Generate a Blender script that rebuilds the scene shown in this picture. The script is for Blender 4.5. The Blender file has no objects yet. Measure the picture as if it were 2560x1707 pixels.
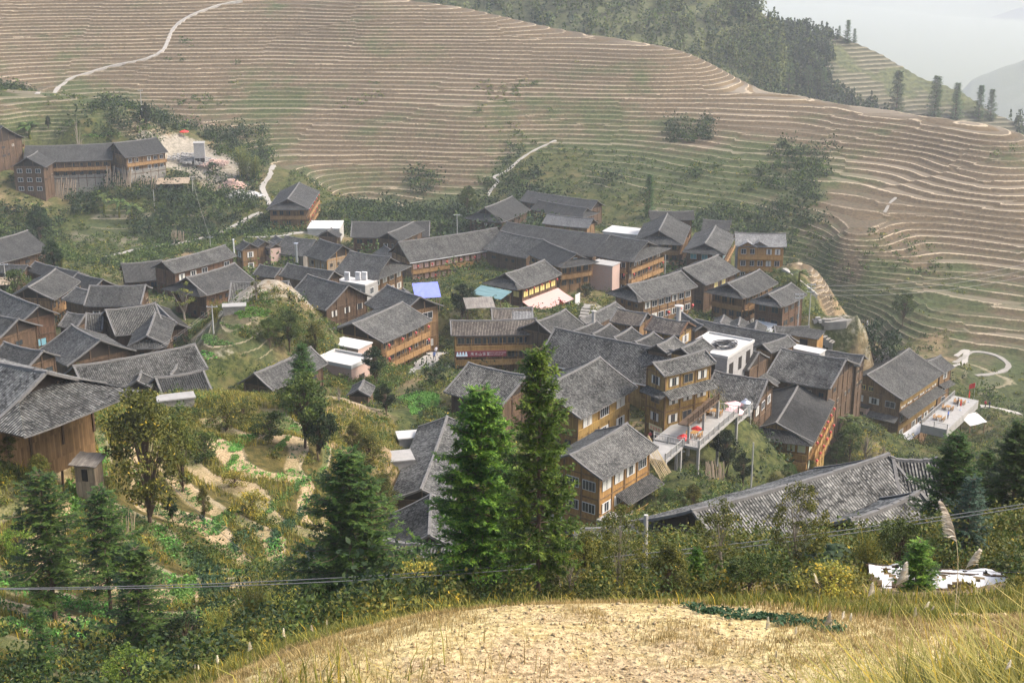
import bpy, math, random
import numpy as np
from mathutils import Vector, Matrix
random.seed(7); RNG = np.random.default_rng(11)
R = math.radians
scn = bpy.context.scene
# ---------------------------------------------------------------- camera, world, sun, exposure
CAMZ = 120.0
cd = bpy.data.cameras.new('camera'); cam = bpy.data.objects.new('camera', cd); scn.collection.objects.link(cam)
cam.location = (0, 0, CAMZ); cam.rotation_euler = (R(90-18), 0, 0)
cd.sensor_width = 36; cd.lens = 50; cd.clip_start = .2; cd.clip_end = 30000
scn.camera = cam
W = bpy.data.worlds.new('World'); scn.world = W; W.use_nodes = True
wn = W.node_tree.nodes; wn.clear()
sky = wn.new('ShaderNodeTexSky'); sky.sky_type = 'NISHITA'; sky.sun_disc = False
SUN_EL, SUN_AZ = 50, 92      # degrees; azimuth measured from +Y towards +X
sky.sun_elevation = R(SUN_EL); sky.sun_rotation = R(SUN_AZ); sky.air_density = 1.0; sky.dust_density = 5.0; sky.ozone_density = .6
bg = wn.new('ShaderNodeBackground'); bg.inputs[1].default_value = 0.15
wo = wn.new('ShaderNodeOutputWorld')
W.node_tree.links.new(sky.outputs[0], bg.inputs[0]); W.node_tree.links.new(bg.outputs[0], wo.inputs[0])
sd = bpy.data.lights.new('sun', 'SUN'); sd.energy = 1.3; sd.angle = R(14); sd.color = (1, .96, .91)
so = bpy.data.objects.new('sun', sd); scn.collection.objects.link(so)
_a, _e = R(SUN_AZ), R(SUN_EL)
so.rotation_euler = Vector((math.sin(_a)*math.cos(_e), math.cos(_a)*math.cos(_e), math.sin(_e))).to_track_quat('Z', 'Y').to_euler()
scn.view_settings.view_transform = 'Standard'; scn.view_settings.look = 'None'; scn.view_settings.exposure = 1.38; scn.view_settings.gamma = 1
scn.cycles.use_denoising = True; scn.cycles.max_bounces = 5; scn.cycles.volume_bounces = 3
scn.cycles.use_adaptive_sampling = True; scn.cycles.adaptive_threshold = .02
COL = scn.collection
# ---------------------------------------------------------------- helpers
def tag(o, label=None, cat=None, group=None, kind=None):
    if label: o['label'] = label
    if cat: o['category'] = cat
    if group: o['group'] = group
    if kind: o['kind'] = kind
    return o
def empty(name, loc=(0, 0, 0), rz=0.0):
    o = bpy.data.objects.new(name, None); COL.objects.link(o); o.location = loc; o.rotation_euler = (0, 0, rz); o.empty_display_size = .3
    return o
def copy_tree(o, parent=None):
    c = o.copy(); COL.objects.link(c); c.parent = parent
    for ch in o.children: copy_tree(ch, c)
    return c
class MB:
    def __init__(s): s.v = []; s.f = []; s.m = []; s.uv = []
    def face(s, pts, mi=0, uv=None):
        b = len(s.v); s.v.extend([tuple(p) for p in pts]); s.f.append(tuple(range(b, b+len(pts)))); s.m.append(mi)
        if uv is None:
            p = [Vector(q) for q in pts]; n = (p[1]-p[0]).cross(p[2]-p[0])
            if abs(n.z) > .9*n.length: uv = [(q.x, q.y) for q in p]
            elif abs(n.x) > abs(n.y): uv = [(q.y, q.z) for q in p]
            else: uv = [(q.x, q.z) for q in p]
        s.uv.extend(uv)
    def box(s, a, b, mi=0):
        x0, y0, z0 = a; x1, y1, z1 = b
        P = [(x0, y0, z0), (x1, y0, z0), (x1, y1, z0), (x0, y1, z0), (x0, y0, z1), (x1, y0, z1), (x1, y1, z1), (x0, y1, z1)]
        for q in ((3, 2, 1, 0), (4, 5, 6, 7), (0, 1, 5, 4), (1, 2, 6, 5), (2, 3, 7, 6), (3, 0, 4, 7)): s.face([P[i] for i in q], mi)
        return s
    def tube(s, pts, r, n=6, mi=0, caps=True):
        pts = [Vector(p) for p in pts]; rr = r if isinstance(r, (list, tuple)) else [r]*len(pts)
        rings = []
        for i, p in enumerate(pts):
            d = (pts[min(i+1, len(pts)-1)]-pts[max(i-1, 0)]).normalized()
            a = d.orthogonal().normalized() if abs(d.z) < .95 else Vector((1, 0, 0)); a = (a-d*a.dot(d)).normalized(); b = d.cross(a)
            rings.append([p+(a*math.cos(2*math.pi*k/n)+b*math.sin(2*math.pi*k/n))*rr[i] for k in range(n)])
        for i in range(len(rings)-1):
            for k in range(n): s.face([rings[i][k], rings[i][(k+1) % n], rings[i+1][(k+1) % n], rings[i+1][k]], mi)
        if caps: s.face(rings[0][::-1], mi); s.face(rings[-1], mi)
        return s
    def lathe(s, prof, c=(0, 0, 0), n=12, mi=0):
        for (r0, z0), (r1, z1) in zip(prof[:-1], prof[1:]):
            for k in range(n):
                a, b = 2*math.pi*k/n, 2*math.pi*(k+1)/n
                P = [(c[0]+r0*math.cos(a), c[1]+r0*math.sin(a), c[2]+z0), (c[0]+r0*math.cos(b), c[1]+r0*math.sin(b), c[2]+z0),
                     (c[0]+r1*math.cos(b), c[1]+r1*math.sin(b), c[2]+z1), (c[0]+r1*math.cos(a), c[1]+r1*math.sin(a), c[2]+z1)]
                if r0 < 1e-6: P = P[1:]
                elif r1 < 1e-6: P = P[:3]
                s.face(P, mi)
        return s
    def mesh(s, name, mats, smooth=False):
        me = bpy.data.meshes.new(name); me.from_pydata(s.v, [], s.f)
        for m in (mats if isinstance(mats, (list, tuple)) else [mats]): me.materials.append(m)
        me.polygons.foreach_set('material_index', s.m)
        ul = me.uv_layers.new(name='UVMap'); ul.data.foreach_set('uv', np.array(s.uv, dtype=np.float32).ravel())
        if smooth: me.polygons.foreach_set('use_smooth', [True]*len(s.f))
        me.update(); return me
    def build(s, name, mats, parent=None, loc=(0, 0, 0), rz=0.0, smooth=False):
        o = bpy.data.objects.new(name, s.mesh(name, mats, smooth)); COL.objects.link(o); o.location = loc; o.rotation_euler = (0, 0, rz)
        if parent: o.parent = parent
        return o
def npmesh(name, V, F, mats, midx=None, attrs=None, smooth=False, uv=None):
    """V (n,3); F (m,k) with k = 3 or 4"""
    me = bpy.data.meshes.new(name); n, k = F.shape
    me.vertices.add(len(V)); me.vertices.foreach_set('co', np.ascontiguousarray(V, dtype=np.float32).ravel())
    me.loops.add(n*k); me.loops.foreach_set('vertex_index', np.ascontiguousarray(F, dtype=np.int32).ravel())
    me.polygons.add(n); me.polygons.foreach_set('loop_start', np.arange(0, n*k, k, dtype=np.int32)); me.polygons.foreach_set('loop_total', np.full(n, k, dtype=np.int32))
    for m in (mats if isinstance(mats, (list, tuple)) else [mats]): me.materials.append(m)
    if midx is not None: me.polygons.foreach_set('material_index', np.asarray(midx, dtype=np.int32))
    if smooth: me.polygons.foreach_set('use_smooth', np.ones(n, dtype=bool))
    for an, (dom, typ, dat) in (attrs or {}).items():
        a = me.attributes.new(an, typ, dom); a.data.foreach_set('color' if typ == 'FLOAT_COLOR' else 'value', np.ascontiguousarray(dat, dtype=np.float32).ravel())
    if uv is not None:
        ul = me.uv_layers.new(name='UVMap'); ul.data.foreach_set('uv', np.ascontiguousarray(uv, dtype=np.float32).ravel())
    me.update(calc_edges=True); return me
def link(name, me, parent=None, loc=(0, 0, 0), rz=0.0, sc=None):
    o = bpy.data.objects.new(name, me); COL.objects.link(o); o.location = loc; o.rotation_euler = (0, 0, rz)
    if sc is not None: o.scale = sc if hasattr(sc, '__len__') else (sc, sc, sc)
    if parent: o.parent = parent
    return o
# ---------------------------------------------------------------- materials
class NT:
    def __init__(s, name):
        s.m = bpy.data.materials.new(name); s.m.use_nodes = True; s.t = s.m.node_tree; s.t.nodes.clear()
    def n(s, typ, ins=None, **kw):
        nd = s.t.nodes.new('ShaderNode'+typ)
        for k, v in kw.items(): setattr(nd, k, v)
        for k, v in (ins or {}).items():
            if isinstance(v, bpy.types.NodeSocket): s.t.links.new(v, nd.inputs[k])
            else: nd.inputs[k].default_value = v
        return nd
    def math(s, op, a, b=0.0, c=0.0, clamp=False):
        nd = s.n('Math', {0: a, 1: b, 2: c}, operation=op); nd.use_clamp = clamp; return nd.outputs[0]
    def mix(s, f, a, b):
        nd = s.n('Mix', data_type='RGBA')
        for i, v in ((0, f), (6, a), (7, b)):
            if isinstance(v, bpy.types.NodeSocket): s.t.links.new(v, nd.inputs[i])
            else: nd.inputs[i].default_value = (v if i == 0 else (*v[:3], 1))
        return nd.outputs[2]
    def noise(s, vec, scale, detail=3, rough=.55):
        ins = {'Scale': scale, 'Detail': detail, 'Roughness': rough}
        if vec is not None: ins['Vector'] = vec
        return s.n('TexNoise', ins).outputs['Fac']
    def ss(s, v, a, b):
        return s.n('MapRange', {'Value': v, 'From Min': a, 'From Max': b}, interpolation_type='SMOOTHSTEP').outputs[0]
    def attr(s, name, o='Fac'): return s.n('Attribute', attribute_name=name).outputs[o]
    def sep(s, v):
        nd = s.n('SeparateXYZ', {0: v}); return nd.outputs
    def comb(s, x, y, z=0.0): return s.n('CombineXYZ', {0: x, 1: y, 2: z}).outputs[0]
    def out(s, col, rough=.8, bump=None, bstr=.3, bdist=.05, spec=.3, metallic=0.0, transl=None, alpha=None):
        b = s.n('BsdfPrincipled', {'Roughness': rough, 'Specular IOR Level': spec, 'Metallic': metallic})
        if isinstance(col, bpy.types.NodeSocket): s.t.links.new(col, b.inputs['Base Color'])
        else: b.inputs['Base Color'].default_value = (*col[:3], 1)
        if bump is not None:
            bn = s.n('Bump', {'Height': bump, 'Strength': bstr, 'Distance': bdist}); s.t.links.new(bn.outputs[0], b.inputs['Normal'])
        sh = b.outputs[0]
        if transl is not None:
            tr = s.n('BsdfTranslucent')
            if isinstance(col, bpy.types.NodeSocket): s.t.links.new(col, tr.inputs[0])
            else: tr.inputs[0].default_value = (*col[:3], 1)
            sh = s.n('MixShader', {0: transl, 1: sh, 2: tr.outputs[0]}).outputs[0]
        o = s.n('OutputMaterial'); s.t.links.new(sh, o.inputs[0]); return s.m
def flat(name, col, rough=.7, spec=.3, metallic=0.0, var=.12, sc=3.0):
    t = NT(name); g = t.n('TexCoord'); nz = t.noise(g.outputs['Object'], sc, 4)
    c = t.mix(nz, [x*(1-var) for x in col], [min(1, x*(1+var)) for x in col])
    return t.out(c, rough, spec=spec, metallic=metallic, bump=nz, bstr=.12, bdist=.02)
def leafmat(name, a, b, c, sc=.6, autumn=0.0):
    """a dark, b mid, c light; varied by clump noise, leaf and plant"""
    t = NT(name); g = t.n('TexCoord'); oi = t.n('ObjectInfo'); ge = t.n('NewGeometry')
    pos = ge.outputs['Position']
    n1 = t.noise(pos, sc, 2); rnd = ge.outputs['Random Per Island']
    f = t.math('ADD', t.math('MULTIPLY', n1, 1.2), t.math('MULTIPLY', rnd, .5)); f = t.math('SUBTRACT', f, .35, clamp=True)
    col = t.mix(t.ss(f, .1, .55), a, b); col = t.mix(t.ss(f, .5, .95), col, c)
    v = t.math('MULTIPLY_ADD', oi.outputs['Random'], .5, .75)
    h = t.n('HueSaturation', {'Color': col, 'Value': v, 'Hue': t.math('MULTIPLY_ADD', oi.outputs['Random'], .03, .485)}).outputs[0]
    if autumn: h = t.mix(t.math('GREATER_THAN', rnd, 1-autumn), h, (.42, .30, .03))
    return t.out(h, .6, spec=.25, transl=.3)
def roofmat(name, dark, light, amt=.5, patch=(.10, .098, .09), pamt=.25):
    t = NT(name); uv = t.n('UVMap').outputs[0]; x, y, _ = t.sep(uv); oi = t.n('ObjectInfo').outputs['Random']
    u = t.math('DIVIDE', x, .25); v = t.math('DIVIDE', y, .19)
    fu = t.math('FLOOR', u); off = t.math('MULTIPLY', t.n('TexWhiteNoise', {'W': fu}, noise_dimensions='1D').outputs[0], 1.0)
    v2 = t.math('ADD', v, off); fv = t.math('FLOOR', v2)
    wn_ = t.n('TexWhiteNoise', {'Vector': t.comb(fu, fv, oi)}, noise_dimensions='3D').outputs[0]
    big = t.noise(t.comb(t.math('MULTIPLY_ADD', oi, 50.0, x), y, 0.0), .35, 4, .65)
    fine = t.noise(t.comb(x, y, oi), 2.6, 3, .7)
    fac = t.math('ADD', t.math('MULTIPLY', t.math('POWER', wn_, 1.6), .38), t.math('MULTIPLY_ADD', big, 1.0, -.42))
    fac = t.math('ADD', fac, t.math('MULTIPLY_ADD', fine, .8, -.35))
    c = t.mix(t.math('MULTIPLY', fac, amt*1.6, clamp=True), dark, light)
    c = t.mix(t.math('MULTIPLY', t.ss(t.noise(t.comb(x, t.math('MULTIPLY_ADD', oi, 31.0, y), 3.0), .22, 3, .6), .58, .75), pamt), c, patch)
    streak = t.noise(t.comb(t.math('MULTIPLY', x, 1.5), t.math('MULTIPLY', y, .12), oi), 1.0, 3)
    c = t.mix(t.ss(streak, .5, .8), c, t.mix(.55, c, [q*.6 for q in dark]))
    val = t.math('MULTIPLY_ADD', oi, .4, .8)
    c = t.n('HueSaturation', {'Color': c, 'Value': val}).outputs[0]
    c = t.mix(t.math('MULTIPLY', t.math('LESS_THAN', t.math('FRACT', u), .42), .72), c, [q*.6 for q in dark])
    fx = t.math('FRACT', u); prof = t.math('SINE', t.math('MULTIPLY', fx, math.pi)); row = t.math('FRACT', v2)
    hgt = t.math('ADD', prof, t.math('ADD', t.math('MULTIPLY', row, .45), t.math('MULTIPLY', wn_, .4)))
    return t.out(c, .85, bump=hgt, bstr=1.0, bdist=.10, spec=.12)
def woodmat(name, a, b, plank=.18, horiz=False, rough=.75):
    t = NT(name); uv = t.n('UVMap').outputs[0]; x, y, _ = t.sep(uv); oi = t.n('ObjectInfo').outputs['Random']
    if horiz: x, y = y, x
    p = t.math('DIVIDE', x, plank); fp = t.math('FLOOR', p)
    wn_ = t.n('TexWhiteNoise', {'Vector': t.comb(fp, oi, t.math('FLOOR', t.math('DIVIDE', y, 1.9)))}, noise_dimensions='3D').outputs[0]
    gr = t.noise(t.comb(t.math('MULTIPLY', x, 9.0), t.math('MULTIPLY', y, .8), wn_), 1.5, 4, .6)
    st = t.noise(t.comb(x, y, oi), .45, 4, .6)
    f = t.math('ADD', t.math('MULTIPLY', wn_, .45), t.math('MULTIPLY_ADD', gr, .7, -.1)); f = t.math('ADD', f, t.math('MULTIPLY_ADD', st, 1.2, -.6), clamp=True)
    c = t.mix(f, a, b)
    gap = t.math('LESS_THAN', t.math('FRACT', p), .08)
    c = t.mix(t.math('MULTIPLY', gap, .6), c, [q*.35 for q in a])
    return t.out(c, rough, bump=t.math('SUBTRACT', gr, gap), bstr=.4, bdist=.02, spec=.25)
def brickmat(name, a, b, mortar, bw=.4, bh=.2):
    t = NT(name); uv = t.n('UVMap').outputs[0]
    br = t.n('TexBrick', {'Vector': uv, 'Color1': (*a, 1), 'Color2': (*b, 1), 'Mortar': (*mortar, 1), 'Scale': 1.0, 'Mortar Size': .012, 'Brick Width': bw, 'Row Height': bh})
    nz = t.noise(uv, 1.2, 5, .65); c = t.mix(t.ss(nz, .35, .8), br.outputs[0], t.mix(.5, br.outputs[0], mortar))
    return t.out(c, .9, bump=br.outputs['Fac'], bstr=-.3, bdist=.02, spec=.2)
M = {}
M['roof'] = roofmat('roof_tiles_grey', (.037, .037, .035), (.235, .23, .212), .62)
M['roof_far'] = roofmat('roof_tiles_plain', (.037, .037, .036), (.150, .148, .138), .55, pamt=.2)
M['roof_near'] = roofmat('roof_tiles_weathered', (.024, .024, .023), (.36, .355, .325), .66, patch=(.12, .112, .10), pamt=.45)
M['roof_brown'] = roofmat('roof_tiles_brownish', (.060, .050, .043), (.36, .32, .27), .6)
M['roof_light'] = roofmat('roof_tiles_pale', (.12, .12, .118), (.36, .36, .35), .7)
M['ridge'] = flat('ridge_tiles', (.125, .12, .112), .9, var=.45, sc=2.5)
M['wood_dark'] = woodmat('planks_dark', (.034, .022, .013), (.15, .094, .055))
M['wood_brown'] = woodmat('planks_brown', (.070, .041, .018), (.29, .175, .080))
M['wood_red'] = woodmat('planks_red_brown', (.045, .024, .014), (.16, .088, .048))
M['wood_gold'] = woodmat('planks_golden', (.12, .072, .018), (.40, .26, .085), plank=.16)
M['wood_orange'] = woodmat('planks_orange', (.17, .085, .022), (.43, .25, .085), plank=.16)
M['wood_grey'] = woodmat('planks_grey', (.10, .088, .075), (.26, .235, .20))
M['timber'] = woodmat('timber_poles', (.16, .12, .08), (.38, .30, .21), plank=.3)
M['rail_brown'] = woodmat('rail_brown', (.17, .095, .036), (.43, .26, .115), plank=.12)
M['rail_gold'] = woodmat('rail_gold', (.18, .10, .035), (.46, .28, .10), plank=.12)
M['attic'] = flat('attic_painted_shade', (.030, .022, .016), .9, var=.4)  # shade of an open attic put into the colour of the gable boards
M['white'] = flat('white_paint', (.52, .515, .50), .5, var=.08)
M['plaster'] = flat('plaster', (.34, .325, .295), .85, var=.35, sc=.8)
M['concrete'] = flat('concrete', (.27, .26, .24), .9, var=.35, sc=.9)
M['slab'] = flat('pale_slab', (.42, .41, .385), .85, var=.25, sc=.6)
M['stone'] = brickmat('stone_wall', (.30, .28, .24), (.20, .19, .165), (.12, .11, .09), .45, .22)
M['block'] = brickmat('grey_block', (.36, .35, .33), (.29, .28, .265), (.20, .19, .18), .4, .2)
M['brick'] = brickmat('pink_brick', (.50, .31, .24), (.42, .25, .19), (.36, .32, .28), .24, .08)
M['metal'] = flat('galvanised', (.48, .50, .53), .35, metallic=.7, var=.1)
M['dark'] = flat('painted_inside_dark', (.018, .015, .013), .9)  # interior shade put into the colour of flat panels
M['red'] = flat('red_cloth', (.62, .035, .03), .6)
M['lantern'] = flat('lantern_red', (.48, .07, .065), .6)
M['pinkcloth'] = flat('pink_awning', (.44, .27, .24), .7, var=.1)
M['pinkumb'] = flat('pink_umbrella', (.74, .42, .42), .7, var=.06)
M['blue'] = flat('blue_tarpaulin', (.17, .20, .55), .45, var=.12)
M['teal'] = flat('teal_sheet', (.12, .20, .20), .5)
M['yellow'] = flat('yellow_paint', (.60, .48, .12), .5)
M['black'] = flat('black_plastic', (.02, .02, .022), .5)
M['wire'] = flat('wire_rubber', (.10, .10, .10), .6)
M['wirelight'] = flat('wire_pale', (.28, .26, .24), .6)
M['pole'] = flat('pole_concrete', (.33, .32, .295), .85, var=.2)
M['trunk'] = flat('bark', (.105, .072, .050), .9, var=.4, sc=6)
M['trunkpale'] = flat('bark_pale', (.24, .20, .16), .9, var=.3, sc=6)
M['straw'] = flat('dry_straw', (.48, .38, .22), .8, var=.25, sc=8)
M['skin'] = flat('skin', (.45, .28, .20), .6)
t_ = NT('curtain_glass'); r_ = t_.n('ObjectInfo').outputs['Random']; g_ = t_.n('TexCoord').outputs['Object']
x_, y_, z_ = t_.sep(g_); side_ = t_.math('GREATER_THAN', t_.math('ABSOLUTE', x_), t_.math('MULTIPLY_ADD', r_, .5, .08))
cur_ = t_.math('MULTIPLY', side_, t_.math('LESS_THAN', t_.math('FRACT', t_.math('MULTIPLY', r_, 7.3)), .62))
M['pane'] = t_.out(t_.mix(cur_, (.03, .035, .04), (.52, .51, .46)), .12, spec=.5)
M['pane_dark'] = flat('dark_glass', (.035, .045, .05), .12, spec=.6)
M['pane_yellow'] = flat('yellow_curtain', (.60, .50, .18), .6)
M['pane_green'] = flat('pale_green_curtain', (.52, .58, .40), .6)
M['pane_blue'] = flat('blue_curtain', (.16, .34, .40), .6)
M['pane_pink'] = flat('pink_curtain', (.62, .42, .36), .6)
M['leaf'] = leafmat('leaf_green', (.016, .034, .007), (.054, .086, .016), (.15, .185, .034))
M['leaf_olive'] = leafmat('leaf_olive', (.026, .036, .006), (.092, .102, .017), (.25, .225, .042), autumn=.015)
M['leaf_dark'] = leafmat('leaf_dark', (.008, .018, .006), (.020, .038, .012), (.055, .082, .025))
M['leaf_bright'] = leafmat('leaf_bright', (.06, .11, .012), (.14, .21, .025), (.28, .34, .06))
M['leaf_yellow'] = leafmat('leaf_yellowing', (.08, .08, .012), (.20, .18, .03), (.42, .34, .05), autumn=.15)
M['bamboo'] = leafmat('bamboo_leaf', (.06, .085, .02), (.13, .16, .04), (.26, .28, .08), sc=.4)
M['needle'] = leafmat('spruce_needle', (.018, .050, .007), (.075, .150, .016), (.24, .34, .04), sc=1.5)
M['needle_dark'] = leafmat('fir_needle_dark', (.012, .032, .007), (.045, .092, .016), (.125, .19, .035), sc=1.2)
M['needle_blue'] = leafmat('fir_needle_blue', (.030, .060, .040), (.06, .11, .075), (.13, .20, .13), sc=1.0)
M['grass_dry'] = leafmat('grass_dry', (.17, .12, .04), (.38, .29, .11), (.60, .47, .22), sc=1.2)
M['grass_green'] = leafmat('grass_green', (.055, .070, .012), (.15, .165, .028), (.36, .33, .075), sc=.8, autumn=.06)
M['grass_long'] = leafmat('grass_long', (.07, .075, .012), (.22, .20, .035), (.52, .41, .14), sc=1.5, autumn=.12)
M['plume'] = leafmat('plume_fluff', (.55, .47, .33), (.72, .64, .49), (.86, .80, .66), sc=3)
M['crop_bright'] = leafmat('crop_bright', (.05, .13, .02), (.11, .25, .04), (.24, .42, .10), sc=1.5)
M['crop_mid'] = leafmat('crop_mid', (.04, .09, .02), (.09, .17, .04), (.18, .28, .08), sc=1.5)
M['crop_dark'] = leafmat('crop_dark', (.018, .045, .018), (.04, .085, .035), (.09, .15, .07), sc=1.5)
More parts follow.
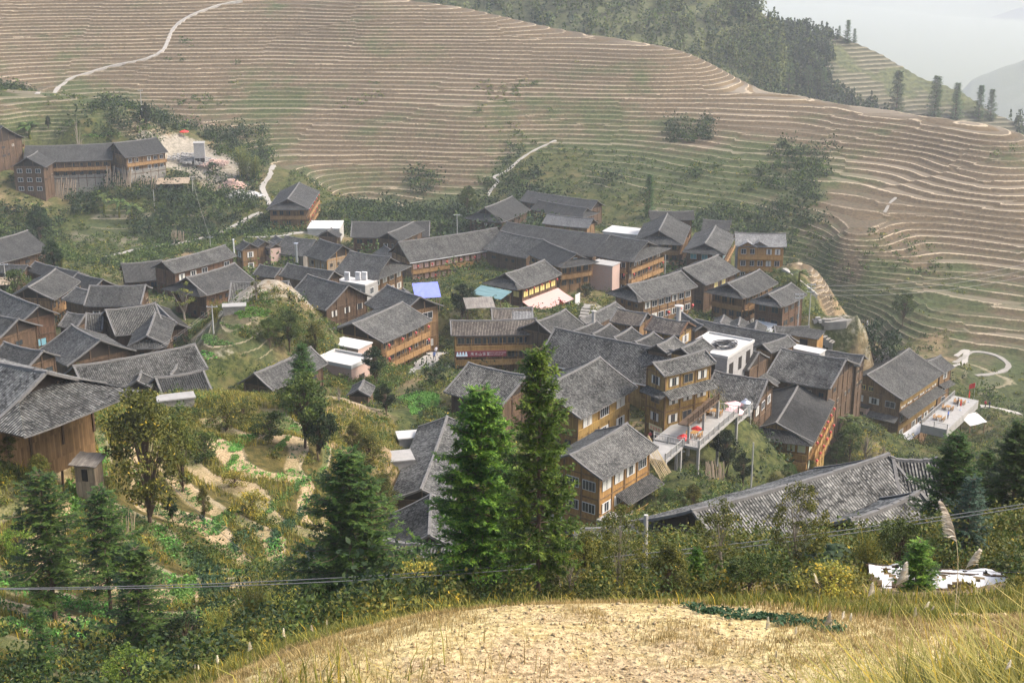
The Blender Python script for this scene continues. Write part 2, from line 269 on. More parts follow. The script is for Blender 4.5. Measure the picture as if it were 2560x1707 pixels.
# ---------------------------------------------------------------- world tables (metres, camera foot at 0,0)
TPTS = [(73.88, 264.28, -104.65, 0.0, 0.75, 0.08),
(74.59, 275.22, -104.65, 0.0, 0.75, 0.08),
(63.48, 260.83, -104.65, 0.0, 0.75, 0.08),
(73.17, 253.35, -104.65, 0.0, 0.75, 0.08),
(84.28, 267.74, -104.65, 0.0, 0.75, 0.08),
(76.08, 283.48, -104.44, 0.0, 0.75, 0.08),
(78.77, 289.84, -104.44, 0.0, 0.75, 0.08),
(70.98, 278.83, -104.44, 0.0, 0.75, 0.08),
(85.94, 274.43, -102.59, 0.0, 0.75, 0.08),
(85.68, 278.05, -102.59, 0.0, 0.75, 0.08),
(82.32, 274.7, -102.59, 0.0, 0.75, 0.08),
(86.19, 270.82, -102.59, 0.0, 0.75, 0.08),
(89.55, 274.16, -102.59, 0.0, 0.75, 0.08),
(14.86, 416.47, -97.13, 0.0, 0.75, 0.08),
(23.13, 410.88, -97.13, 0.0, 0.75, 0.08),
(6.59, 422.06, -97.13, 0.0, 0.75, 0.08),
(-62.09, 397.4, -95.31, 0.0, 0.75, 0.08),
(-62.13, 388.32, -95.31, 0.0, 0.75, 0.08),
(-62.06, 406.48, -95.31, 0.0, 0.75, 0.08),
(-3.75, 392.94, -94.9, 0.0, 0.75, 0.08),
(-6.83, 386.85, -94.9, 0.0, 0.75, 0.08),
(-0.68, 399.04, -94.9, 0.0, 0.75, 0.08),
(14.4, 396.91, -94.56, 0.0, 0.75, 0.08),
(19.89, 392.7, -94.56, 0.0, 0.75, 0.08),
(8.92, 401.11, -94.56, 0.0, 0.75, 0.08),
(-31.64, 363.02, -93.5, 0.0, 0.75, 0.08),
(-39.83, 362.82, -93.5, 0.0, 0.75, 0.08),
(-23.44, 363.22, -93.5, 0.0, 0.75, 0.08),
(-15.18, 331.29, -92.85, 0.0, 0.75, 0.08),
(-24.4, 325.42, -92.85, 0.0, 0.75, 0.08),
(-5.96, 337.16, -92.85, 0.0, 0.75, 0.08),
(58.31, 239.58, -92.16, 0.0, 0.75, 0.08),
(53.96, 239.97, -92.16, 0.0, 0.75, 0.08),
(60.67, 235.91, -92.16, 0.0, 0.75, 0.08),
(62.66, 239.19, -92.16, 0.0, 0.75, 0.08),
(55.95, 243.25, -92.16, 0.0, 0.75, 0.08),
(-29.3, 337.26, -91.99, 0.0, 0.75, 0.08),
(-27.45, 333.81, -91.99, 0.0, 0.75, 0.08),
(-31.15, 340.72, -91.99, 0.0, 0.75, 0.08),
(15.75, 377.18, -91.92, 0.0, 0.75, 0.08),
(20.71, 374.93, -91.92, 0.0, 0.75, 0.08),
(10.79, 379.43, -91.92, 0.0, 0.75, 0.08),
(37.28, 342.79, -91.51, 0.0, 0.75, 0.08),
(35.67, 335.44, -91.51, 0.0, 0.75, 0.08),
(38.89, 350.14, -91.51, 0.0, 0.75, 0.08),
(-47.46, 360.21, -91.14, 0.0, 0.75, 0.08),
(47.37, 330.94, -89.93, 0.0, 0.75, 0.08),
(45.37, 323.78, -89.93, 0.0, 0.75, 0.08),
(49.36, 338.1, -89.93, 0.0, 0.75, 0.08),
(-27.85, 346.75, -89.08, 0.0, 0.75, 0.08),
(-25.61, 351.58, -89.08, 0.0, 0.75, 0.08),
(-61.56, 321.03, -89.07, 0.0, 0.75, 0.08),
(40.88, 357.22, -88.63, 0.0, 0.75, 0.08),
(36.31, 357.22, -88.63, 0.0, 0.75, 0.08),
(45.46, 357.22, -88.63, 0.0, 0.75, 0.08),
(-141.07, 414.59, -88.39, 0.0, 0.75, 0.08),
(-141.09, 410.57, -88.39, 0.0, 0.75, 0.08),
(-141.05, 418.6, -88.39, 0.0, 0.75, 0.08),
(-49.93, 326.98, -87.99, 0.0, 0.75, 0.08),
(-46.8, 325.37, -87.99, 0.0, 0.75, 0.08),
(-53.06, 328.59, -87.99, 0.0, 0.75, 0.08),
(-58.71, 324.71, -87.75, 0.0, 0.75, 0.08),
(-56.33, 335.42, -87.55, 0.0, 0.75, 0.08),
(-134.5, 429.33, -87.52, 0.0, 0.75, 0.08),
(-144.66, 427.33, -87.52, 0.0, 0.75, 0.08),
(-124.34, 431.33, -87.52, 0.0, 0.75, 0.08),
(50.87, 344.76, -87.4, 0.0, 0.75, 0.08),
(10.66, 328.5, -87.07, 0.0, 0.75, 0.08),
(20.27, 323.06, -87.07, 0.0, 0.75, 0.08),
(1.06, 333.95, -87.07, 0.0, 0.75, 0.08),
(40.14, 293.29, -86.71, 0.0, 0.75, 0.08),
(40.55, 301.29, -86.71, 0.0, 0.75, 0.08),
(32.47, 291.01, -86.71, 0.0, 0.75, 0.08),
(39.73, 285.3, -86.71, 0.0, 0.75, 0.08),
(47.81, 295.58, -86.71, 0.0, 0.75, 0.08),
(42.55, 205.6, -86.69, 0.0, 0.75, 0.08),
(41.28, 215.11, -86.69, 0.0, 0.75, 0.08),
(35.16, 199.5, -86.69, 0.0, 0.75, 0.08),
(43.83, 196.1, -86.69, 0.0, 0.75, 0.08),
(55.8, 311.55, -86.34, 0.0, 0.75, 0.08),
(61.18, 314.34, -86.34, 0.0, 0.75, 0.08),
(50.97, 315.21, -86.34, 0.0, 0.75, 0.08),
(50.42, 308.76, -86.34, 0.0, 0.75, 0.08),
(60.63, 307.88, -86.34, 0.0, 0.75, 0.08),
(-114.65, 430.45, -86.17, 0.0, 0.75, 0.08),
(-110.31, 434.22, -86.17, 0.0, 0.75, 0.08),
(-118.99, 426.69, -86.17, 0.0, 0.75, 0.08),
(-40.95, 313.08, -86.02, 0.0, 0.75, 0.08),
(-46.44, 313.11, -86.02, 0.0, 0.75, 0.08),
(-41.1, 307.59, -86.02, 0.0, 0.75, 0.08),
(-35.46, 313.06, -86.02, 0.0, 0.75, 0.08),
(-40.8, 318.57, -86.02, 0.0, 0.75, 0.08),
(-55.3, 322.71, -85.9, 0.0, 0.75, 0.08),
(25.83, 304.19, -85.58, 0.0, 0.75, 0.08),
(18.67, 301.82, -85.58, 0.0, 0.75, 0.08),
(25.64, 296.65, -85.58, 0.0, 0.75, 0.08),
(32.99, 306.57, -85.58, 0.0, 0.75, 0.08),
(26.02, 311.73, -85.58, 0.0, 0.75, 0.08),
(49.07, 219.45, -85.41, 0.0, 0.75, 0.08),
(56.33, 221.77, -85.41, 0.0, 0.75, 0.08),
(47.73, 226.96, -85.41, 0.0, 0.75, 0.08),
(46.71, 276.64, -84.9, 0.0, 0.75, 0.08),
(47.56, 283.6, -84.9, 0.0, 0.75, 0.08),
(40.23, 273.93, -84.9, 0.0, 0.75, 0.08),
(45.85, 269.67, -84.9, 0.0, 0.75, 0.08),
(53.19, 279.34, -84.9, 0.0, 0.75, 0.08),
(-30.03, 291.78, -84.43, 0.0, 0.75, 0.08),
(-36.67, 289.65, -84.43, 0.0, 0.75, 0.08),
(-28.43, 284.99, -84.43, 0.0, 0.75, 0.08),
(-23.4, 293.91, -84.43, 0.0, 0.75, 0.08),
(-31.64, 298.56, -84.43, 0.0, 0.75, 0.08),
(2.17, 314.66, -84.12, 0.0, 0.75, 0.08),
(-5.47, 314.65, -84.12, 0.0, 0.75, 0.08),
(3.45, 307.13, -84.12, 0.0, 0.75, 0.08),
(9.81, 314.68, -84.12, 0.0, 0.75, 0.08),
(0.89, 322.19, -84.12, 0.0, 0.75, 0.08),
(-78.6, 292.31, -84.04, 0.0, 0.75, 0.08),
(-76.55, 297.64, -84.04, 0.0, 0.75, 0.08),
(-83.73, 294.8, -84.04, 0.0, 0.75, 0.08),
(-80.65, 286.99, -84.04, 0.0, 0.75, 0.08),
(-73.47, 289.82, -84.04, 0.0, 0.75, 0.08),
(52.19, 266.88, -83.84, 0.0, 0.75, 0.08),
(52.59, 272.23, -83.84, 0.0, 0.75, 0.08),
(47.18, 264.94, -83.84, 0.0, 0.75, 0.08),
(51.79, 261.52, -83.84, 0.0, 0.75, 0.08),
(57.2, 268.82, -83.84, 0.0, 0.75, 0.08),
(10.31, 296.09, -83.23, 0.0, 0.75, 0.08),
(3.99, 299.61, -83.23, 0.0, 0.75, 0.08),
(10.07, 288.86, -83.23, 0.0, 0.75, 0.08),
(16.64, 292.57, -83.23, 0.0, 0.75, 0.08),
(10.56, 303.33, -83.23, 0.0, 0.75, 0.08),
(-34.14, 254.26, -82.74, 0.0, 0.75, 0.08),
(-41.14, 254.13, -82.74, 0.0, 0.75, 0.08),
(-33.34, 247.32, -82.74, 0.0, 0.75, 0.08),
(-27.15, 254.39, -82.74, 0.0, 0.75, 0.08),
(-34.95, 261.21, -82.74, 0.0, 0.75, 0.08),
(38.86, 251.86, -82.53, 0.0, 0.75, 0.08),
(51.04, 247.73, -82.2, 0.0, 0.75, 0.08),
(-155.97, 421.37, -82.19, 0.0, 0.75, 0.08),
(-151.33, 419.05, -82.19, 0.0, 0.75, 0.08),
(-160.6, 423.7, -82.19, 0.0, 0.75, 0.08),
(27.98, 268.99, -82.15, 0.0, 0.75, 0.08),
(30.79, 276.36, -82.15, 0.0, 0.75, 0.08),
(20.35, 266.99, -82.15, 0.0, 0.75, 0.08),
(25.16, 261.63, -82.15, 0.0, 0.75, 0.08),
(35.6, 271.0, -82.15, 0.0, 0.75, 0.08),
(41.52, 248.52, -82.04, 0.0, 0.75, 0.08),
(-19.45, 245.37, -81.97, 0.0, 0.75, 0.08),
(-25.58, 246.27, -81.97, 0.0, 0.75, 0.08),
(-19.63, 239.17, -81.97, 0.0, 0.75, 0.08),
(-13.32, 244.46, -81.97, 0.0, 0.75, 0.08),
(-19.26, 251.56, -81.97, 0.0, 0.75, 0.08),
(-66.51, 288.62, -81.88, 0.0, 0.75, 0.08),
(-64.18, 296.64, -81.88, 0.0, 0.75, 0.08),
(-73.47, 284.01, -81.88, 0.0, 0.75, 0.08),
(-68.83, 280.6, -81.88, 0.0, 0.75, 0.08),
(-59.54, 293.23, -81.88, 0.0, 0.75, 0.08),
(-49.9, 284.43, -81.7, 0.0, 0.75, 0.08),
(44.0, 245.04, -81.68, 0.0, 0.75, 0.08),
(2.55, 270.49, -81.02, 0.0, 0.75, 0.08),
(3.26, 277.29, -81.02, 0.0, 0.75, 0.08),
(-3.76, 267.83, -81.02, 0.0, 0.75, 0.08),
(1.83, 263.68, -81.02, 0.0, 0.75, 0.08),
(8.85, 273.15, -81.02, 0.0, 0.75, 0.08),
(-40.41, 275.88, -80.99, 0.0, 0.75, 0.08),
(-46.22, 276.52, -80.99, 0.0, 0.75, 0.08),
(-36.99, 271.14, -80.99, 0.0, 0.75, 0.08),
(-34.6, 275.24, -80.99, 0.0, 0.75, 0.08),
(-43.83, 280.62, -80.99, 0.0, 0.75, 0.08),
(39.59, 233.66, -80.85, 0.0, 0.75, 0.08),
(30.93, 234.82, -80.85, 0.0, 0.75, 0.08),
(44.28, 226.29, -80.85, 0.0, 0.75, 0.08),
(48.24, 232.5, -80.85, 0.0, 0.75, 0.08),
(34.89, 241.03, -80.85, 0.0, 0.75, 0.08),
(-109.43, 297.85, -80.61, 0.0, 0.75, 0.08),
(-106.76, 302.57, -80.61, 0.0, 0.75, 0.08),
(-112.1, 293.13, -80.61, 0.0, 0.75, 0.08),
(40.43, 224.08, -79.03, 0.0, 0.75, 0.08),
(-90.53, 273.45, -78.66, 0.0, 0.75, 0.08),
(-96.63, 275.41, -78.66, 0.0, 0.75, 0.08),
(-86.63, 268.35, -78.66, 0.0, 0.75, 0.08),
(-84.42, 271.49, -78.66, 0.0, 0.75, 0.08),
(-94.42, 278.54, -78.66, 0.0, 0.75, 0.08),
(-22.61, 229.27, -78.48, 0.0, 0.75, 0.08),
(-23.53, 237.44, -78.48, 0.0, 0.75, 0.08),
(-30.15, 226.0, -78.48, 0.0, 0.75, 0.08),
(-21.68, 221.1, -78.48, 0.0, 0.75, 0.08),
(-15.07, 232.54, -78.48, 0.0, 0.75, 0.08),
(-21.23, 256.58, -77.92, 0.0, 0.75, 0.08),
(28.88, 198.14, -77.84, 0.0, 0.75, 0.08),
(35.62, 194.71, -77.84, 0.0, 0.75, 0.08),
(39.57, 202.49, -77.84, 0.0, 0.75, 0.08),
(32.83, 205.92, -77.84, 0.0, 0.75, 0.08),
(-79.84, 259.74, -77.72, 0.0, 0.75, 0.08),
(-84.41, 259.49, -77.72, 0.0, 0.75, 0.08),
(-78.86, 255.28, -77.72, 0.0, 0.75, 0.08),
(-75.28, 259.99, -77.72, 0.0, 0.75, 0.08),
(-80.83, 264.21, -77.72, 0.0, 0.75, 0.08),
(-102.87, 274.29, -77.52, 0.0, 0.75, 0.08),
(-101.93, 277.68, -77.52, 0.0, 0.75, 0.08),
(15.14, 240.05, -77.5, 0.0, 0.75, 0.08),
(16.88, 245.69, -77.5, 0.0, 0.75, 0.08),
(10.65, 236.22, -77.5, 0.0, 0.75, 0.08),
(37.86, 211.83, -77.45, 0.0, 0.75, 0.08),
(-0.05, 239.74, -77.24, 0.0, 0.75, 0.08),
(3.06, 242.25, -77.24, 0.0, 0.75, 0.08),
(-3.54, 241.69, -77.24, 0.0, 0.75, 0.08),
(-3.15, 237.23, -77.24, 0.0, 0.75, 0.08),
(3.45, 237.79, -77.24, 0.0, 0.75, 0.08),
(-85.76, 250.29, -77.09, 0.0, 0.75, 0.08),
(-88.97, 256.24, -77.09, 0.0, 0.75, 0.08),
(-90.0, 245.02, -77.09, 0.0, 0.75, 0.08),
(-82.55, 244.33, -77.09, 0.0, 0.75, 0.08),
(-3.04, 221.94, -76.55, 0.0, 0.75, 0.08),
(3.14, 224.96, -76.55, 0.0, 0.75, 0.08),
(-9.6, 224.02, -76.55, 0.0, 0.75, 0.08),
(-9.22, 218.91, -76.55, 0.0, 0.75, 0.08),
(3.52, 219.86, -76.55, 0.0, 0.75, 0.08),
(16.52, 205.28, -76.53, 0.0, 0.75, 0.08),
(27.9, 203.46, -76.53, 0.0, 0.75, 0.08),
(10.16, 214.89, -76.53, 0.0, 0.75, 0.08),
(5.14, 207.11, -76.53, 0.0, 0.75, 0.08),
(22.88, 195.67, -76.53, 0.0, 0.75, 0.08),
(30.39, 228.95, -75.34, 0.0, 0.75, 0.08),
(28.11, 232.07, -75.34, 0.0, 0.75, 0.08),
(30.48, 225.08, -75.34, 0.0, 0.75, 0.08),
(-75.37, 243.79, -75.12, 0.0, 0.75, 0.08),
(-74.29, 239.79, -75.12, 0.0, 0.75, 0.08),
(-71.26, 244.39, -75.12, 0.0, 0.75, 0.08),
(-76.45, 247.8, -75.12, 0.0, 0.75, 0.08),
(-55.06, 251.22, -75.12, 0.0, 0.75, 0.08),
(-55.23, 257.99, -75.12, 0.0, 0.75, 0.08),
(-61.4, 248.82, -75.12, 0.0, 0.75, 0.08),
(-54.89, 244.45, -75.12, 0.0, 0.75, 0.08),
(-48.73, 253.62, -75.12, 0.0, 0.75, 0.08),
(10.34, 157.15, -74.35, 0.0, 0.75, 0.08),
(10.74, 163.83, -74.35, 0.0, 0.75, 0.08),
(4.05, 154.87, -74.35, 0.0, 0.75, 0.08),
(9.93, 150.48, -74.35, 0.0, 0.75, 0.08),
(20.11, 227.84, -74.28, 0.0, 0.75, 0.08),
(7.95, 180.01, -73.51, 0.0, 0.75, 0.08),
(7.69, 188.29, -73.51, 0.0, 0.75, 0.08),
(0.12, 177.33, -73.51, 0.0, 0.75, 0.08),
(8.21, 171.74, -73.51, 0.0, 0.75, 0.08),
(15.78, 182.69, -73.51, 0.0, 0.75, 0.08),
(6.52, 216.26, -73.45, 0.0, 0.75, 0.08),
(11.0, 222.26, -73.45, 0.0, 0.75, 0.08),
(14.77, 219.49, -73.34, 0.0, 0.75, 0.08),
(-78.75, 218.27, -73.23, 0.0, 0.75, 0.08),
(-84.79, 220.51, -73.23, 0.0, 0.75, 0.08),
(-76.39, 212.27, -73.23, 0.0, 0.75, 0.08),
(-72.71, 216.02, -73.23, 0.0, 0.75, 0.08),
(-81.1, 224.26, -73.23, 0.0, 0.75, 0.08),
(14.14, 215.71, -73.11, 0.0, 0.75, 0.08),
(25.12, 215.87, -73.0, 0.0, 0.75, 0.08),
(21.44, 215.43, -73.0, 0.0, 0.75, 0.08),
(26.35, 212.38, -73.0, 0.0, 0.75, 0.08),
(28.8, 216.32, -73.0, 0.0, 0.75, 0.08),
(23.89, 219.37, -73.0, 0.0, 0.75, 0.08),
(22.56, 181.68, -72.88, 0.0, 0.75, 0.08),
(24.99, 185.72, -72.88, 0.0, 0.75, 0.08),
(20.14, 177.65, -72.88, 0.0, 0.75, 0.08),
(27.15, 182.74, -72.88, 0.0, 0.75, 0.08),
(-70.51, 220.46, -72.49, 0.0, 0.75, 0.08),
(17.24, 211.46, -72.39, 0.0, 0.75, 0.08),
(20.19, 206.96, -71.63, 0.0, 0.75, 0.08),
(-65.65, 228.13, -70.94, 0.0, 0.75, 0.08),
(-69.66, 223.89, -70.94, 0.0, 0.75, 0.08),
(-61.26, 224.29, -70.94, 0.0, 0.75, 0.08),
(-61.65, 232.36, -70.94, 0.0, 0.75, 0.08),
(-70.05, 231.96, -70.94, 0.0, 0.75, 0.08),
(22.96, 202.65, -70.93, 0.0, 0.75, 0.08),
(-42.61, 231.75, -70.37, 0.0, 0.75, 0.08),
(-38.46, 236.03, -70.37, 0.0, 0.75, 0.08),
(-47.29, 235.45, -70.37, 0.0, 0.75, 0.08),
(-46.76, 227.47, -70.37, 0.0, 0.75, 0.08),
(-37.93, 228.05, -70.37, 0.0, 0.75, 0.08),
(-54.52, 215.16, -70.09, 0.0, 0.75, 0.08),
(-58.54, 218.99, -70.09, 0.0, 0.75, 0.08),
(-53.49, 209.71, -70.09, 0.0, 0.75, 0.08),
(-20.48, 181.31, -69.13, 0.0, 0.75, 0.08),
(-31.62, 186.09, -68.73, 0.0, 0.75, 0.08),
(-32.31, 179.85, -68.73, 0.0, 0.75, 0.08),
(-26.79, 190.11, -68.73, 0.0, 0.75, 0.08),
(-30.93, 192.34, -68.73, 0.0, 0.75, 0.08),
(-36.45, 182.07, -68.73, 0.0, 0.75, 0.08),
(-57.68, 206.16, -68.7, 0.0, 0.75, 0.08),
(-56.6, 211.38, -68.7, 0.0, 0.75, 0.08),
(-62.64, 208.12, -68.7, 0.0, 0.75, 0.08),
(-58.76, 200.94, -68.7, 0.0, 0.75, 0.08),
(-52.72, 204.21, -68.7, 0.0, 0.75, 0.08),
(-60.0, 190.84, -68.48, 0.0, 0.75, 0.08),
(-65.89, 191.35, -68.48, 0.0, 0.75, 0.08),
(-60.36, 184.94, -68.48, 0.0, 0.75, 0.08),
(-54.12, 190.33, -68.48, 0.0, 0.75, 0.08),
(-59.65, 196.73, -68.48, 0.0, 0.75, 0.08),
(-53.26, 200.33, -68.05, 0.0, 0.75, 0.08),
(-54.88, 194.82, -68.05, 0.0, 0.75, 0.08),
(-50.28, 195.42, -68.05, 0.0, 0.75, 0.08),
(-64.34, 204.88, -67.88, 0.0, 0.75, 0.08),
(25.47, 190.61, -67.48, 0.0, 0.75, 0.08),
(-1.92, 174.31, -66.9, 0.0, 0.75, 0.08),
(3.99, 175.8, -66.9, 0.0, 0.75, 0.08),
(-2.89, 180.32, -66.9, 0.0, 0.75, 0.08),
(-7.83, 172.81, -66.9, 0.0, 0.75, 0.08),
(-0.95, 168.29, -66.9, 0.0, 0.75, 0.08),
(-8.52, 145.42, -65.47, 0.0, 0.75, 0.08),
(-10.47, 155.13, -65.47, 0.0, 0.75, 0.08),
(-12.1, 136.19, -65.47, 0.0, 0.75, 0.08),
(-6.56, 135.71, -65.47, 0.0, 0.75, 0.08),
(-4.94, 154.65, -65.47, 0.0, 0.75, 0.08),
(-72.43, 193.17, -65.12, 0.0, 0.75, 0.08),
(-76.8, 191.94, -65.12, 0.0, 0.75, 0.08),
(-71.41, 188.75, -65.12, 0.0, 0.75, 0.08),
(-68.06, 194.39, -65.12, 0.0, 0.75, 0.08),
(-73.45, 197.58, -65.12, 0.0, 0.75, 0.08),
(-46.2, 165.44, -61.23, 0.0, 0.75, 0.08),
(-50.2, 158.93, -61.23, 0.0, 0.75, 0.08),
(-38.66, 166.62, -61.23, 0.0, 0.75, 0.08),
(-42.2, 171.94, -61.23, 0.0, 0.75, 0.08),
(-53.75, 164.25, -61.23, 0.0, 0.75, 0.08),
(-60.88, 168.43, -60.9, 0.0, 0.75, 0.08),
(-64.63, 168.23, -60.9, 0.0, 0.75, 0.08),
(-59.17, 165.09, -60.9, 0.0, 0.75, 0.08),
(-57.13, 168.63, -60.9, 0.0, 0.75, 0.08),
(-62.59, 171.77, -60.9, 0.0, 0.75, 0.08),
(-7.43, 117.62, -60.87, 0.0, 0.75, 0.08),
(-10.76, 121.5, -60.87, 0.0, 0.75, 0.08),
(-10.5, 113.53, -60.87, 0.0, 0.75, 0.08),
(-4.1, 113.74, -60.87, 0.0, 0.75, 0.08),
(-4.36, 121.71, -60.87, 0.0, 0.75, 0.08),
(-41.36, 164.22, -59.28, 0.0, 0.75, 0.08),
(-44.76, 160.92, -58.91, 0.0, 0.75, 0.08),
(-38.51, 155.52, -58.87, 0.0, 0.75, 0.08),
(-39.56, 152.03, -58.87, 0.0, 0.75, 0.08),
(-35.0, 154.51, -58.87, 0.0, 0.75, 0.08),
(-37.45, 159.01, -58.87, 0.0, 0.75, 0.08),
(-42.01, 156.53, -58.87, 0.0, 0.75, 0.08),
(-6.99, 96.45, -52.15, 0.0, 0.75, 0.08),
(-3.6, 99.15, -52.15, 0.0, 0.75, 0.08),
(-10.38, 93.74, -52.15, 0.0, 0.75, 0.08),
(-4.6, 92.83, -52.15, 0.0, 0.75, 0.08),
(7.54, 94.3, -49.94, 0.0, 0.75, 0.08),
(9.8, 97.99, -49.94, 0.0, 0.75, 0.08),
(4.07, 96.89, -49.94, 0.0, 0.75, 0.08),
(5.28, 90.61, -49.94, 0.0, 0.75, 0.08),
(11.01, 91.71, -49.94, 0.0, 0.75, 0.08),
(20.54, 95.08, -48.59, 0.0, 0.75, 0.08),
(24.58, 104.8, -48.59, 0.0, 0.75, 0.08),
(16.49, 85.35, -48.59, 0.0, 0.75, 0.08),
(31.05, 94.5, -48.59, 0.0, 0.75, 0.08),
(30.45, 99.72, -47.53, 0.0, 0.75, 0.08),
(32.12, 103.65, -47.53, 0.0, 0.75, 0.08),
(23.88, 83.17, -42.93, 0.0, 0.75, 0.08),
(24.91, 87.03, -42.93, 0.0, 0.75, 0.08),
(19.89, 83.09, -42.93, 0.0, 0.75, 0.08),
(22.85, 79.31, -42.93, 0.0, 0.75, 0.08),
(27.88, 83.25, -42.93, 0.0, 0.75, 0.08),
(-38.88, 98.66, -38.29, 0.0, 0.75, 0.08),
(-46.47, 98.23, -38.29, 0.0, 0.75, 0.08),
(-35.72, 91.75, -38.29, 0.0, 0.75, 0.08),
(-42.04, 105.58, -38.29, 0.0, 0.75, 0.08),
(-253.05, 586.7, -36.8, 1.0, 0.0, 0.0),
(-207.69, 593.41, -40.37, 1.0, 0.05, 0.0),
(-136.92, 603.3, -41.04, 1.0, 0.05, 0.0),
(-61.52, 589.96, -46.74, 1.0, 0.05, 0.0),
(-20.66, 577.36, -51.33, 1.0, 0.05, 0.0),
(10.93, 564.88, -58.47, 1.0, 0.0, 0.0),
(41.51, 555.24, -59.89, 1.0, 0.0, 0.0),
(63.48, 544.82, -62.04, 1.0, 0.0, 0.0),
(71.75, 537.19, -66.33, 1.0, 0.0, 0.0),
(83.88, 526.42, -72.72, 1.0, -0.1, 0.0),
(100.0, 510.11, -73.59, 1.0, -0.08, 0.0),
(124.98, 483.59, -74.49, 1.0, -0.08, 0.0),
(147.35, 450.81, -73.89, 1.0, -0.08, 0.0),
(151.79, 432.93, -75.86, 1.0, 0.2, 0.0),
(153.5, 415.4, -79.91, 1.0, 0.4, 0.0),
(161.93, 382.43, -90.27, 1.0, 0.4, 0.0),
(146.31, 354.85, -93.25, 1.0, 0.3, 0.0),
(-196.01, 553.41, -58.49, 1.0, 0.1, 0.0),
(-129.59, 564.25, -59.63, 1.0, 0.1, 0.0),
(-90.63, 564.67, -59.68, 1.0, 0.1, 0.0),
(-27.82, 558.04, -60.5, 1.0, 0.15, 0.0),
(-186.85, 523.48, -68.25, 1.0, 0.3, 0.0),
(-123.48, 533.5, -69.55, 1.0, 0.15, 0.0),
(-56.92, 537.66, -68.61, 1.0, 0.2, 0.0),
(10.26, 525.27, -69.93, 1.0, 0.3, 0.0),
(59.58, 506.1, -74.42, 1.0, 0.3, 0.0),
(97.72, 482.1, -77.65, 1.0, 0.15, 0.0),
(126.43, 436.82, -81.53, 1.0, 0.0, 0.0),
(138.86, 398.3, -83.52, 1.0, 0.1, 0.0),
(-130.14, 497.05, -80.06, 1.0, 0.3, 0.0),
(-109.12, 496.9, -80.04, 1.0, 0.35, 0.0),
(-53.36, 498.76, -80.34, 1.0, 0.3, 0.0),
(-11.01, 488.36, -80.04, 0.8, 0.55, 0.0),
(16.67, 493.36, -79.47, 1.0, 0.45, 0.0),
(56.0, 471.55, -82.63, 1.0, 0.5, 0.0),
(92.48, 453.45, -82.04, 1.0, 0.4, 0.0),
(95.04, 433.47, -85.88, 0.8, 0.6, 0.0),
(117.99, 404.46, -85.99, 1.0, 0.1, 0.0),
(139.15, 377.42, -89.08, 1.0, 0.1, 0.0),
(-83.11, 464.48, -88.02, 0.7, 0.6, 0.0),
(-57.42, 470.2, -89.1, 1.0, 0.2, 0.0),
(-23.98, 469.05, -88.88, 1.0, 0.3, 0.0),
(9.19, 460.95, -91.32, 0.3, 0.9, 0.0),
(34.6, 449.7, -90.39, 0.7, 0.9, 0.0),
(64.15, 432.46, -88.18, 0.8, 0.9, 0.0),
(85.3, 414.24, -88.07, 0.8, 0.9, 0.0),
(100.56, 403.42, -88.12, 0.9, 0.3, 0.0),
(110.61, 375.13, -92.98, 1.0, 0.35, 0.0),
(131.3, 352.32, -95.76, 1.0, 0.4, 0.0),
(-54.73, 444.24, -97.03, 1.0, 0.2, 0.0),
(-29.23, 443.6, -96.89, 1.0, 0.3, 0.0),
(-16.01, 428.78, -97.42, 0.3, 0.8, 0.0),
(14.97, 435.48, -95.12, 0.3, 0.9, 0.0),
(32.87, 424.49, -93.96, 0.3, 0.9, 0.0),
(55.49, 410.63, -94.5, 0.7, 0.9, 0.0),
(70.23, 392.88, -93.89, 0.6, 0.8, 0.0),
(87.89, 370.8, -91.91, 0.8, 0.4, 0.0),
(108.31, 346.1, -99.31, 0.9, 0.6, 0.0),
(123.97, 329.36, -100.55, 0.9, 0.5, 0.0),
(83.26, 372.73, -96.83, 0.5, 0.6, 0.0),
(95.14, 353.91, -100.48, 0.6, 0.8, 0.0),
(95.81, 335.57, -103.48, 0.8, 0.7, 0.0),
(-160.57, 447.53, -65.81, 1.0, 0.7, 0.0),
(-144.08, 455.25, -65.67, 1.0, 0.7, 0.0),
(-130.17, 454.82, -68.41, 1.0, 0.7, 0.0),
(-122.08, 452.67, -69.73, 1.0, 0.6, 0.0),
(-140.83, 442.7, -71.31, 1.0, 0.6, 0.0),
(-155.92, 432.31, -70.85, 0.8, 0.8, 0.0),
(-133.03, 436.0, -75.16, 0.2, 0.9, 0.0),
(-116.89, 471.83, -76.0, 0.3, 0.9, 0.0),
(-177.02, 441.24, -66.12, 1.0, 0.6, 0.0),
(-108.43, 449.56, -83.9, 0.0, 0.3, 0.9),
(-96.46, 446.93, -84.69, 0.0, 0.2, 1.0),
(-91.06, 444.54, -86.79, 0.0, 0.4, 0.6),
(-85.64, 434.36, -91.08, 0.0, 0.5, 0.5),
(-73.99, 440.38, -87.25, 0.0, 0.7, 0.1),
(-100.65, 423.99, -90.14, 0.0, 0.9, 0.0),
(-135.05, 397.33, -93.78, 0.2, 1.0, 0.0),
(-112.59, 398.86, -94.14, 0.7, 0.9, 0.0),
(-95.64, 400.03, -94.42, 0.7, 0.8, 0.1),
(-81.76, 406.95, -91.27, 0.2, 0.7, 0.3),
(-119.42, 364.94, -92.63, 0.1, 1.0, 0.0),
(-102.14, 359.28, -93.34, 0.2, 1.0, 0.0),
(-95.0, 382.14, -94.72, 0.7, 0.8, 0.0),
(-73.45, 374.0, -91.59, 0.3, 0.9, 0.0),
(-160.0, 388.45, -91.69, 0.1, 1.0, 0.0),
(-57.13, 405.5, -93.32, 0.0, 0.8, 0.0),
(-59.87, 436.51, -91.53, 0.0, 0.8, 0.0),
(-53.47, 370.58, -89.66, 0.0, 0.5, 0.5),
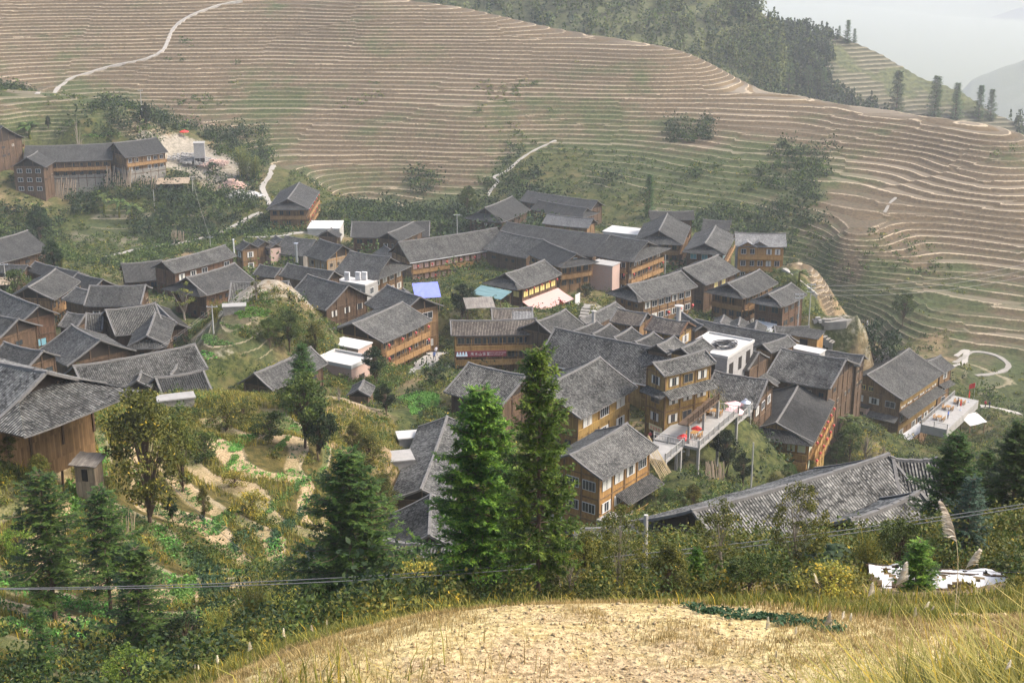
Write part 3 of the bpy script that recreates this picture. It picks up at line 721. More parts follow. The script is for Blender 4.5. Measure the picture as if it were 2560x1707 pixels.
(62.19, 301.4, -80.11, 0.5, 0.2, 0.0),
(65.98, 294.04, -80.81, 0.7, -0.1, 0.0),
(59.52, 282.4, -81.89, 0.0, 0.9, 0.0),
(63.66, 270.6, -82.61, 0.0, 0.6, 0.5),
(69.2, 267.15, -82.38, 0.0, 0.5, 0.4),
(97.96, 321.36, -105.06, 0.3, 0.6, 0.2),
(110.04, 317.8, -103.9, 0.8, 0.7, 0.05),
(114.76, 309.09, -104.92, 0.8, 0.7, 0.1),
(93.65, 293.85, -102.52, 0.3, 0.8, 0.0),
(105.45, 289.39, -103.71, 0.7, 0.8, 0.0),
(104.84, 274.34, -105.32, 0.5, 0.8, 0.0),
(92.98, 267.13, -99.99, 0.2, 0.6, 0.3),
(118.61, 278.64, -103.4, 0.5, 0.7, 0.0),
(72.06, 232.81, -96.18, 0.0, 0.8, 0.0),
(76.37, 224.08, -94.78, 0.0, 0.8, 0.0),
(-36.97, 214.73, -59.99, 0.3, 0.4, 0.55),
(-40.5, 209.98, -59.61, 0.3, 0.4, 0.55),
(-32.12, 210.89, -61.48, 0.3, 0.5, 0.6),
(-42.08, 198.73, -60.67, 0.6, 0.4, 0.8),
(-41.37, 188.9, -61.76, 0.6, 0.4, 0.7),
(-36.32, 191.77, -62.7, 0.7, 0.6, 0.0),
(-32.14, 201.65, -64.05, 0.3, 0.8, 0.0),
(-29.17, 205.34, -67.14, 0.2, 0.8, 0.0),
(-21.78, 191.5, -69.84, 0.0, 0.8, 0.0),
(-16.09, 192.19, -69.49, 0.0, 0.7, 0.2),
(-10.87, 202.94, -70.16, 0.0, 0.8, 0.0),
(-5.89, 251.16, -74.36, 0.0, 0.6, 0.3),
(16.55, 256.48, -75.94, 0.0, 0.7, 0.4),
(20.57, 249.59, -76.97, 0.0, 0.4, 0.6),
(-2.44, 279.41, -77.63, 0.0, 0.8, 0.0),
(12.07, 202.28, -71.85, 0.0, 0.5, 0.3),
(-35.52, 146.49, -53.66, 0.3, 0.4, 0.4),
(-27.03, 155.69, -57.03, 0.3, 0.1, 0.8),
(-21.11, 160.2, -58.94, 0.2, 0.3, 0.5),
(-18.74, 148.02, -57.78, 0.0, 0.4, 0.0),
(-8.15, 81.61, -41.68, 0.0, 0.7, 0.0),
(-36.01, 136.37, -51.04, 0.0, 0.7, 0.0),
(-34.8, 121.51, -47.43, 0.0, 0.7, 0.0),
(-28.13, 129.37, -51.34, 0.6, 0.6, 0.2),
(-23.92, 131.99, -52.38, 0.9, 0.5, 0.3),
(-19.17, 126.45, -51.83, 1.0, 0.4, 0.5),
(-26.9, 113.1, -48.59, 0.8, 0.5, 0.4),
(-23.95, 115.53, -49.63, 1.0, 0.5, 0.4),
(-20.3, 118.91, -51.08, 1.0, 0.4, 0.6),
(-16.49, 111.95, -50.7, 0.6, 0.5, 0.3),
(-24.82, 97.0, -45.56, 1.0, 0.4, 0.6),
(-21.87, 98.5, -46.26, 1.0, 0.5, 0.4),
(-18.2, 101.59, -48.41, 1.0, 0.5, 0.4),
(-42.15, 93.69, -39.32, 0.3, 0.6, 0.0),
(-31.55, 86.39, -41.75, 0.6, 0.5, 0.3),
(-25.76, 84.44, -42.54, 1.0, 0.5, 0.4),
(-21.28, 84.05, -43.51, 1.0, 0.5, 0.5),
(-18.37, 86.51, -44.48, 0.8, 0.5, 0.3),
(-14.41, 87.11, -44.79, 0.3, 0.7, 0.0),
(-27.32, 73.65, -39.67, 0.8, 0.4, 0.4),
(-23.83, 73.45, -40.08, 1.0, 0.4, 0.5),
(-19.39, 71.32, -39.92, 0.5, 0.6, 0.1),
(-14.75, 68.61, -38.41, 0.1, 0.7, 0.0),
(-23.51, 60.47, -35.59, 0.5, 0.7, 0.2),
(-19.58, 59.53, -35.46, 0.5, 0.7, 0.2),
(-14.64, 55.11, -33.23, 0.0, 0.8, 0.0),
(-28.68, 61.04, -35.04, 0.3, 0.6, 0.1),
(-37.36, 81.47, -39.65, 0.3, 0.6, 0.1),
(-7.54, 55.46, -31.04, 0.0, 0.6, 0.0),
(-4.86, 55.22, -29.94, 0.0, 0.6, 0.0),
(-1.04, 51.12, -27.39, 0.0, 0.5, 0.0),
(1.16, 52.97, -28.16, 0.0, 0.5, 0.0),
(3.65, 52.96, -27.97, 0.0, 0.5, 0.0),
(6.95, 52.93, -27.4, 0.0, 0.5, 0.0),
(9.84, 50.83, -26.14, 0.0, 0.5, 0.0),
(12.43, 48.49, -25.1, 0.0, 0.5, 0.0),
(13.6, 42.49, -22.59, 0.0, 0.4, 0.1),
(18.07, 45.13, -23.52, 0.0, 0.5, 0.1),
(20.98, 44.13, -22.99, 0.0, 0.5, 0.0),
(-1.82, 72.8, -37.69, 0.0, 0.6, 0.0),
(9.86, 75.5, -37.78, 0.0, 0.6, 0.0),
(17.79, 69.75, -34.9, 0.0, 0.6, 0.0),
(28.34, 75.11, -36.04, 0.0, 0.4, 0.2),
(37.07, 94.46, -42.46, 0.0, 0.5, 0.1),
(18.22, 125.8, -58.66, 0.0, 0.7, 0.0),
(25.17, 143.75, -65.58, 0.0, 0.7, 0.0),
(15.42, 135.4, -62.68, 0.0, 0.8, 0.0),
(-4.32, 24.05, -14.67, 0.0, -0.6, 0.0),
(-3.08, 25.45, -14.79, 0.0, -0.6, 0.0),
(-2.35, 26.49, -14.93, 0.0, -0.6, 0.0),
(-1.11, 27.15, -14.91, 0.0, -0.6, 0.1),
(0.17, 27.23, -14.81, 0.0, -0.7, 0.4),
(1.88, 27.18, -14.78, 0.0, -0.7, 0.4),
(3.52, 26.56, -14.58, 0.0, -0.6, 0.4),
(5.02, 25.63, -14.35, 0.0, -0.3, 0.2),
(6.39, 24.57, -14.02, 0.0, -0.3, 0.1),
(-1.34, 23.28, -14.2, 0.0, -0.6, 0.7),
(0.9, 23.29, -14.21, 0.0, -0.6, 0.7),
(3.11, 23.07, -14.08, 0.0, -0.6, 0.7),
(0.96, 25.31, -14.53, 0.0, -0.6, 0.5),
(3.29, 24.65, -14.33, 0.0, -0.6, 0.4),
(5.22, 22.65, -13.74, 0.0, -0.5, 0.3),
(6.56, 31.16, -16.78, 0.0, -0.5, 0.8),
(7.78, 30.9, -16.75, 0.0, -0.5, 0.8),
(8.45, 29.77, -16.35, 0.0, -0.5, 0.6),
(9.74, 27.51, -15.4, 0.0, 0.1, 0.1),
(10.99, 27.15, -15.2, 0.0, 0.1, 0.0),
(12.76, 26.55, -14.87, 0.0, 0.1, 0.0),
(3.21, 9.71, -6.28, 0.0, 0.0, 0.0),
(3.61, 8.72, -5.64, 0.0, 0.0, 0.0),
(4.2, 8.54, -5.52, 0.0, 0.0, 0.0),
(-7.7, 33.18, -20.98, 0.0, 0.3, 0.0),
(-11.33, 35.69, -23.1, 0.0, 0.3, 0.0),
(-15.07, 36.18, -24.09, 0.0, 0.3, 0.0),
(-18.1, 35.2, -23.44, 0.0, 0.3, 0.0),
(0.78, 19.79, -13.55, 0.0, -0.5, 0.4),
(50.22, 214.52, -90.03, 0.0, 0.8, 0.0),
(56.34, 212.21, -91.86, 0.0, 0.8, 0.0),
(56.49, 227.24, -93.14, 0.0, 0.8, 0.0),
(44.48, 199.84, -85.85, 0.0, 0.8, 0.0),
(36.07, 175.16, -80.21, 0.0, 0.8, 0.0),
(48.5, 198.2, -87.44, 0.0, 0.8, 0.0),
(65.86, 227.84, -96.37, 0.0, 0.8, 0.0),
(5.89, 250.3, -77.18, 0.0, 0.7, 0.2),
(10.35, 251.34, -76.73, 0.0, 0.6, 0.3),
(1.47, 250.58, -76.5, 0.0, 0.7, 0.2),
(20.77, 166.23, -71.13, 0.0, 0.8, 0.0),
(23.75, 168.78, -74.46, 0.0, 0.8, 0.0),
(27.52, 173.45, -75.09, 0.0, 0.8, 0.0),
(31.23, 180.07, -76.17, 0.0, 0.8, 0.0),
(17.65, 160.7, -69.57, 0.0, 0.8, 0.0),
(-15.46, 133.87, -56.18, 0.0, 0.3, 0.0),
(-14.22, 115.88, -52.48, 0.0, 0.3, 0.0),
(-15.25, 143.98, -58.07, 0.0, 0.4, 0.0),
(-12.52, 173.8, -65.05, 0.2, 0.8, 0.1),
(-9.19, 169.87, -64.67, 0.2, 0.8, 0.1),
(-14.85, 153.68, -60.99, 0.2, 0.7, 0.0),
(-12.4, 100.09, -48.71, 0.0, 0.4, 0.0),
(-29.2, 102.4, -46.03, 1.0, 0.4, 0.6),
(-32.14, 102.16, -44.56, 0.5, 0.6, 0.3),
(-35.21, 99.38, -43.35, 0.4, 0.4, 0.3),
(0.0, 0.0, -1.8, 0.0, 0.0, 0.0),
(6.0, 3.0, -2.4, 0.0, 0.0, 0.0),
(-8.0, 2.0, -4.0, 0.0, 0.0, 0.0),
(0.0, 10.0, -8.5, 0.0, -0.3, 0.2),
(-14.0, 12.0, -14.0, 0.0, 0.0, 0.0),
(20.0, 0.0, -3.0, 0.0, 0.0, 0.0),
(-30.0, 0.0, -8.0, 0.0, 0.0, 0.0),
(-120.0, 660.0, -70.0, 0.0, 1.0, 0.0),
(0.0, 650.0, -80.0, 0.0, 1.0, 0.0),
(60.0, 640.0, -90.0, 0.0, 1.0, 0.0),
(110.0, 620.0, -115.0, 0.0, 1.0, 0.0),
(150.0, 590.0, -130.0, 0.0, 1.0, 0.0),
(200.0, 540.0, -140.0, 0.0, 1.0, 0.0),
(240.0, 500.0, -140.0, 0.0, 1.0, 0.0),
(-300.0, 660.0, -50.0, 0.0, 1.0, 0.0),
(-120.0, 720.0, -120.0, 0.0, 1.0, 0.0),
(60.0, 720.0, -140.0, 0.0, 1.0, 0.0),
(200.0, 660.0, -170.0, 0.0, 1.0, 0.0),
(300.0, 560.0, -170.0, 0.0, 1.0, 0.0),
(-250.0, 720.0, -80.0, 0.0, 1.0, 0.0),
(-48.0, 232.0, -76.0, 0.0, 0.6, 0.2),
(-28.0, 240.0, -77.0, 0.0, 0.6, 0.2),
(-56.0, 185.0, -66.0, 0.0, 0.5, 0.1),
(-36.0, 172.0, -70.0, 0.0, 0.7, 0.0),
(-28.0, 176.0, -72.0, 0.0, 0.7, 0.0),
(-6.0, 34.0, -19.5, 0.0, 0.3, 0.0),
(0.0, 34.0, -19.5, 0.0, 0.3, 0.0),
(6.0, 34.0, -19.3, 0.0, 0.3, 0.0),
(-3.0, 44.0, -24.0, 0.0, 0.5, 0.0),
(6.0, 44.0, -23.6, 0.0, 0.5, 0.0),
(13.0, 40.0, -21.5, 0.0, 0.5, 0.0),
(16.0, 46.0, -24.5, 0.0, 0.5, 0.0),
(-10.0, 28.0, -19.0, 0.0, 0.3, 0.0),
(-14.0, 30.0, -23.0, 0.0, 0.4, 0.0),
(-20.0, 36.0, -28.0, 0.0, 0.6, 0.0),
(72.0, 330.0, -122.0, 0.0, 0.8, 0.0),
(60.0, 340.0, -118.0, 0.0, 0.8, 0.0),
(50.0, 350.0, -114.0, 0.0, 0.8, 0.0)]
BLD = [('b01', -62.09, 397.4, -84.26, -90.2, 22.69, 5.85, 2.65, 8.4, 1.6, 1, 400),
('b02', -31.64, 363.02, -85.25, -178.6, 20.49, 5.5, 2.75, 5.5, 0, 1, 375),
('b03', -27.85, 346.75, -82.9, -114.9, 13.3, 3.36, 1.68, 4.5, 0, 1, 352),
('b04', -15.18, 331.29, -81.04, -147.5, 27.33, 5.55, 3.61, 8.2, 0, 1, 335),
('b05', -29.3, 337.26, -86.27, -61.8, 9.79, 3.45, 1.73, 4, 0, -1, 345),
('b06', -30.03, 291.78, -75.63, -29.5, 10.51, 6.4, 3.2, 5.6, 1.2, -1, 300),
('b07', -40.95, 313.08, -78.29, -45.9, 8.53, 4.91, 2.72, 5, 0, -1, 322),
('b08', -49.93, 326.98, -80.76, -27.2, 8.8, 5.45, 2.73, 4.5, 0, -1, 338),
('b09', -61.56, 321.03, -80.25, -54.2, 3.62, 2.41, 1.31, 7.5, 0, -1, 335),
('b10', -58.71, 324.71, -80.63, -55.2, 3.81, 2.25, 1.13, 6, 0, -1, 338),
('b11', -56.16, 323.84, -81.08, -52.4, 3.55, 1.65, 0.83, 4, 0, -1, 337),
('b12', -56.33, 335.42, -82.7, -58.3, 4.51, 1.7, 0.85, 4, 0, -1, 348),
('b13', -66.51, 288.62, -74.58, -126.3, 17.42, 3.6, 1.8, 5.5, 0, 1, 300),
('b14', -78.6, 292.31, -77.42, -158.5, 8.58, 5.25, 2.63, 4, 0, 1, 312),
('b15', -55.06, 251.22, -68.17, -123.9, 12.28, 4.9, 2.45, 4.5, 1.5, 1, 262),
('b16', -42.61, 231.75, -64.87, -176.3, 9.83, 5.0, 2.5, 3, 0, 1, 245),
('b17', -34.14, 254.26, -70.83, -41.2, 11.5, 5.88, 3.41, 8.5, 0, -1, 262),
('b18', -40.41, 275.88, -74.24, -30.2, 11.87, 2.97, 1.75, 5, 0, -1, 285),
('b19', -49.9, 284.43, -76.3, -28.3, 5.65, 2.57, 1.4, 4, 0, -1, 297),
('b20', -19.45, 245.37, -70.42, -50.1, 10.29, 5.15, 2.55, 9, 0, 1, 252),
('b21', -22.61, 229.27, -69.59, -120.0, 14.69, 6.11, 2.28, 6.6, 0, 1, 235),
('b22', -3.04, 221.94, -68.55, -175.7, 14.19, 3.2, 1.5, 6.5, 0, 1, 232),
('b23', -0.05, 239.74, -71.84, -175.1, 7.36, 2.8, 1.4, 4, 0, 1, 250),
('b24', 6.36, 221.05, -67.57, -126.7, 8.32, 3.75, 1.88, 4, 0, 1, 228),
('b25', 2.55, 270.49, -72.65, -126.6, 13.09, 4.35, 2.18, 6.2, 1.8, 1, 275),
('b26', 10.31, 296.09, -75.13, -60.5, 13.73, 4.72, 2.1, 6, 1.4, -1, 300),
('b27', 25.83, 304.19, -75.27, -36.5, 9.64, 7.71, 2.81, 7.5, 1.4, -1, 312),
('b28', 10.66, 328.5, -78.86, -29.5, 27.59, 8.26, 3.21, 5, 0, -1, 332),
('b29', 2.17, 314.66, -77.12, -40.1, 12.96, 6.17, 3.0, 4, 0, -1, 320),
('b30', -3.75, 392.94, -86.56, -116.8, 17.07, 5.94, 3.34, 5, 1.4, 1, 395),
('b31', 14.86, 416.47, -89.93, -34.0, 24.95, 4.4, 2.2, 5, 0, -1, 420),
('b32', 14.4, 396.91, -88.11, -37.5, 17.28, 3.9, 1.95, 4.5, 1.2, -1, 402),
('b33', 15.75, 377.18, -87.12, -24.4, 13.61, 3.6, 1.8, 3, 0, -1, 385),
('b34', 37.28, 342.79, -80.58, -102.3, 18.81, 5.99, 2.93, 8, 1.5, 1, 345),
('b35', 40.88, 357.22, -81.13, -180.0, 11.44, 3.0, 1.5, 6, 0, 1, 368),
('b36', 47.37, 330.94, -80.85, -105.6, 18.58, 5.06, 2.08, 7, 1.5, 1, 335),
('b37', 50.87, 344.76, -80.6, 166.6, 6.86, 3.6, 1.8, 5, 0, 1, 358),
('b38', 55.8, 311.55, -75.81, 175.1, 11.39, 4.05, 2.03, 8.5, 0, 1, 325),
('b39', 40.14, 293.29, -77.63, -128.2, 14.53, 5.78, 2.58, 6.5, 0, 1, 300),
('b40', 27.98, 268.99, -74.5, -138.1, 15.59, 4.5, 2.25, 5.4, 1.5, 1, 275),
('b41', 46.71, 276.64, -76.31, -127.2, 13.48, 4.41, 2.1, 6.5, 1.5, 1, 285),
('b42', 52.19, 266.88, -76.09, -126.6, 10.1, 3.59, 1.75, 6.0, 1.4, 1, 278),
('b43', 16.52, 205.28, -66.71, 147.2, 23.45, 5.79, 3.81, 6, 0, 1, 222),
('b44', 22.56, 181.68, -61.33, -144.0, 9.63, 2.3, 1.15, 10.4, 0, 1, 190),
('b45', 7.95, 180.01, -62.94, -124.6, 14.8, 6.15, 3.08, 7.5, 0, 1, 185),
('b46', 10.34, 157.15, -63.43, -126.8, 12.43, 4.59, 1.92, 9, 0, 1, 165),
('b47', -1.92, 174.31, -60.59, 146.7, 9.14, 5.62, 2.31, 4, 0, 1, 187),
('b48', -8.52, 145.42, -60.15, -94.9, 21.12, 3.47, 1.32, 4, 0, -1, 148),
('b49', -7.43, 117.62, -54.87, -88.1, 8.86, 4.0, 2.0, 4, 0, -1, 126),
('b50', -6.99, 96.45, -47.35, 171.0, 6.5, 4, 1.8, 3, 0, 1, 108),
('b51', 39.59, 233.66, -73.55, -32.6, 17.61, 4.6, 2.3, 5, 0, -1, 245),
('b52', 43.73, 225.01, -73.08, -137.9, 6.82, 1.9, 0.95, 5, 0, 1, 238),
('b53', 37.86, 211.83, -70.55, -35.2, 2.27, 3.8, 1.9, 5, 0, -1, 226),
('b54', 49.07, 219.45, -73.64, -31.1, 11.15, 7.17, 2.77, 9, 0, -1, 235),
('b55', 58.31, 239.58, -79.96, -31.2, 8.71, 2.4, 1.2, 11, 0, -1, 258),
('b56', 34.22, 200.32, -70.62, -26.9, 8.41, 5.45, 2.73, 4.5, 0, -1, 214),
('b57', 42.55, 205.6, -76.89, -111.4, 18.63, 5.82, 2.3, 7.5, 1.5, 1, 215),
('b58', 73.88, 264.28, -90.18, -127.7, 20.2, 7.65, 3.47, 11, 0, 1, 280),
('b59', 76.08, 283.48, -95.52, -125.3, 14.98, 1.85, 0.93, 8, 0, 1, 302),
('b60', 85.94, 274.43, -92.93, -135.1, 5.27, 3.43, 1.66, 8, 0, 1, 300),
('b61', 20.54, 95.08, -41.79, -147.8, 19.11, 7.6, 3.8, 3, 0, 1, 100),
('b62', 30.45, 99.72, -41.93, 177.6, 3.35, 5.0, 2.6, 3, 0, 1, 112),
('b63', 23.88, 83.17, -38.23, -141.9, 7.09, 3.0, 1.5, 3.2, 0, 1, 92),
('b64', 7.54, 94.3, -44.94, -169.1, 6.49, 4.0, 2.0, 3, 0, 1, 104),
('b65', -38.88, 98.66, -33.42, -31.1, 13.96, 5.36, 2.38, 2.5, 3.5, -1, 106),
('b66', -78.75, 218.27, -63.82, -44.5, 13.07, 3.28, 1.91, 7.5, 0, -1, 235),
('b67', -72.43, 193.17, -59.1, -30.7, 6.96, 4.1, 2.03, 4, 0, -1, 212),
('b68', -60.88, 168.43, -55.63, -29.9, 7.0, 2.55, 1.28, 4, 0, -1, 185),
('b69', -60.0, 190.84, -60.9, -49.2, 9.4, 5.15, 2.58, 5, 0, -1, 205),
('b70', -85.76, 250.29, -69.35, -95.3, 12.53, 4.67, 2.24, 5.5, 0, 1, 268),
('b71', -90.53, 273.45, -73.46, -35.2, 13.59, 2.4, 1.2, 4, 0, -1, 292),
('b72', -79.84, 259.74, -71.66, -37.2, 7.74, 3.7, 2.06, 4, 0, -1, 278),
('b73', -65.65, 228.13, -64.51, 2.7, 9.35, 5.05, 1.93, 4.5, 0, -1, 245),
('b74', -57.68, 206.16, -61.65, -151.6, 7.63, 5.1, 2.55, 4.5, 0, 1, 222),
('b75', -63.5, 207.32, -63.02, -171.7, 2.64, 2.87, 1.85, 3, 0, 1, 226),
('b76', -53.26, 200.33, -62.6, -82.5, 11.67, 2.9, 1.45, 4, 1.2, 1, 211),
('b77', -46.2, 165.44, -55.73, 33.7, 15.42, 4.0, 2.0, 3.5, 0, -1, 183),
('b78', -109.43, 297.85, -73.34, 60.5, 13.57, 6.55, 3.28, 4, 0, -1, 330),
('b79', -99.64, 275.22, -73.42, -15.5, 6.36, 2.2, 1.1, 3, 0, -1, 300),
('b80', -155.97, 421.37, -69.5, -26.6, 12.96, 8.38, 4.69, 8, 0, 1, 450),
('b81', -134.5, 429.33, -76.87, -168.9, 25.89, 7.3, 3.65, 7, 0, 1, 458),
('b82', -114.65, 430.45, -75.7, 41.0, 14.36, 6.95, 3.48, 7, 0, -1, 455),
('b83', -141.07, 414.59, -77.1, -90.3, 10.03, 5.17, 2.79, 8.5, 0, 1, 440),
('b84', -47.46, 360.21, -86.67, -102.9, 3.32, 2.95, 1.48, 3, 0, 1, 372),
('b85', 20.11, 227.84, -68.83, 150.4, 5.65, 2.9, 1.45, 4, 0, 1, 240),
('b86', 25.12, 215.87, -66.55, -31.9, 6.42, 2.9, 1.45, 5, 0, -1, 226),
('b87', 25.71, 193.89, -63.41, -125.8, 6.24, 2.15, 1.08, 3, 0, 1, 203),
('b88', 15.14, 240.05, -72.47, -123.3, 12.59, 2.05, 1.03, 4, 0, 1, 246),
('b89', -31.62, 186.09, -63.36, 61.7, 12.95, 2.94, 1.87, 3.5, 0, -1, 204),
('b95', -70.51, 220.46, -67.04, -17.3, 3.55, 2.9, 1.45, 4, 0, -1, 240),
('b96', -75.37, 243.79, -69.82, -33.3, 6.89, 3.44, 1.3, 4, 0, -1, 262),
('b97', 30.39, 228.95, -70.61, -71.3, 8.21, 1.45, 0.73, 4, 0, -1, 238),
('b98', 38.86, 251.86, -77.66, -107.1, 5.1, 1.75, 0.88, 4, 0, 1, 264),
('b99', 41.52, 248.52, -77.19, -102.9, 5.28, 1.7, 0.85, 4, 0, 1, 261),
('b100', 44.0, 245.04, -76.73, -103.5, 5.27, 1.9, 0.95, 4, 0, 1, 258),
('b101', 51.04, 247.73, -77.75, 180.0, 6.54, 1.9, 0.95, 3.5, 0, 1, 264),
('b102', -20.48, 181.31, -65.33, -95.8, 3.93, 1.6, 0.8, 3, 0, 1, 192),
('b103', -44.76, 160.92, -56.94, -85.3, 3.17, 1.55, 0.78, 1.2, 0, 1, 175),
('b104', -41.36, 164.22, -57.16, -91.8, 3.81, 1.85, 0.93, 1.2, 0, 1, 177),
('b105', -38.51, 155.52, -54.67, 28.6, 5.77, 3.2, 1.6, 2.6, 0, -1, 170),
('b106', -19.16, 254.08, -73.32, -67.7, 6.88, 1.2, 0.6, 4, 0, 1, 262),
('b107', -54.52, 215.16, -65.56, -61.4, 11.74, 2.12, 1.03, 3.5, 0, 1, 226),
('b90', 11.7, 217.94, -68.37, -126.2, 6.81, 1.95, 0.98, 4, 0, 1, 226),
('b91', 14.14, 215.71, -68.16, -119.9, 6.24, 1.9, 0.95, 4, 0, 1, 224),
('b92', 17.24, 211.46, -67.41, -121.6, 6.18, 1.95, 0.98, 4, 0, 1, 220),
('b93', 20.19, 206.96, -66.74, -125.1, 5.79, 2.07, 0.89, 4, 0, 1, 216),
('b94', 22.96, 202.65, -65.93, -124.0, 5.55, 2.0, 1.0, 4, 0, 1, 212)]
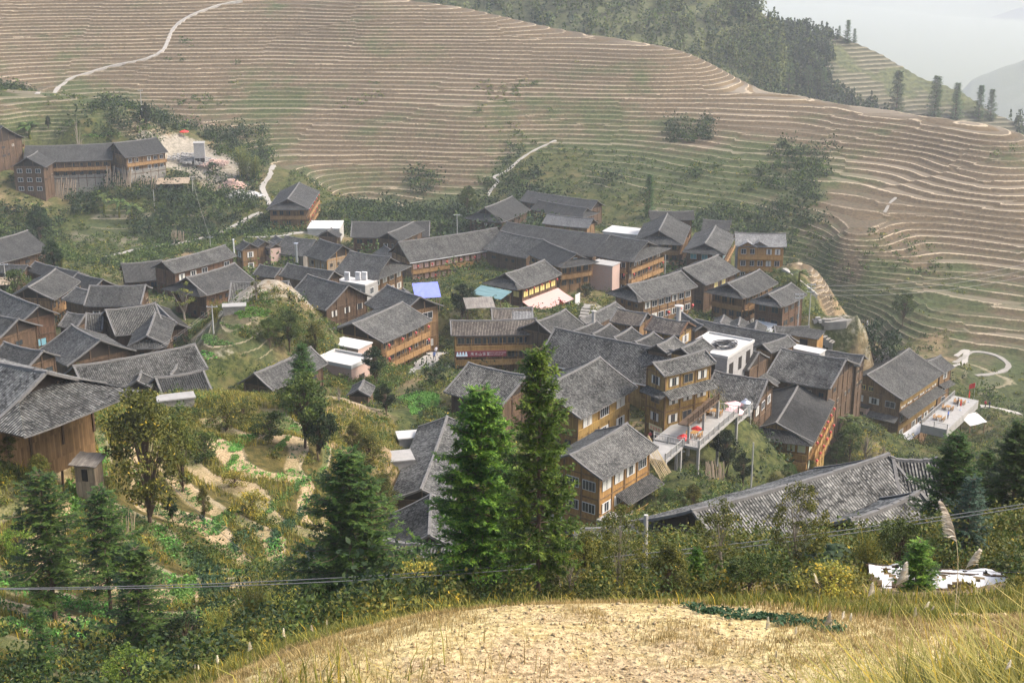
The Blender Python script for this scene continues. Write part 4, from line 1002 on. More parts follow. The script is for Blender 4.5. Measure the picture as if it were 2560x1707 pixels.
TREES = [('fir_tree', 'tree', 'big bright green fir in the middle with its bare trunk showing', 'C1', -1.2, 51.76, -27.75, 9.15, 0.72, 1.48),
('fir_tree', 'tree', 'tallest fir with pointed tip just behind the big bright green fir', 'C2', 0.94, 45.8, -24.61, 9.64, 0.66, 0.65),
('fir_tree', 'tree', 'wide dark fir left of the narrow long-ridged house', 'C3', -8.09, 65.1, -35.61, 8.78, 1.05, 2.49),
('fir_tree', 'tree', 'slender dark fir with bare lower trunk at the far lower left', 'C4', -25.38, 70.43, -39.14, 8.92, 1.2, 0.97),
('fir_tree', 'tree', 'dark fir right of the slender fir over the vegetable terraces', 'C4', -23.43, 74.19, -40.57, 7.79, 1.15, 0.42),
('fir_tree', 'tree', 'thin scraggy fir below the vegetable terraces', 'C5', -18.21, 62.11, -36.33, 5.82, 1.3, 2.52),
('fir_tree', 'tree', 'short blue-dark fir at the bottom left', 'C5', -21.6, 57.91, -34.94, 3.32, 0.9, 5.76),
('fir_tree', 'tree', 'broad dark fir left in the group at the right edge', 'C3', 23.6, 69.99, -34.22, 6.41, 1.0, 5.03),
('fir_tree', 'tree', 'middle dark fir in the group at the right edge', 'C3', 25.72, 71.16, -34.25, 4.96, 0.9, 4.81),
('fir_tree', 'tree', 'tallest dark fir at the right edge of the picture', 'C3', 25.81, 67.17, -31.7, 5.64, 1.1, 1.39),
('fir_tree', 'tree', 'blue-green young fir behind the tall plume', 'CB', 18.36, 52.2, -26.31, 3.61, 0.95, 3.37),
('fir_tree', 'tree', 'young bright fir growing through the white plastic', 'CY', 13.89, 43.89, -23.33, 1.94, 1.1, 1.74),
('fir_tree', 'tree', 'little dark fir by the pale roadside pole', 'CY', 6.75, 46.92, -24.8, 1.65, 0.75, 1.08),
('fir_tree', 'tree', 'dark pointed fir on the edge of the upper vegetable field', 'C3', -21.85, 140.12, -53.94, 8.12, 0.85, 0.67),
('olive_tree', 'tree', 'large olive-green tree right of the close farmhouse', 'T2', -26.4, 94.95, -44.78, 10.81, 0.95, 1.35),
('broadleaf_tree', 'tree', 'shorter olive tree next to the large olive-green tree', 'T2', -26.86, 106.57, -47.53, 6.77, 0.8, 5.82),
('broadleaf_tree', 'tree', 'leafy tree under the dark pointed fir', 'T1', -19.85, 126.35, -51.77, 7.87, 1.0, 5.21),
('broadleaf_tree', 'tree', 'dark bushy tree at the head of the vegetable terraces', 'T3', -18.37, 125.83, -52.94, 6.18, 0.9, 5.07),
('broadleaf_tree', 'tree', 'dark round tree beside the blue tarpaulin in the village', 'T3', -9.0, 248.38, -77.14, 8.39, 0.9, 5.03),
('broadleaf_tree', 'tree', 'dark tree before the two galleries of the street house', 'T3', -19.92, 195.08, -70.11, 6.66, 0.85, 1.21),
('broadleaf_tree', 'tree', 'rounded dark tree by the bright green garden', 'T3', -15.3, 161.12, -61.81, 4.62, 0.9, 1.95),
('shrub', 'shrub', 'dark shrub beside the street steps', 'S3', -10.61, 185.36, -66.61, 3.5, 1.0, 3.94),
('broadleaf_tree', 'tree', 'round dark tree behind the long balconied hotel', 'T3', -19.75, 385.08, -95.5, 5.42, 1.2, 4.6),
('broadleaf_tree', 'tree', 'pale green tree at the foot of the terraces above the village', 'T1', -13.14, 415.18, -96.72, 10.56, 0.9, 5.37),
('broadleaf_tree', 'tree', 'dark upright tree above the long hillside house', 'T3', -116.3, 451.34, -75.95, 9.79, 0.55, 5.53),
('broadleaf_tree', 'tree', 'small dark tree at the foot of the upper green terraces', 'T3', -143.4, 438.73, -74.05, 5.19, 0.6, 0.54),
('broadleaf_tree', 'tree', 'tall dark tree over the far left roofs', 'T3', -128.16, 376.49, -94.35, 11.96, 0.9, 3.8),
('broadleaf_tree', 'tree', 'dark tree beside the far left dark roof', 'T3', -97.48, 292.23, -80.87, 9.43, 0.9, 4.22),
('shrub', 'shrub', 'shrubs by the pale pole at the far left', 'S1', -94.37, 261.37, -77.53, 6.83, 0.9, 3.18),
('bamboo', 'bamboo', 'yellow-green bamboo clump behind the far left roofs', 'BB', -98.83, 301.17, -81.37, 3.88, 1.6, 1.12),
('bamboo', 'bamboo', 'tall pale bamboo clump near the building plot', 'BB', -83.59, 438.53, -89.15, 11.42, 1.6, 2.97),
('bamboo', 'bamboo', 'shorter bamboo clump to the right of the tall one', 'BB', -80.08, 436.34, -89.09, 8.77, 1.4, 0.56),
('broadleaf_tree', 'tree', 'narrow grey-green tree behind the garden knoll', 'TS', -38.0, 203.21, -59.91, 4.45, 1.3, 5.87),
('broadleaf_tree', 'tree', 'thin yellowing tree in front of the hipped dark roof', 'TS', -58.03, 241.21, -74.36, 7.56, 1.6, 5.44),
('broadleaf_tree', 'tree', 'small twiggy tree left of the garden knoll', 'TS', -56.9, 248.41, -75.33, 3.27, 1.3, 3.44),
('bamboo', 'bamboo', 'pale leafy clump at the left foot of the garden knoll', 'BO', -43.58, 199.63, -61.87, 3.63, 1.0, 1.89),
('shrub', 'shrub', 'round dark shrub below the garden knoll by the roofs', 'S3', -47.79, 197.14, -65.78, 2.99, 1.0, 5.71),
('broadleaf_tree', 'tree', 'feathery green tree on the garden knoll slope', 'T1', -34.78, 194.0, -64.04, 4.85, 1.0, 3.59),
('broadleaf_tree', 'tree', 'largest leafy tree on the right of the garden knoll', 'T1', -32.42, 196.57, -65.44, 6.45, 1.0, 5.54),
('broadleaf_tree', 'tree', 'yellowing tree at the right tip of the garden knoll', 'T2', -29.1, 199.71, -67.19, 5.6, 1.0, 5.33),
('broadleaf_tree', 'tree', 'green tree low on the garden knoll side', 'T1', -30.57, 193.9, -67.97, 3.91, 0.9, 3.19),
('shrub', 'shrub', 'yellow shrub under the garden knoll', 'S4', -32.95, 189.29, -67.01, 2.55, 1.2, 2.6),
('broadleaf_tree', 'tree', 'half-bare brownish tree by the flat concrete house', 'TB', -19.99, 154.53, -57.89, 2.62, 1.0, 3.76),
('shrub', 'shrub', 'round dark shrub beside the stone steps', 'S3', 15.41, 286.25, -83.19, 3.2, 1.1, 2.71),
('broadleaf_tree', 'tree', 'dark tree below the lower terrace deck', 'T3', 28.49, 175.49, -75.69, 7.09, 0.95, 1.01),
('broadleaf_tree', 'tree', 'dark tree left of the golden-sided hotel', 'T3', 30.74, 174.47, -77.15, 5.56, 0.8, 1.92),
('broadleaf_tree', 'tree', 'grey-green tree between the golden-sided hotel and the inn', 'T1', 54.92, 214.39, -90.07, 6.63, 1.0, 5.1),
('broadleaf_tree', 'tree', 'brownish tree before the pink brick bay', 'TB', 57.17, 212.96, -91.4, 7.38, 1.3, 0.27),
('broadleaf_tree', 'tree', 'brown half-bare tree at the inn corner', 'TB', 59.94, 212.65, -91.58, 5.81, 1.2, 0.29),
('broadleaf_tree', 'tree', 'low green tree behind the golden-sided hotel', 'T1', 52.66, 213.51, -90.78, 4.68, 0.9, 3.93),
('banana_plant', 'banana plant', 'banana plant beside the golden-sided hotel', 'PB', 54.99, 217.15, -87.35, 4.75, 1.3, 1.76),
('banana_plant', 'banana plant', 'second banana plant nearest the dark roofs by the golden-sided hotel', 'PB', 53.64, 217.71, -86.72, 3.15, 1.2, 3.36),
('broadleaf_tree', 'tree', 'small tree in front of the golden-sided hotel', 'T1', 38.3, 181.49, -79.97, 3.56, 0.9, 2.96),
('broadleaf_tree', 'tree', 'russet thin-leaved tree on the pink umbrella terrace', 'TB', 28.3, 186.15, -71.73, 5.13, 1.1, 2.15),
('broadleaf_tree', 'tree', 'solitary round tree on the slope beyond the straw-coloured spur', 'T1', 95.79, 332.87, -104.23, 8.96, 0.85, 6.26),
('shrub', 'shrub', 'small dark shrub at the end of the bare yard', 'S3', 72.48, 270.85, -94.14, 11.25, 0.9, 1.23),
('banana_plant', 'banana plant', 'banana leaves right of the new golden hotel', 'PB', 60.22, 287.55, -80.94, 3.69, 1.6, 2.59),
('banana_plant', 'banana plant', 'banana clump behind the village by the steep roofs', 'PB', 41.26, 361.39, -85.91, 4.82, 2.0, 1.27),
('fir_tree', 'tree', 'lone fir in the scrub behind the village', 'CF', 40.49, 411.93, -95.27, 13.01, 0.7, 3.97),
('shrub', 'shrub', 'green shrubs at the right end of the long balconied hotel', 'S1', 0.89, 314.24, -83.85, 3.54, 1.2, 1.74),
('shrub', 'shrub', 'green bush between the far left roofs', 'S1', -90.54, 262.36, -77.81, 4.29, 1.2, 2.23),
('banana_plant', 'banana plant', 'banana leaves below the upper green terraces', 'PB', -148.05, 435.0, -75.72, 5.7, 1.8, 4.69),
('bare_tree', 'tree', 'bare dead tree beside the little vegetable bed', 'T0', -132.37, 431.38, -83.96, 17.79, 0.5, 2.01),
('palm', 'palm', 'small palm on the edge of the building plot', 'PF', -93.53, 439.67, -87.77, 4.38, 0.8, 3.51),
('banana_plant', 'banana plant', 'banana plants below the long hillside house', 'PB', -119.05, 406.64, -92.67, 6.32, 1.2, 5.68),
('banana_plant', 'banana plant', 'second banana plant in the row below the long hillside house', 'PB', -113.88, 403.72, -93.38, 6.37, 1.2, 0.63),
('banana_plant', 'banana plant', 'third banana plant in the row below the long hillside house', 'PB', -109.17, 399.74, -94.38, 6.95, 1.1, 0.39),
('sapling', 'tree', 'pale-stemmed sapling right of the tallest fir', 'TW', 1.68, 47.13, -25.26, 2.6, 1.0, 1.44),
('broadleaf_tree', 'tree', 'olive tree with reddish leaves between the fir and the pole', 'T2', 2.87, 49.81, -26.51, 2.74, 1.1, 4.81),
('broadleaf_tree', 'tree', 'airy thin-leaved tree left of the pale roadside pole', 'TW', 3.79, 45.48, -24.38, 3.84, 1.0, 3.86),
('broadleaf_tree', 'tree', 'half-bare red-brown tree by the roadside', 'TB', 2.11, 45.99, -24.71, 1.82, 1.2, 1.49),
('broadleaf_tree', 'tree', 'dense olive bush-tree right of the roadside pole', 'T2', 5.54, 45.14, -24.14, 2.17, 1.2, 2.08),
('sapling', 'tree', 'slender sapling in front of the biggest weathered roof', 'TW', 7.72, 47.79, -25.04, 3.71, 1.0, 1.11),
('broadleaf_tree', 'tree', 'tall airy tree before the biggest weathered roof', 'TW', 10.64, 48.55, -25.23, 4.25, 1.0, 2.88),
('broadleaf_tree', 'tree', 'bright round bush-tree under the biggest weathered roof', 'T1', 8.17, 43.93, -23.5, 1.63, 1.3, 0.27),
('palm', 'palm', 'fan palm in front of the lower right roofs', 'PF', 11.81, 49.32, -25.45, 1.45, 1.7, 4.38),
('bamboo', 'bamboo', 'feathery bamboo before the rounded pale ridge', 'BO', 13.43, 48.46, -25.18, 2.13, 1.0, 5.63),
('broadleaf_tree', 'tree', 'green tree in front of the short rounded roof', 'T1', 14.64, 48.64, -25.29, 2.49, 1.0, 6.0),
('shrub', 'shrub', 'yellow-green shrub by the field edge', 'S4', 10.44, 42.17, -22.65, 1.2, 1.4, 4.62),
('shrub', 'shrub', 'dark green bush right of the white plastic', 'S1', 18.37, 46.41, -24.18, 1.2, 1.2, 6.03),
('broadleaf_tree', 'tree', 'leafy tree under the tallest right-edge fir', 'T1', 29.51, 76.57, -36.97, 2.49, 1.0, 0.11),
('broadleaf_tree', 'tree', 'bare-twigged tree behind the white plastic', 'TB', 24.6, 65.97, -31.26, 1.2, 1.2, 1.81),
('shrub', 'shrub', 'white-flowered shrub left of the big bright fir', 'S4', -4.07, 59.16, -31.72, 1.72, 1.4, 6.07),
('shrub', 'shrub', 'olive shrub at the foot of the wide dark fir', 'S2', -5.96, 64.26, -34.65, 1.7, 1.6, 4.87),
('shrub', 'shrub', 'yellowing shrub at the left foot of the big bright fir', 'S2', -2.29, 53.03, -28.5, 1.51, 1.2, 2.58),
('shrub', 'shrub', 'yellow shrub between the two tall firs', 'S4', -0.11, 52.47, -28.05, 1.54, 1.2, 5.92),
('bamboo', 'bamboo', 'broad feathery bamboo in the lower left hollow', 'BO', -11.4, 61.45, -34.93, 2.48, 1.3, 3.9),
('bamboo', 'bamboo', 'soft green bamboo clump behind the broad feathery one', 'BO', -13.47, 66.74, -37.5, 2.88, 1.3, 5.14),
('bamboo', 'bamboo', 'dim green bamboo clump to the left of the broad feathery one', 'BO', -13.82, 58.99, -34.54, 2.7, 1.1, 1.84),
('shrub', 'shrub', 'dark bush below the dark green crop strip', 'S3', -16.12, 62.42, -36.29, 2.12, 1.3, 1.2),
('broadleaf_tree', 'tree', 'bright yellow-green young tree at the bottom edge', 'TY', -15.17, 49.44, -30.91, 2.12, 1.1, 2.79),
('shrub', 'shrub', 'green bush under the wide dark fir', 'S1', -8.93, 56.62, -32.05, 1.29, 1.3, 0.86),
('shrub', 'shrub', 'shaded bush at the near field edge', 'S3', -6.58, 53.47, -29.77, 1.2, 1.2, 2.4),
('shrub', 'shrub', 'green bush above the bright upper bed', 'S1', -27.43, 117.36, -49.36, 2.86, 1.2, 6.04),
('shrub', 'shrub', 'olive bush on the rim of the vegetable field', 'S2', -27.39, 135.71, -52.28, 1.62, 1.2, 2.08),
('shrub', 'shrub', 'leafy bush centred on the rim of the vegetable field', 'S1', -23.52, 128.47, -51.72, 2.86, 1.3, 0.06),
('shrub', 'shrub', 'left-hand bush on the rim of the vegetable field', 'S2', -28.16, 130.59, -51.7, 2.72, 1.2, 0.28),
('shrub', 'shrub', 'yellow-green bush between the upper vegetable beds', 'S4', -23.44, 110.65, -48.92, 1.55, 1.3, 1.06),
('shrub', 'shrub', 'yellow-flowered bush between the middle vegetable beds', 'S4', -20.58, 102.93, -48.18, 2.24, 1.2, 4.92),
('broadleaf_tree', 'tree', 'tree with yellow leaves above the left vegetable beds', 'T2', -23.39, 98.74, -46.19, 2.84, 0.7, 2.28),
('broadleaf_tree', 'tree', 'dark thicket tree below the large olive-green tree', 'T3', -25.62, 97.68, -46.08, 2.48, 0.8, 1.82),
('broadleaf_tree', 'tree', 'bare shrubby tree by the bamboo-patched wall', 'TB', -32.06, 101.85, -44.67, 2.14, 0.9, 0.61),
('broadleaf_tree', 'tree', 'yellow-brown tree before the close farmhouse', 'T2', -35.42, 92.57, -38.94, 2.4, 1.2, 6.17),
('broadleaf_tree', 'tree', 'green-yellow bush behind the slender dark fir', 'TY', -31.44, 82.38, -41.55, 2.64, 1.0, 2.66),
('broadleaf_tree', 'tree', 'straw-coloured reed thicket on the slope above the narrow house', 'T2', -15.06, 139.1, -59.89, 5.04, 1.2, 1.31),
('broadleaf_tree', 'tree', 'pale reedy thicket right of the vegetable terraces', 'T2', -16.65, 139.61, -57.67, 3.6, 1.0, 0.37),
('broadleaf_tree', 'tree', 'yellowing thicket under the wall of the close farmhouse', 'T2', -32.75, 90.87, -40.49, 2.85, 1.3, 0.35),
('broadleaf_tree', 'tree', 'twiggy olive bush at the right wall foot of the close farmhouse', 'T2', -30.58, 98.84, -44.75, 2.06, 0.9, 1.06),
('broadleaf_tree', 'tree', 'leafy tree in the gap left of the pink brick bay', 'T1', 52.35, 218.61, -86.1, 5.23, 1.0, 4.25),
('broadleaf_tree', 'tree', 'olive tree under the lantern side of the golden-sided hotel', 'T2', 44.98, 197.66, -86.64, 4.12, 1.0, 0.94),
('broadleaf_tree', 'tree', 'olive tree on the bank below the white thin pole', 'T2', 33.17, 165.76, -76.24, 4.96, 0.9, 0.26),
('broadleaf_tree', 'tree', 'green tree below the inn canopy', 'T1', 60.31, 204.86, -92.7, 7.88, 1.0, 3.08),
('broadleaf_tree', 'tree', 'dark tree beneath the flagged inn terrace', 'T3', 65.68, 211.38, -92.47, 4.21, 1.0, 1.56),
('broadleaf_tree', 'tree', 'yellow-olive tree right of the bottom gallery', 'T2', 17.16, 123.56, -57.82, 3.58, 1.1, 6.27),
('broadleaf_tree', 'tree', 'small green tree by the bottom gallery corner', 'T1', 18.08, 152.61, -70.22, 2.69, 1.1, 0.77),
('broadleaf_tree', 'tree', 'reed thicket hanging over the narrow house', 'T2', -12.5, 125.84, -58.84, 4.97, 1.0, 3.32)]
PATHS = [('path', 1.4, 'path', 0, [(-152.02, 457.19),
(-165.33, 519.27),
(-164.02, 531.61),
(-154.94, 540.37),
(-138.91, 549.48),
(-134.42, 555.72),
(-133.87, 570.27),
(-130.7, 576.5),
(-115.95, 591.31),
(-109.43, 594.67)]),
('path', 0.9, 'path', 0, [(15.39, 480.97),
(7.9, 474.35),
(2.02, 467.85),
(-1.58, 461.28),
(-7.25, 457.38),
(-3.69, 456.63),
(-7.11, 447.72),
(-7.72, 442.14)]),
('path', 1.6, 'path', 0, [(-77.94, 459.54),
(-75.14, 437.2),
(-77.11, 430.48),
(-74.58, 422.91),
(-71.77, 414.76)]),
('path', 1.5, 'path', 0, [(-106.97, 356.08),
(-101.65, 370.06),
(-93.86, 374.27),
(-88.81, 378.18),
(-83.99, 383.75),
(-79.85, 393.83),
(-75.39, 404.09),
(-73.4, 408.92)]),
('path', 1.1, 'path', 0, [(-79.15, 386.84),
(-68.36, 364.69),
(-60.14, 363.68),
(-55.04, 368.09)]),
('path', 1.2, 'pathstone', 0, [(60.88, 269.89),
(64.83, 268.14),
(91.23, 345.38)]),
('path', 1.8, 'path', 0, [(92.75, 266.74),
(96.74, 265.59),
(103.02, 267.49)]),
('path', 1.2, 'pathstone', 0, [(99.38, 302.93),
(107.25, 315.41),
(112.57, 312.95),
(113.37, 305.62),
(107.3, 297.03),
(100.98, 293.92)]),
('path', 1.2, 'path', 0, [(101.87, 310.36),
(106.89, 316.96),
(102.14, 303.85),
(95.18, 295.52)]),
('path', 3.0, 'path', 0, [(-18.69, 208.06),
(-15.44, 220.45),
(-13.08, 229.89),
(-12.54, 237.33)]),
('path', 0.9, 'path', 0, [(57.79, 294.76),
(60.12, 289.65),
(62.73, 288.2),
(65.26, 288.33)]),
('stone_steps', 1.5, 'pathstone', 0.18, [(15.15, 272.84),
(15.57, 264.28),
(14.25, 255.0),
(12.15, 244.96)]),
('stone_steps', 1.6, 'pathstone', 0.18, [(59.53, 267.63),
(62.21, 266.53),
(63.68, 265.62)]),
('stone_steps', 1.0, 'pathstone', 0.18, [(-14.6, 218.72),
(-14.64, 208.46),
(-14.95, 198.46)]),
('path', 0.8, 'pathstone', 0, [(104.2, 390.13),
(108.27, 399.34),
(111.4, 404.49)]),
('path', 1.8, 'pathstone', 0, [(61.19, 269.09),
(66.4, 267.36),
(91.02, 341.89)])]
CROPS = [('crop_bright', 9, 0.16, [(-26.25, 121.92),
(-26.54, 129.04),
(-24.97, 129.83),
(-25.21, 122.11)]),
('crop_bright', 9, 0.16, [(-22.51, 125.29),
(-22.06, 129.53),
(-21.56, 129.08),
(-21.88, 124.81)]),
('crop_bright', 9, 0.16, [(-26.0, 116.65),
(-25.58, 121.24),
(-25.01, 121.05),
(-25.5, 116.7)]),
('crop_mid', 7, 0.2, [(-22.25, 95.92),
(-22.96, 101.89),
(-21.94, 104.86),
(-21.61, 98.66),
(-21.57, 95.21)]),
('crop_dark', 9, 0.2, [(-20.28, 92.92),
(-20.57, 96.68),
(-19.98, 100.51),
(-19.73, 95.62),
(-19.98, 92.42)]),
('crop_mid', 5, 0.18, [(-20.19, 105.46),
(-19.62, 109.27),
(-18.64, 115.9),
(-18.15, 115.17),
(-19.2, 106.63),
(-19.87, 104.95)]),
('crop_dark', 9, 0.18, [(-18.25, 96.9),
(-18.57, 102.69),
(-17.81, 108.33),
(-17.63, 111.4),
(-17.34, 111.1),
(-17.35, 102.3),
(-17.85, 96.41)]),
('crop_dark', 12, 0.2, [(-23.09, 91.24),
(-22.61, 92.26),
(-20.12, 88.21),
(-16.56, 75.39),
(-16.41, 72.56),
(-17.66, 73.23),
(-20.24, 83.47),
(-22.38, 89.42)]),
('crop_mid', 14, 0.1, [(-24.96, 92.18),
(-24.27, 92.37),
(-23.26, 90.66),
(-23.1, 89.0),
(-23.48, 88.87),
(-24.55, 90.89)]),
('crop_bright', 9, 0.2, [(-21.9, 83.64),
(-20.76, 83.64),
(-19.17, 75.69),
(-19.83, 75.52),
(-20.84, 78.58)]),
('crop_bright', 8, 0.22, [(-34.31, 100.33),
(-33.14, 100.77),
(-30.58, 93.55),
(-29.79, 88.78),
(-31.12, 91.74)]),
('crop_mid', 6, 0.2, [(-29.38, 97.51),
(-26.91, 93.03),
(-26.09, 89.52),
(-27.33, 91.29)]),
('crop_mid', 4, 0.2, [(-27.13, 66.97),
(-26.56, 68.03),
(-25.54, 64.05),
(-25.68, 63.21)]),
('crop_bright', 10, 0.2, [(-15.54, 182.09),
(-12.96, 182.55),
(-10.0, 179.52),
(-9.5, 177.33),
(-10.16, 174.91),
(-12.34, 165.32),
(-13.54, 174.14)]),
('crop_dark', 7, 0.2, [(-11.87, 166.36),
(-9.59, 175.18),
(-7.87, 175.35),
(-8.25, 167.05),
(-11.39, 164.49)]),
('crop_bright', 9, 0.2, [(-40.86, 200.05),
(-38.91, 201.39),
(-35.64, 202.24),
(-36.52, 199.66),
(-39.56, 197.61)]),
('crop_mid', 5, 0.2, [(-45.02, 196.51),
(-41.22, 190.52),
(-38.65, 189.78),
(-40.86, 188.5),
(-42.83, 189.27)]),
('crop_bright', 8, 0.18, [(-43.51, 188.33),
(-40.66, 187.19),
(-42.11, 186.32)]),
('crop_mid', 4, 0.2, [(-39.16, 160.41),
(-41.15, 180.88),
(-38.78, 182.57),
(-30.56, 139.27),
(-33.42, 138.45)]),
('crop_bright', 4, 0.2, [(-40.12, 200.86),
(-39.14, 202.75),
(-36.22, 204.8),
(-35.37, 204.78)]),
('crop_mid', 3, 0.2, [(-42.98, 197.37),
(-40.81, 195.18),
(-37.99, 194.54),
(-39.38, 191.85)]),
('crop_dark', 34, 0.085, [(3.66, 27.7),
(4.1, 27.4),
(4.79, 26.82),
(5.64, 26.43),
(6.69, 25.71),
(6.52, 25.0),
(5.79, 25.67),
(5.01, 26.29),
(4.15, 26.67)]),
('crop_bright', 4, 0.4, [(-132.51, 436.06),
(-128.67, 438.61),
(-123.42, 442.75),
(-122.6, 442.85),
(-129.33, 437.5)])]
POLES = [('pale mossy roadside pole in front of the firs and bushes', 5.62, 54.48, 91.72, 2.94, 0, 'pole', 0, 0, 0.15),
('slim white pole standing on the garden knoll', -42.63, 193.61, 58.22, 4.28, 1, 'pole', 0, 0, 0.13),
('pale pole at the far left beside the yellow boats of roof sheet', -100.41, 272.01, 42.02, 5.79, 1, 'pole', 0, 0, 0.13),
('pale pole at the left end of the tree behind the long hotel', -13.51, 341.73, 26.89, 14.94, 1, 'pole', 0, 0, 0.13),
('thin pole on the green slope below the long hillside house', -104.78, 408.61, 27.46, 6.36, 0, 'pole', 0, 0, 0.13),
('pole with crossarms beside the small stilt shed', -95.66, 419.3, 28.97, 6.59, 2, 'pole', 0, 0, 0.13),
('dark leaning pole by the close farmhouse', -33.45, 97.41, 76.84, 2.5, 0, 'wood_dark', 0.05, 0, 0.13),
('white pole in front of the golden-sided hotel', 30.07, 164.51, 45.49, 7.83, 0, 'pole', 0, 0, 0.13),
('thin pole rising from the roof edge in the lane of steep houses', 33.63, 302.14, 34.12, 7.7, 0, 'pole', 0, 0, 0.13),
('thin pole above the upper dark tree on the hillside', -119.06, 457.92, 47.67, 8.21, 1, 'pole', 0, 0, 0.13),
('pole beside the lower lane path under the hillside houses', -77.59, 355.6, 29.71, 3.06, 1, 'pole', 0, 0, 0.13),
('pole left of the transformer pair', 52.79, 250.79, 34.72, 13.1, 2, 'pole', 0, 0, 0.13),
('tallest pole right of the transformer pair', 55.55, 254.23, 28.94, 19.79, 3, 'pole', 0, 0, 0.13)]
WIRES = [('upper near wire crossing the whole lower picture', 'wire', 0.02, ((-20.89, 49.74, -26.27),
(21.46, 51.07, -23.04), 0.95)),
('lower near wire hanging just under the upper one', 'wire', 0.02, ((-20.71, 49.31, -26.07),
(21.28, 50.6, -22.95), 1.05)),
('near wire falling to the right from the pale roadside pole', 'wire', 0.01, ((5.62, 54.48, -25.54),
(17.06, 39.89, -20.54), 0.6)),
('wire slanting over the vegetable terraces', 'wirelight', 0.02, ((-26.18, 98.11, -42.31),
(-17.17, 86.17, -43.41), 0.4)),
('wire from the garden knoll pole over the left roofs', 'wirelight', 0.01, ((-42.63, 193.61, -57.8),
(-47.3, 162.1, -56.3), 0.5)),
('second wire from the garden knoll pole over the left roofs', 'wirelight', 0.01, ((-42.63, 193.61, -58.3),
(-48.96, 159.14, -57.03), 0.5)),
('top wire from the transformer poles across the terraces', 'wirelight', 0.03, ((55.55, 254.23, -71.67),
(117.73, 298.38, -77.52), 2.0)),
('middle wire from the transformer poles across the terraces', 'wirelight', 0.03, ((55.55, 254.23, -72.57),
(117.75, 298.02, -78.85), 2.0)),
('bottom wire from the transformer poles across the terraces', 'wirelight', 0.03, ((55.55, 254.23, -73.47),
(117.78, 297.66, -80.19), 2.0)),
('wire between the hillside shed pole and the lower lane pole', 'wirelight', 0.03, ((-95.66, 419.3, -84.74),
(-77.59, 355.6, -87.42), 1.0))]
SHELLS = [('concrete_house', 'white flat-roofed concrete building in the middle of the village', 'house', 31.97, 209.68, 43.09, 57, 9.6, 7.6, 8.0, 'block', 'slab', (('T', 0.62, 5.2, 1.5, 2.0, 'hole'),
('T', 0.0, 5.0, 1.2, 2.0, 'hole'),
('T', -0.68, 4.9, 1.5, 2.0, 'hole'),
('T', 0.0, 1.8, 1.2, 1.9, 'hole'),
('B', 0.3, 5.0, 1.4, 1.8, 'hole')), 0.3),
('terrace_house', 'white terrace slab in front of the gabled end of the street house', 'house', -25.06, 209.68, 48.92, -30, 5.5, 3.6, 2.6, 'brick', 'slab', (('A', 0, 0.6, 0.8, 1.2, 'white/pane'),
('T', -0.3, 0.6, 0.8, 1.2, 'white/pane')), 0),
('unfinished_house', 'flat white unfinished house with timber laid on its roof', 'house', -24.99, 199.33, 48.48, -30, 6.6, 5.0, 3.8, 'brick', 'slab', (('T', 0.3, 0.8, 1.4, 1.5, 'hole'),
('T', -0.4, 0.8, 1.4, 1.5, 'hole'),
('A', 0.0, 0.8, 1.4, 1.5, 'hole')), 0.4),
('concrete_annexe', 'concrete annexe carrying the white air conditioners', 'house', -31.89, 283.46, 36.44, -30, 7.0, 4.5, 4.5, 'concrete', 'slab', (('T', 0.5, 2.4, 1.4, 1.3, 'white/pane'),
('A', 0, 2.4, 1.3, 1.3, 'white/pane')), 0.2),
('building_plot', 'bare white building slab behind the steep-roofed houses', 'house', 30.5, 360.4, 31.02, -25, 12, 7, 2.0, 'plaster', 'slab', (), 0),
('water_tower', 'small square concrete tower standing on the building plot', 'tower', -98.43, 444.46, 33.71, 10, 3.3, 3.3, 7.5, 'block', 'concrete', (('T', -0.45, 0.3, 1.4, 2.6, 'hole'),
('T', 0.5, 0.3, 1.4, 2.6, 'hole')), 0),
('flat_shed', 'white-topped flat shed above the narrow long-ridged house', 'shed', -11.33, 155.69, 55.69, 12, 4.2, 2.2, 2.2, 'concrete', 'slab', (('T', 0.3, 0.2, 1, 1.6, 'hole'),), 0),
('flat_shed', 'grey flat-topped shed left of the narrow long-ridged house', 'shed', -12.57, 145.37, 56.2, 14, 3.0, 2.8, 3.2, 'concrete', 'concrete', (('T', 0.2, 0.6, 1.2, 1.6, 'hole'),), 0),
('terrace_wall', 'pale retaining block below the stone steps', 'wall', 50.82, 232.37, 41.04, -35, 5.5, 2.5, 2.0, 'plaster', 'slab', (), 0),
('stone_tomb', 'small grey slab tomb at the edge of the vegetable field', 'tomb', -34.52, 136.95, 68.47, 20, 3.6, 1.6, 1.0, 'stone', 'concrete', (), 0),
('stone_house', 'pinkish stone gable wall left of the wrap-around balcony hotel', 'house', 19.98, 294.89, 35.79, -30, 5.2, 3.6, 6.0, 'brick', 'concrete', (), 0),
('stone_tomb', 'low stone tomb on the garden knoll', 'tomb', -40.85, 200.49, 59.39, 10, 3.2, 1.6, 1.0, 'stone', 'concrete', (), 0),
('terrace', 'pale concrete forecourt right of the lone three-storey hotel', 'terrace', -49.87, 371.48, 31.02, 0, 8.5, 9, 1.0, 'plaster', 'slab', (), 0)]
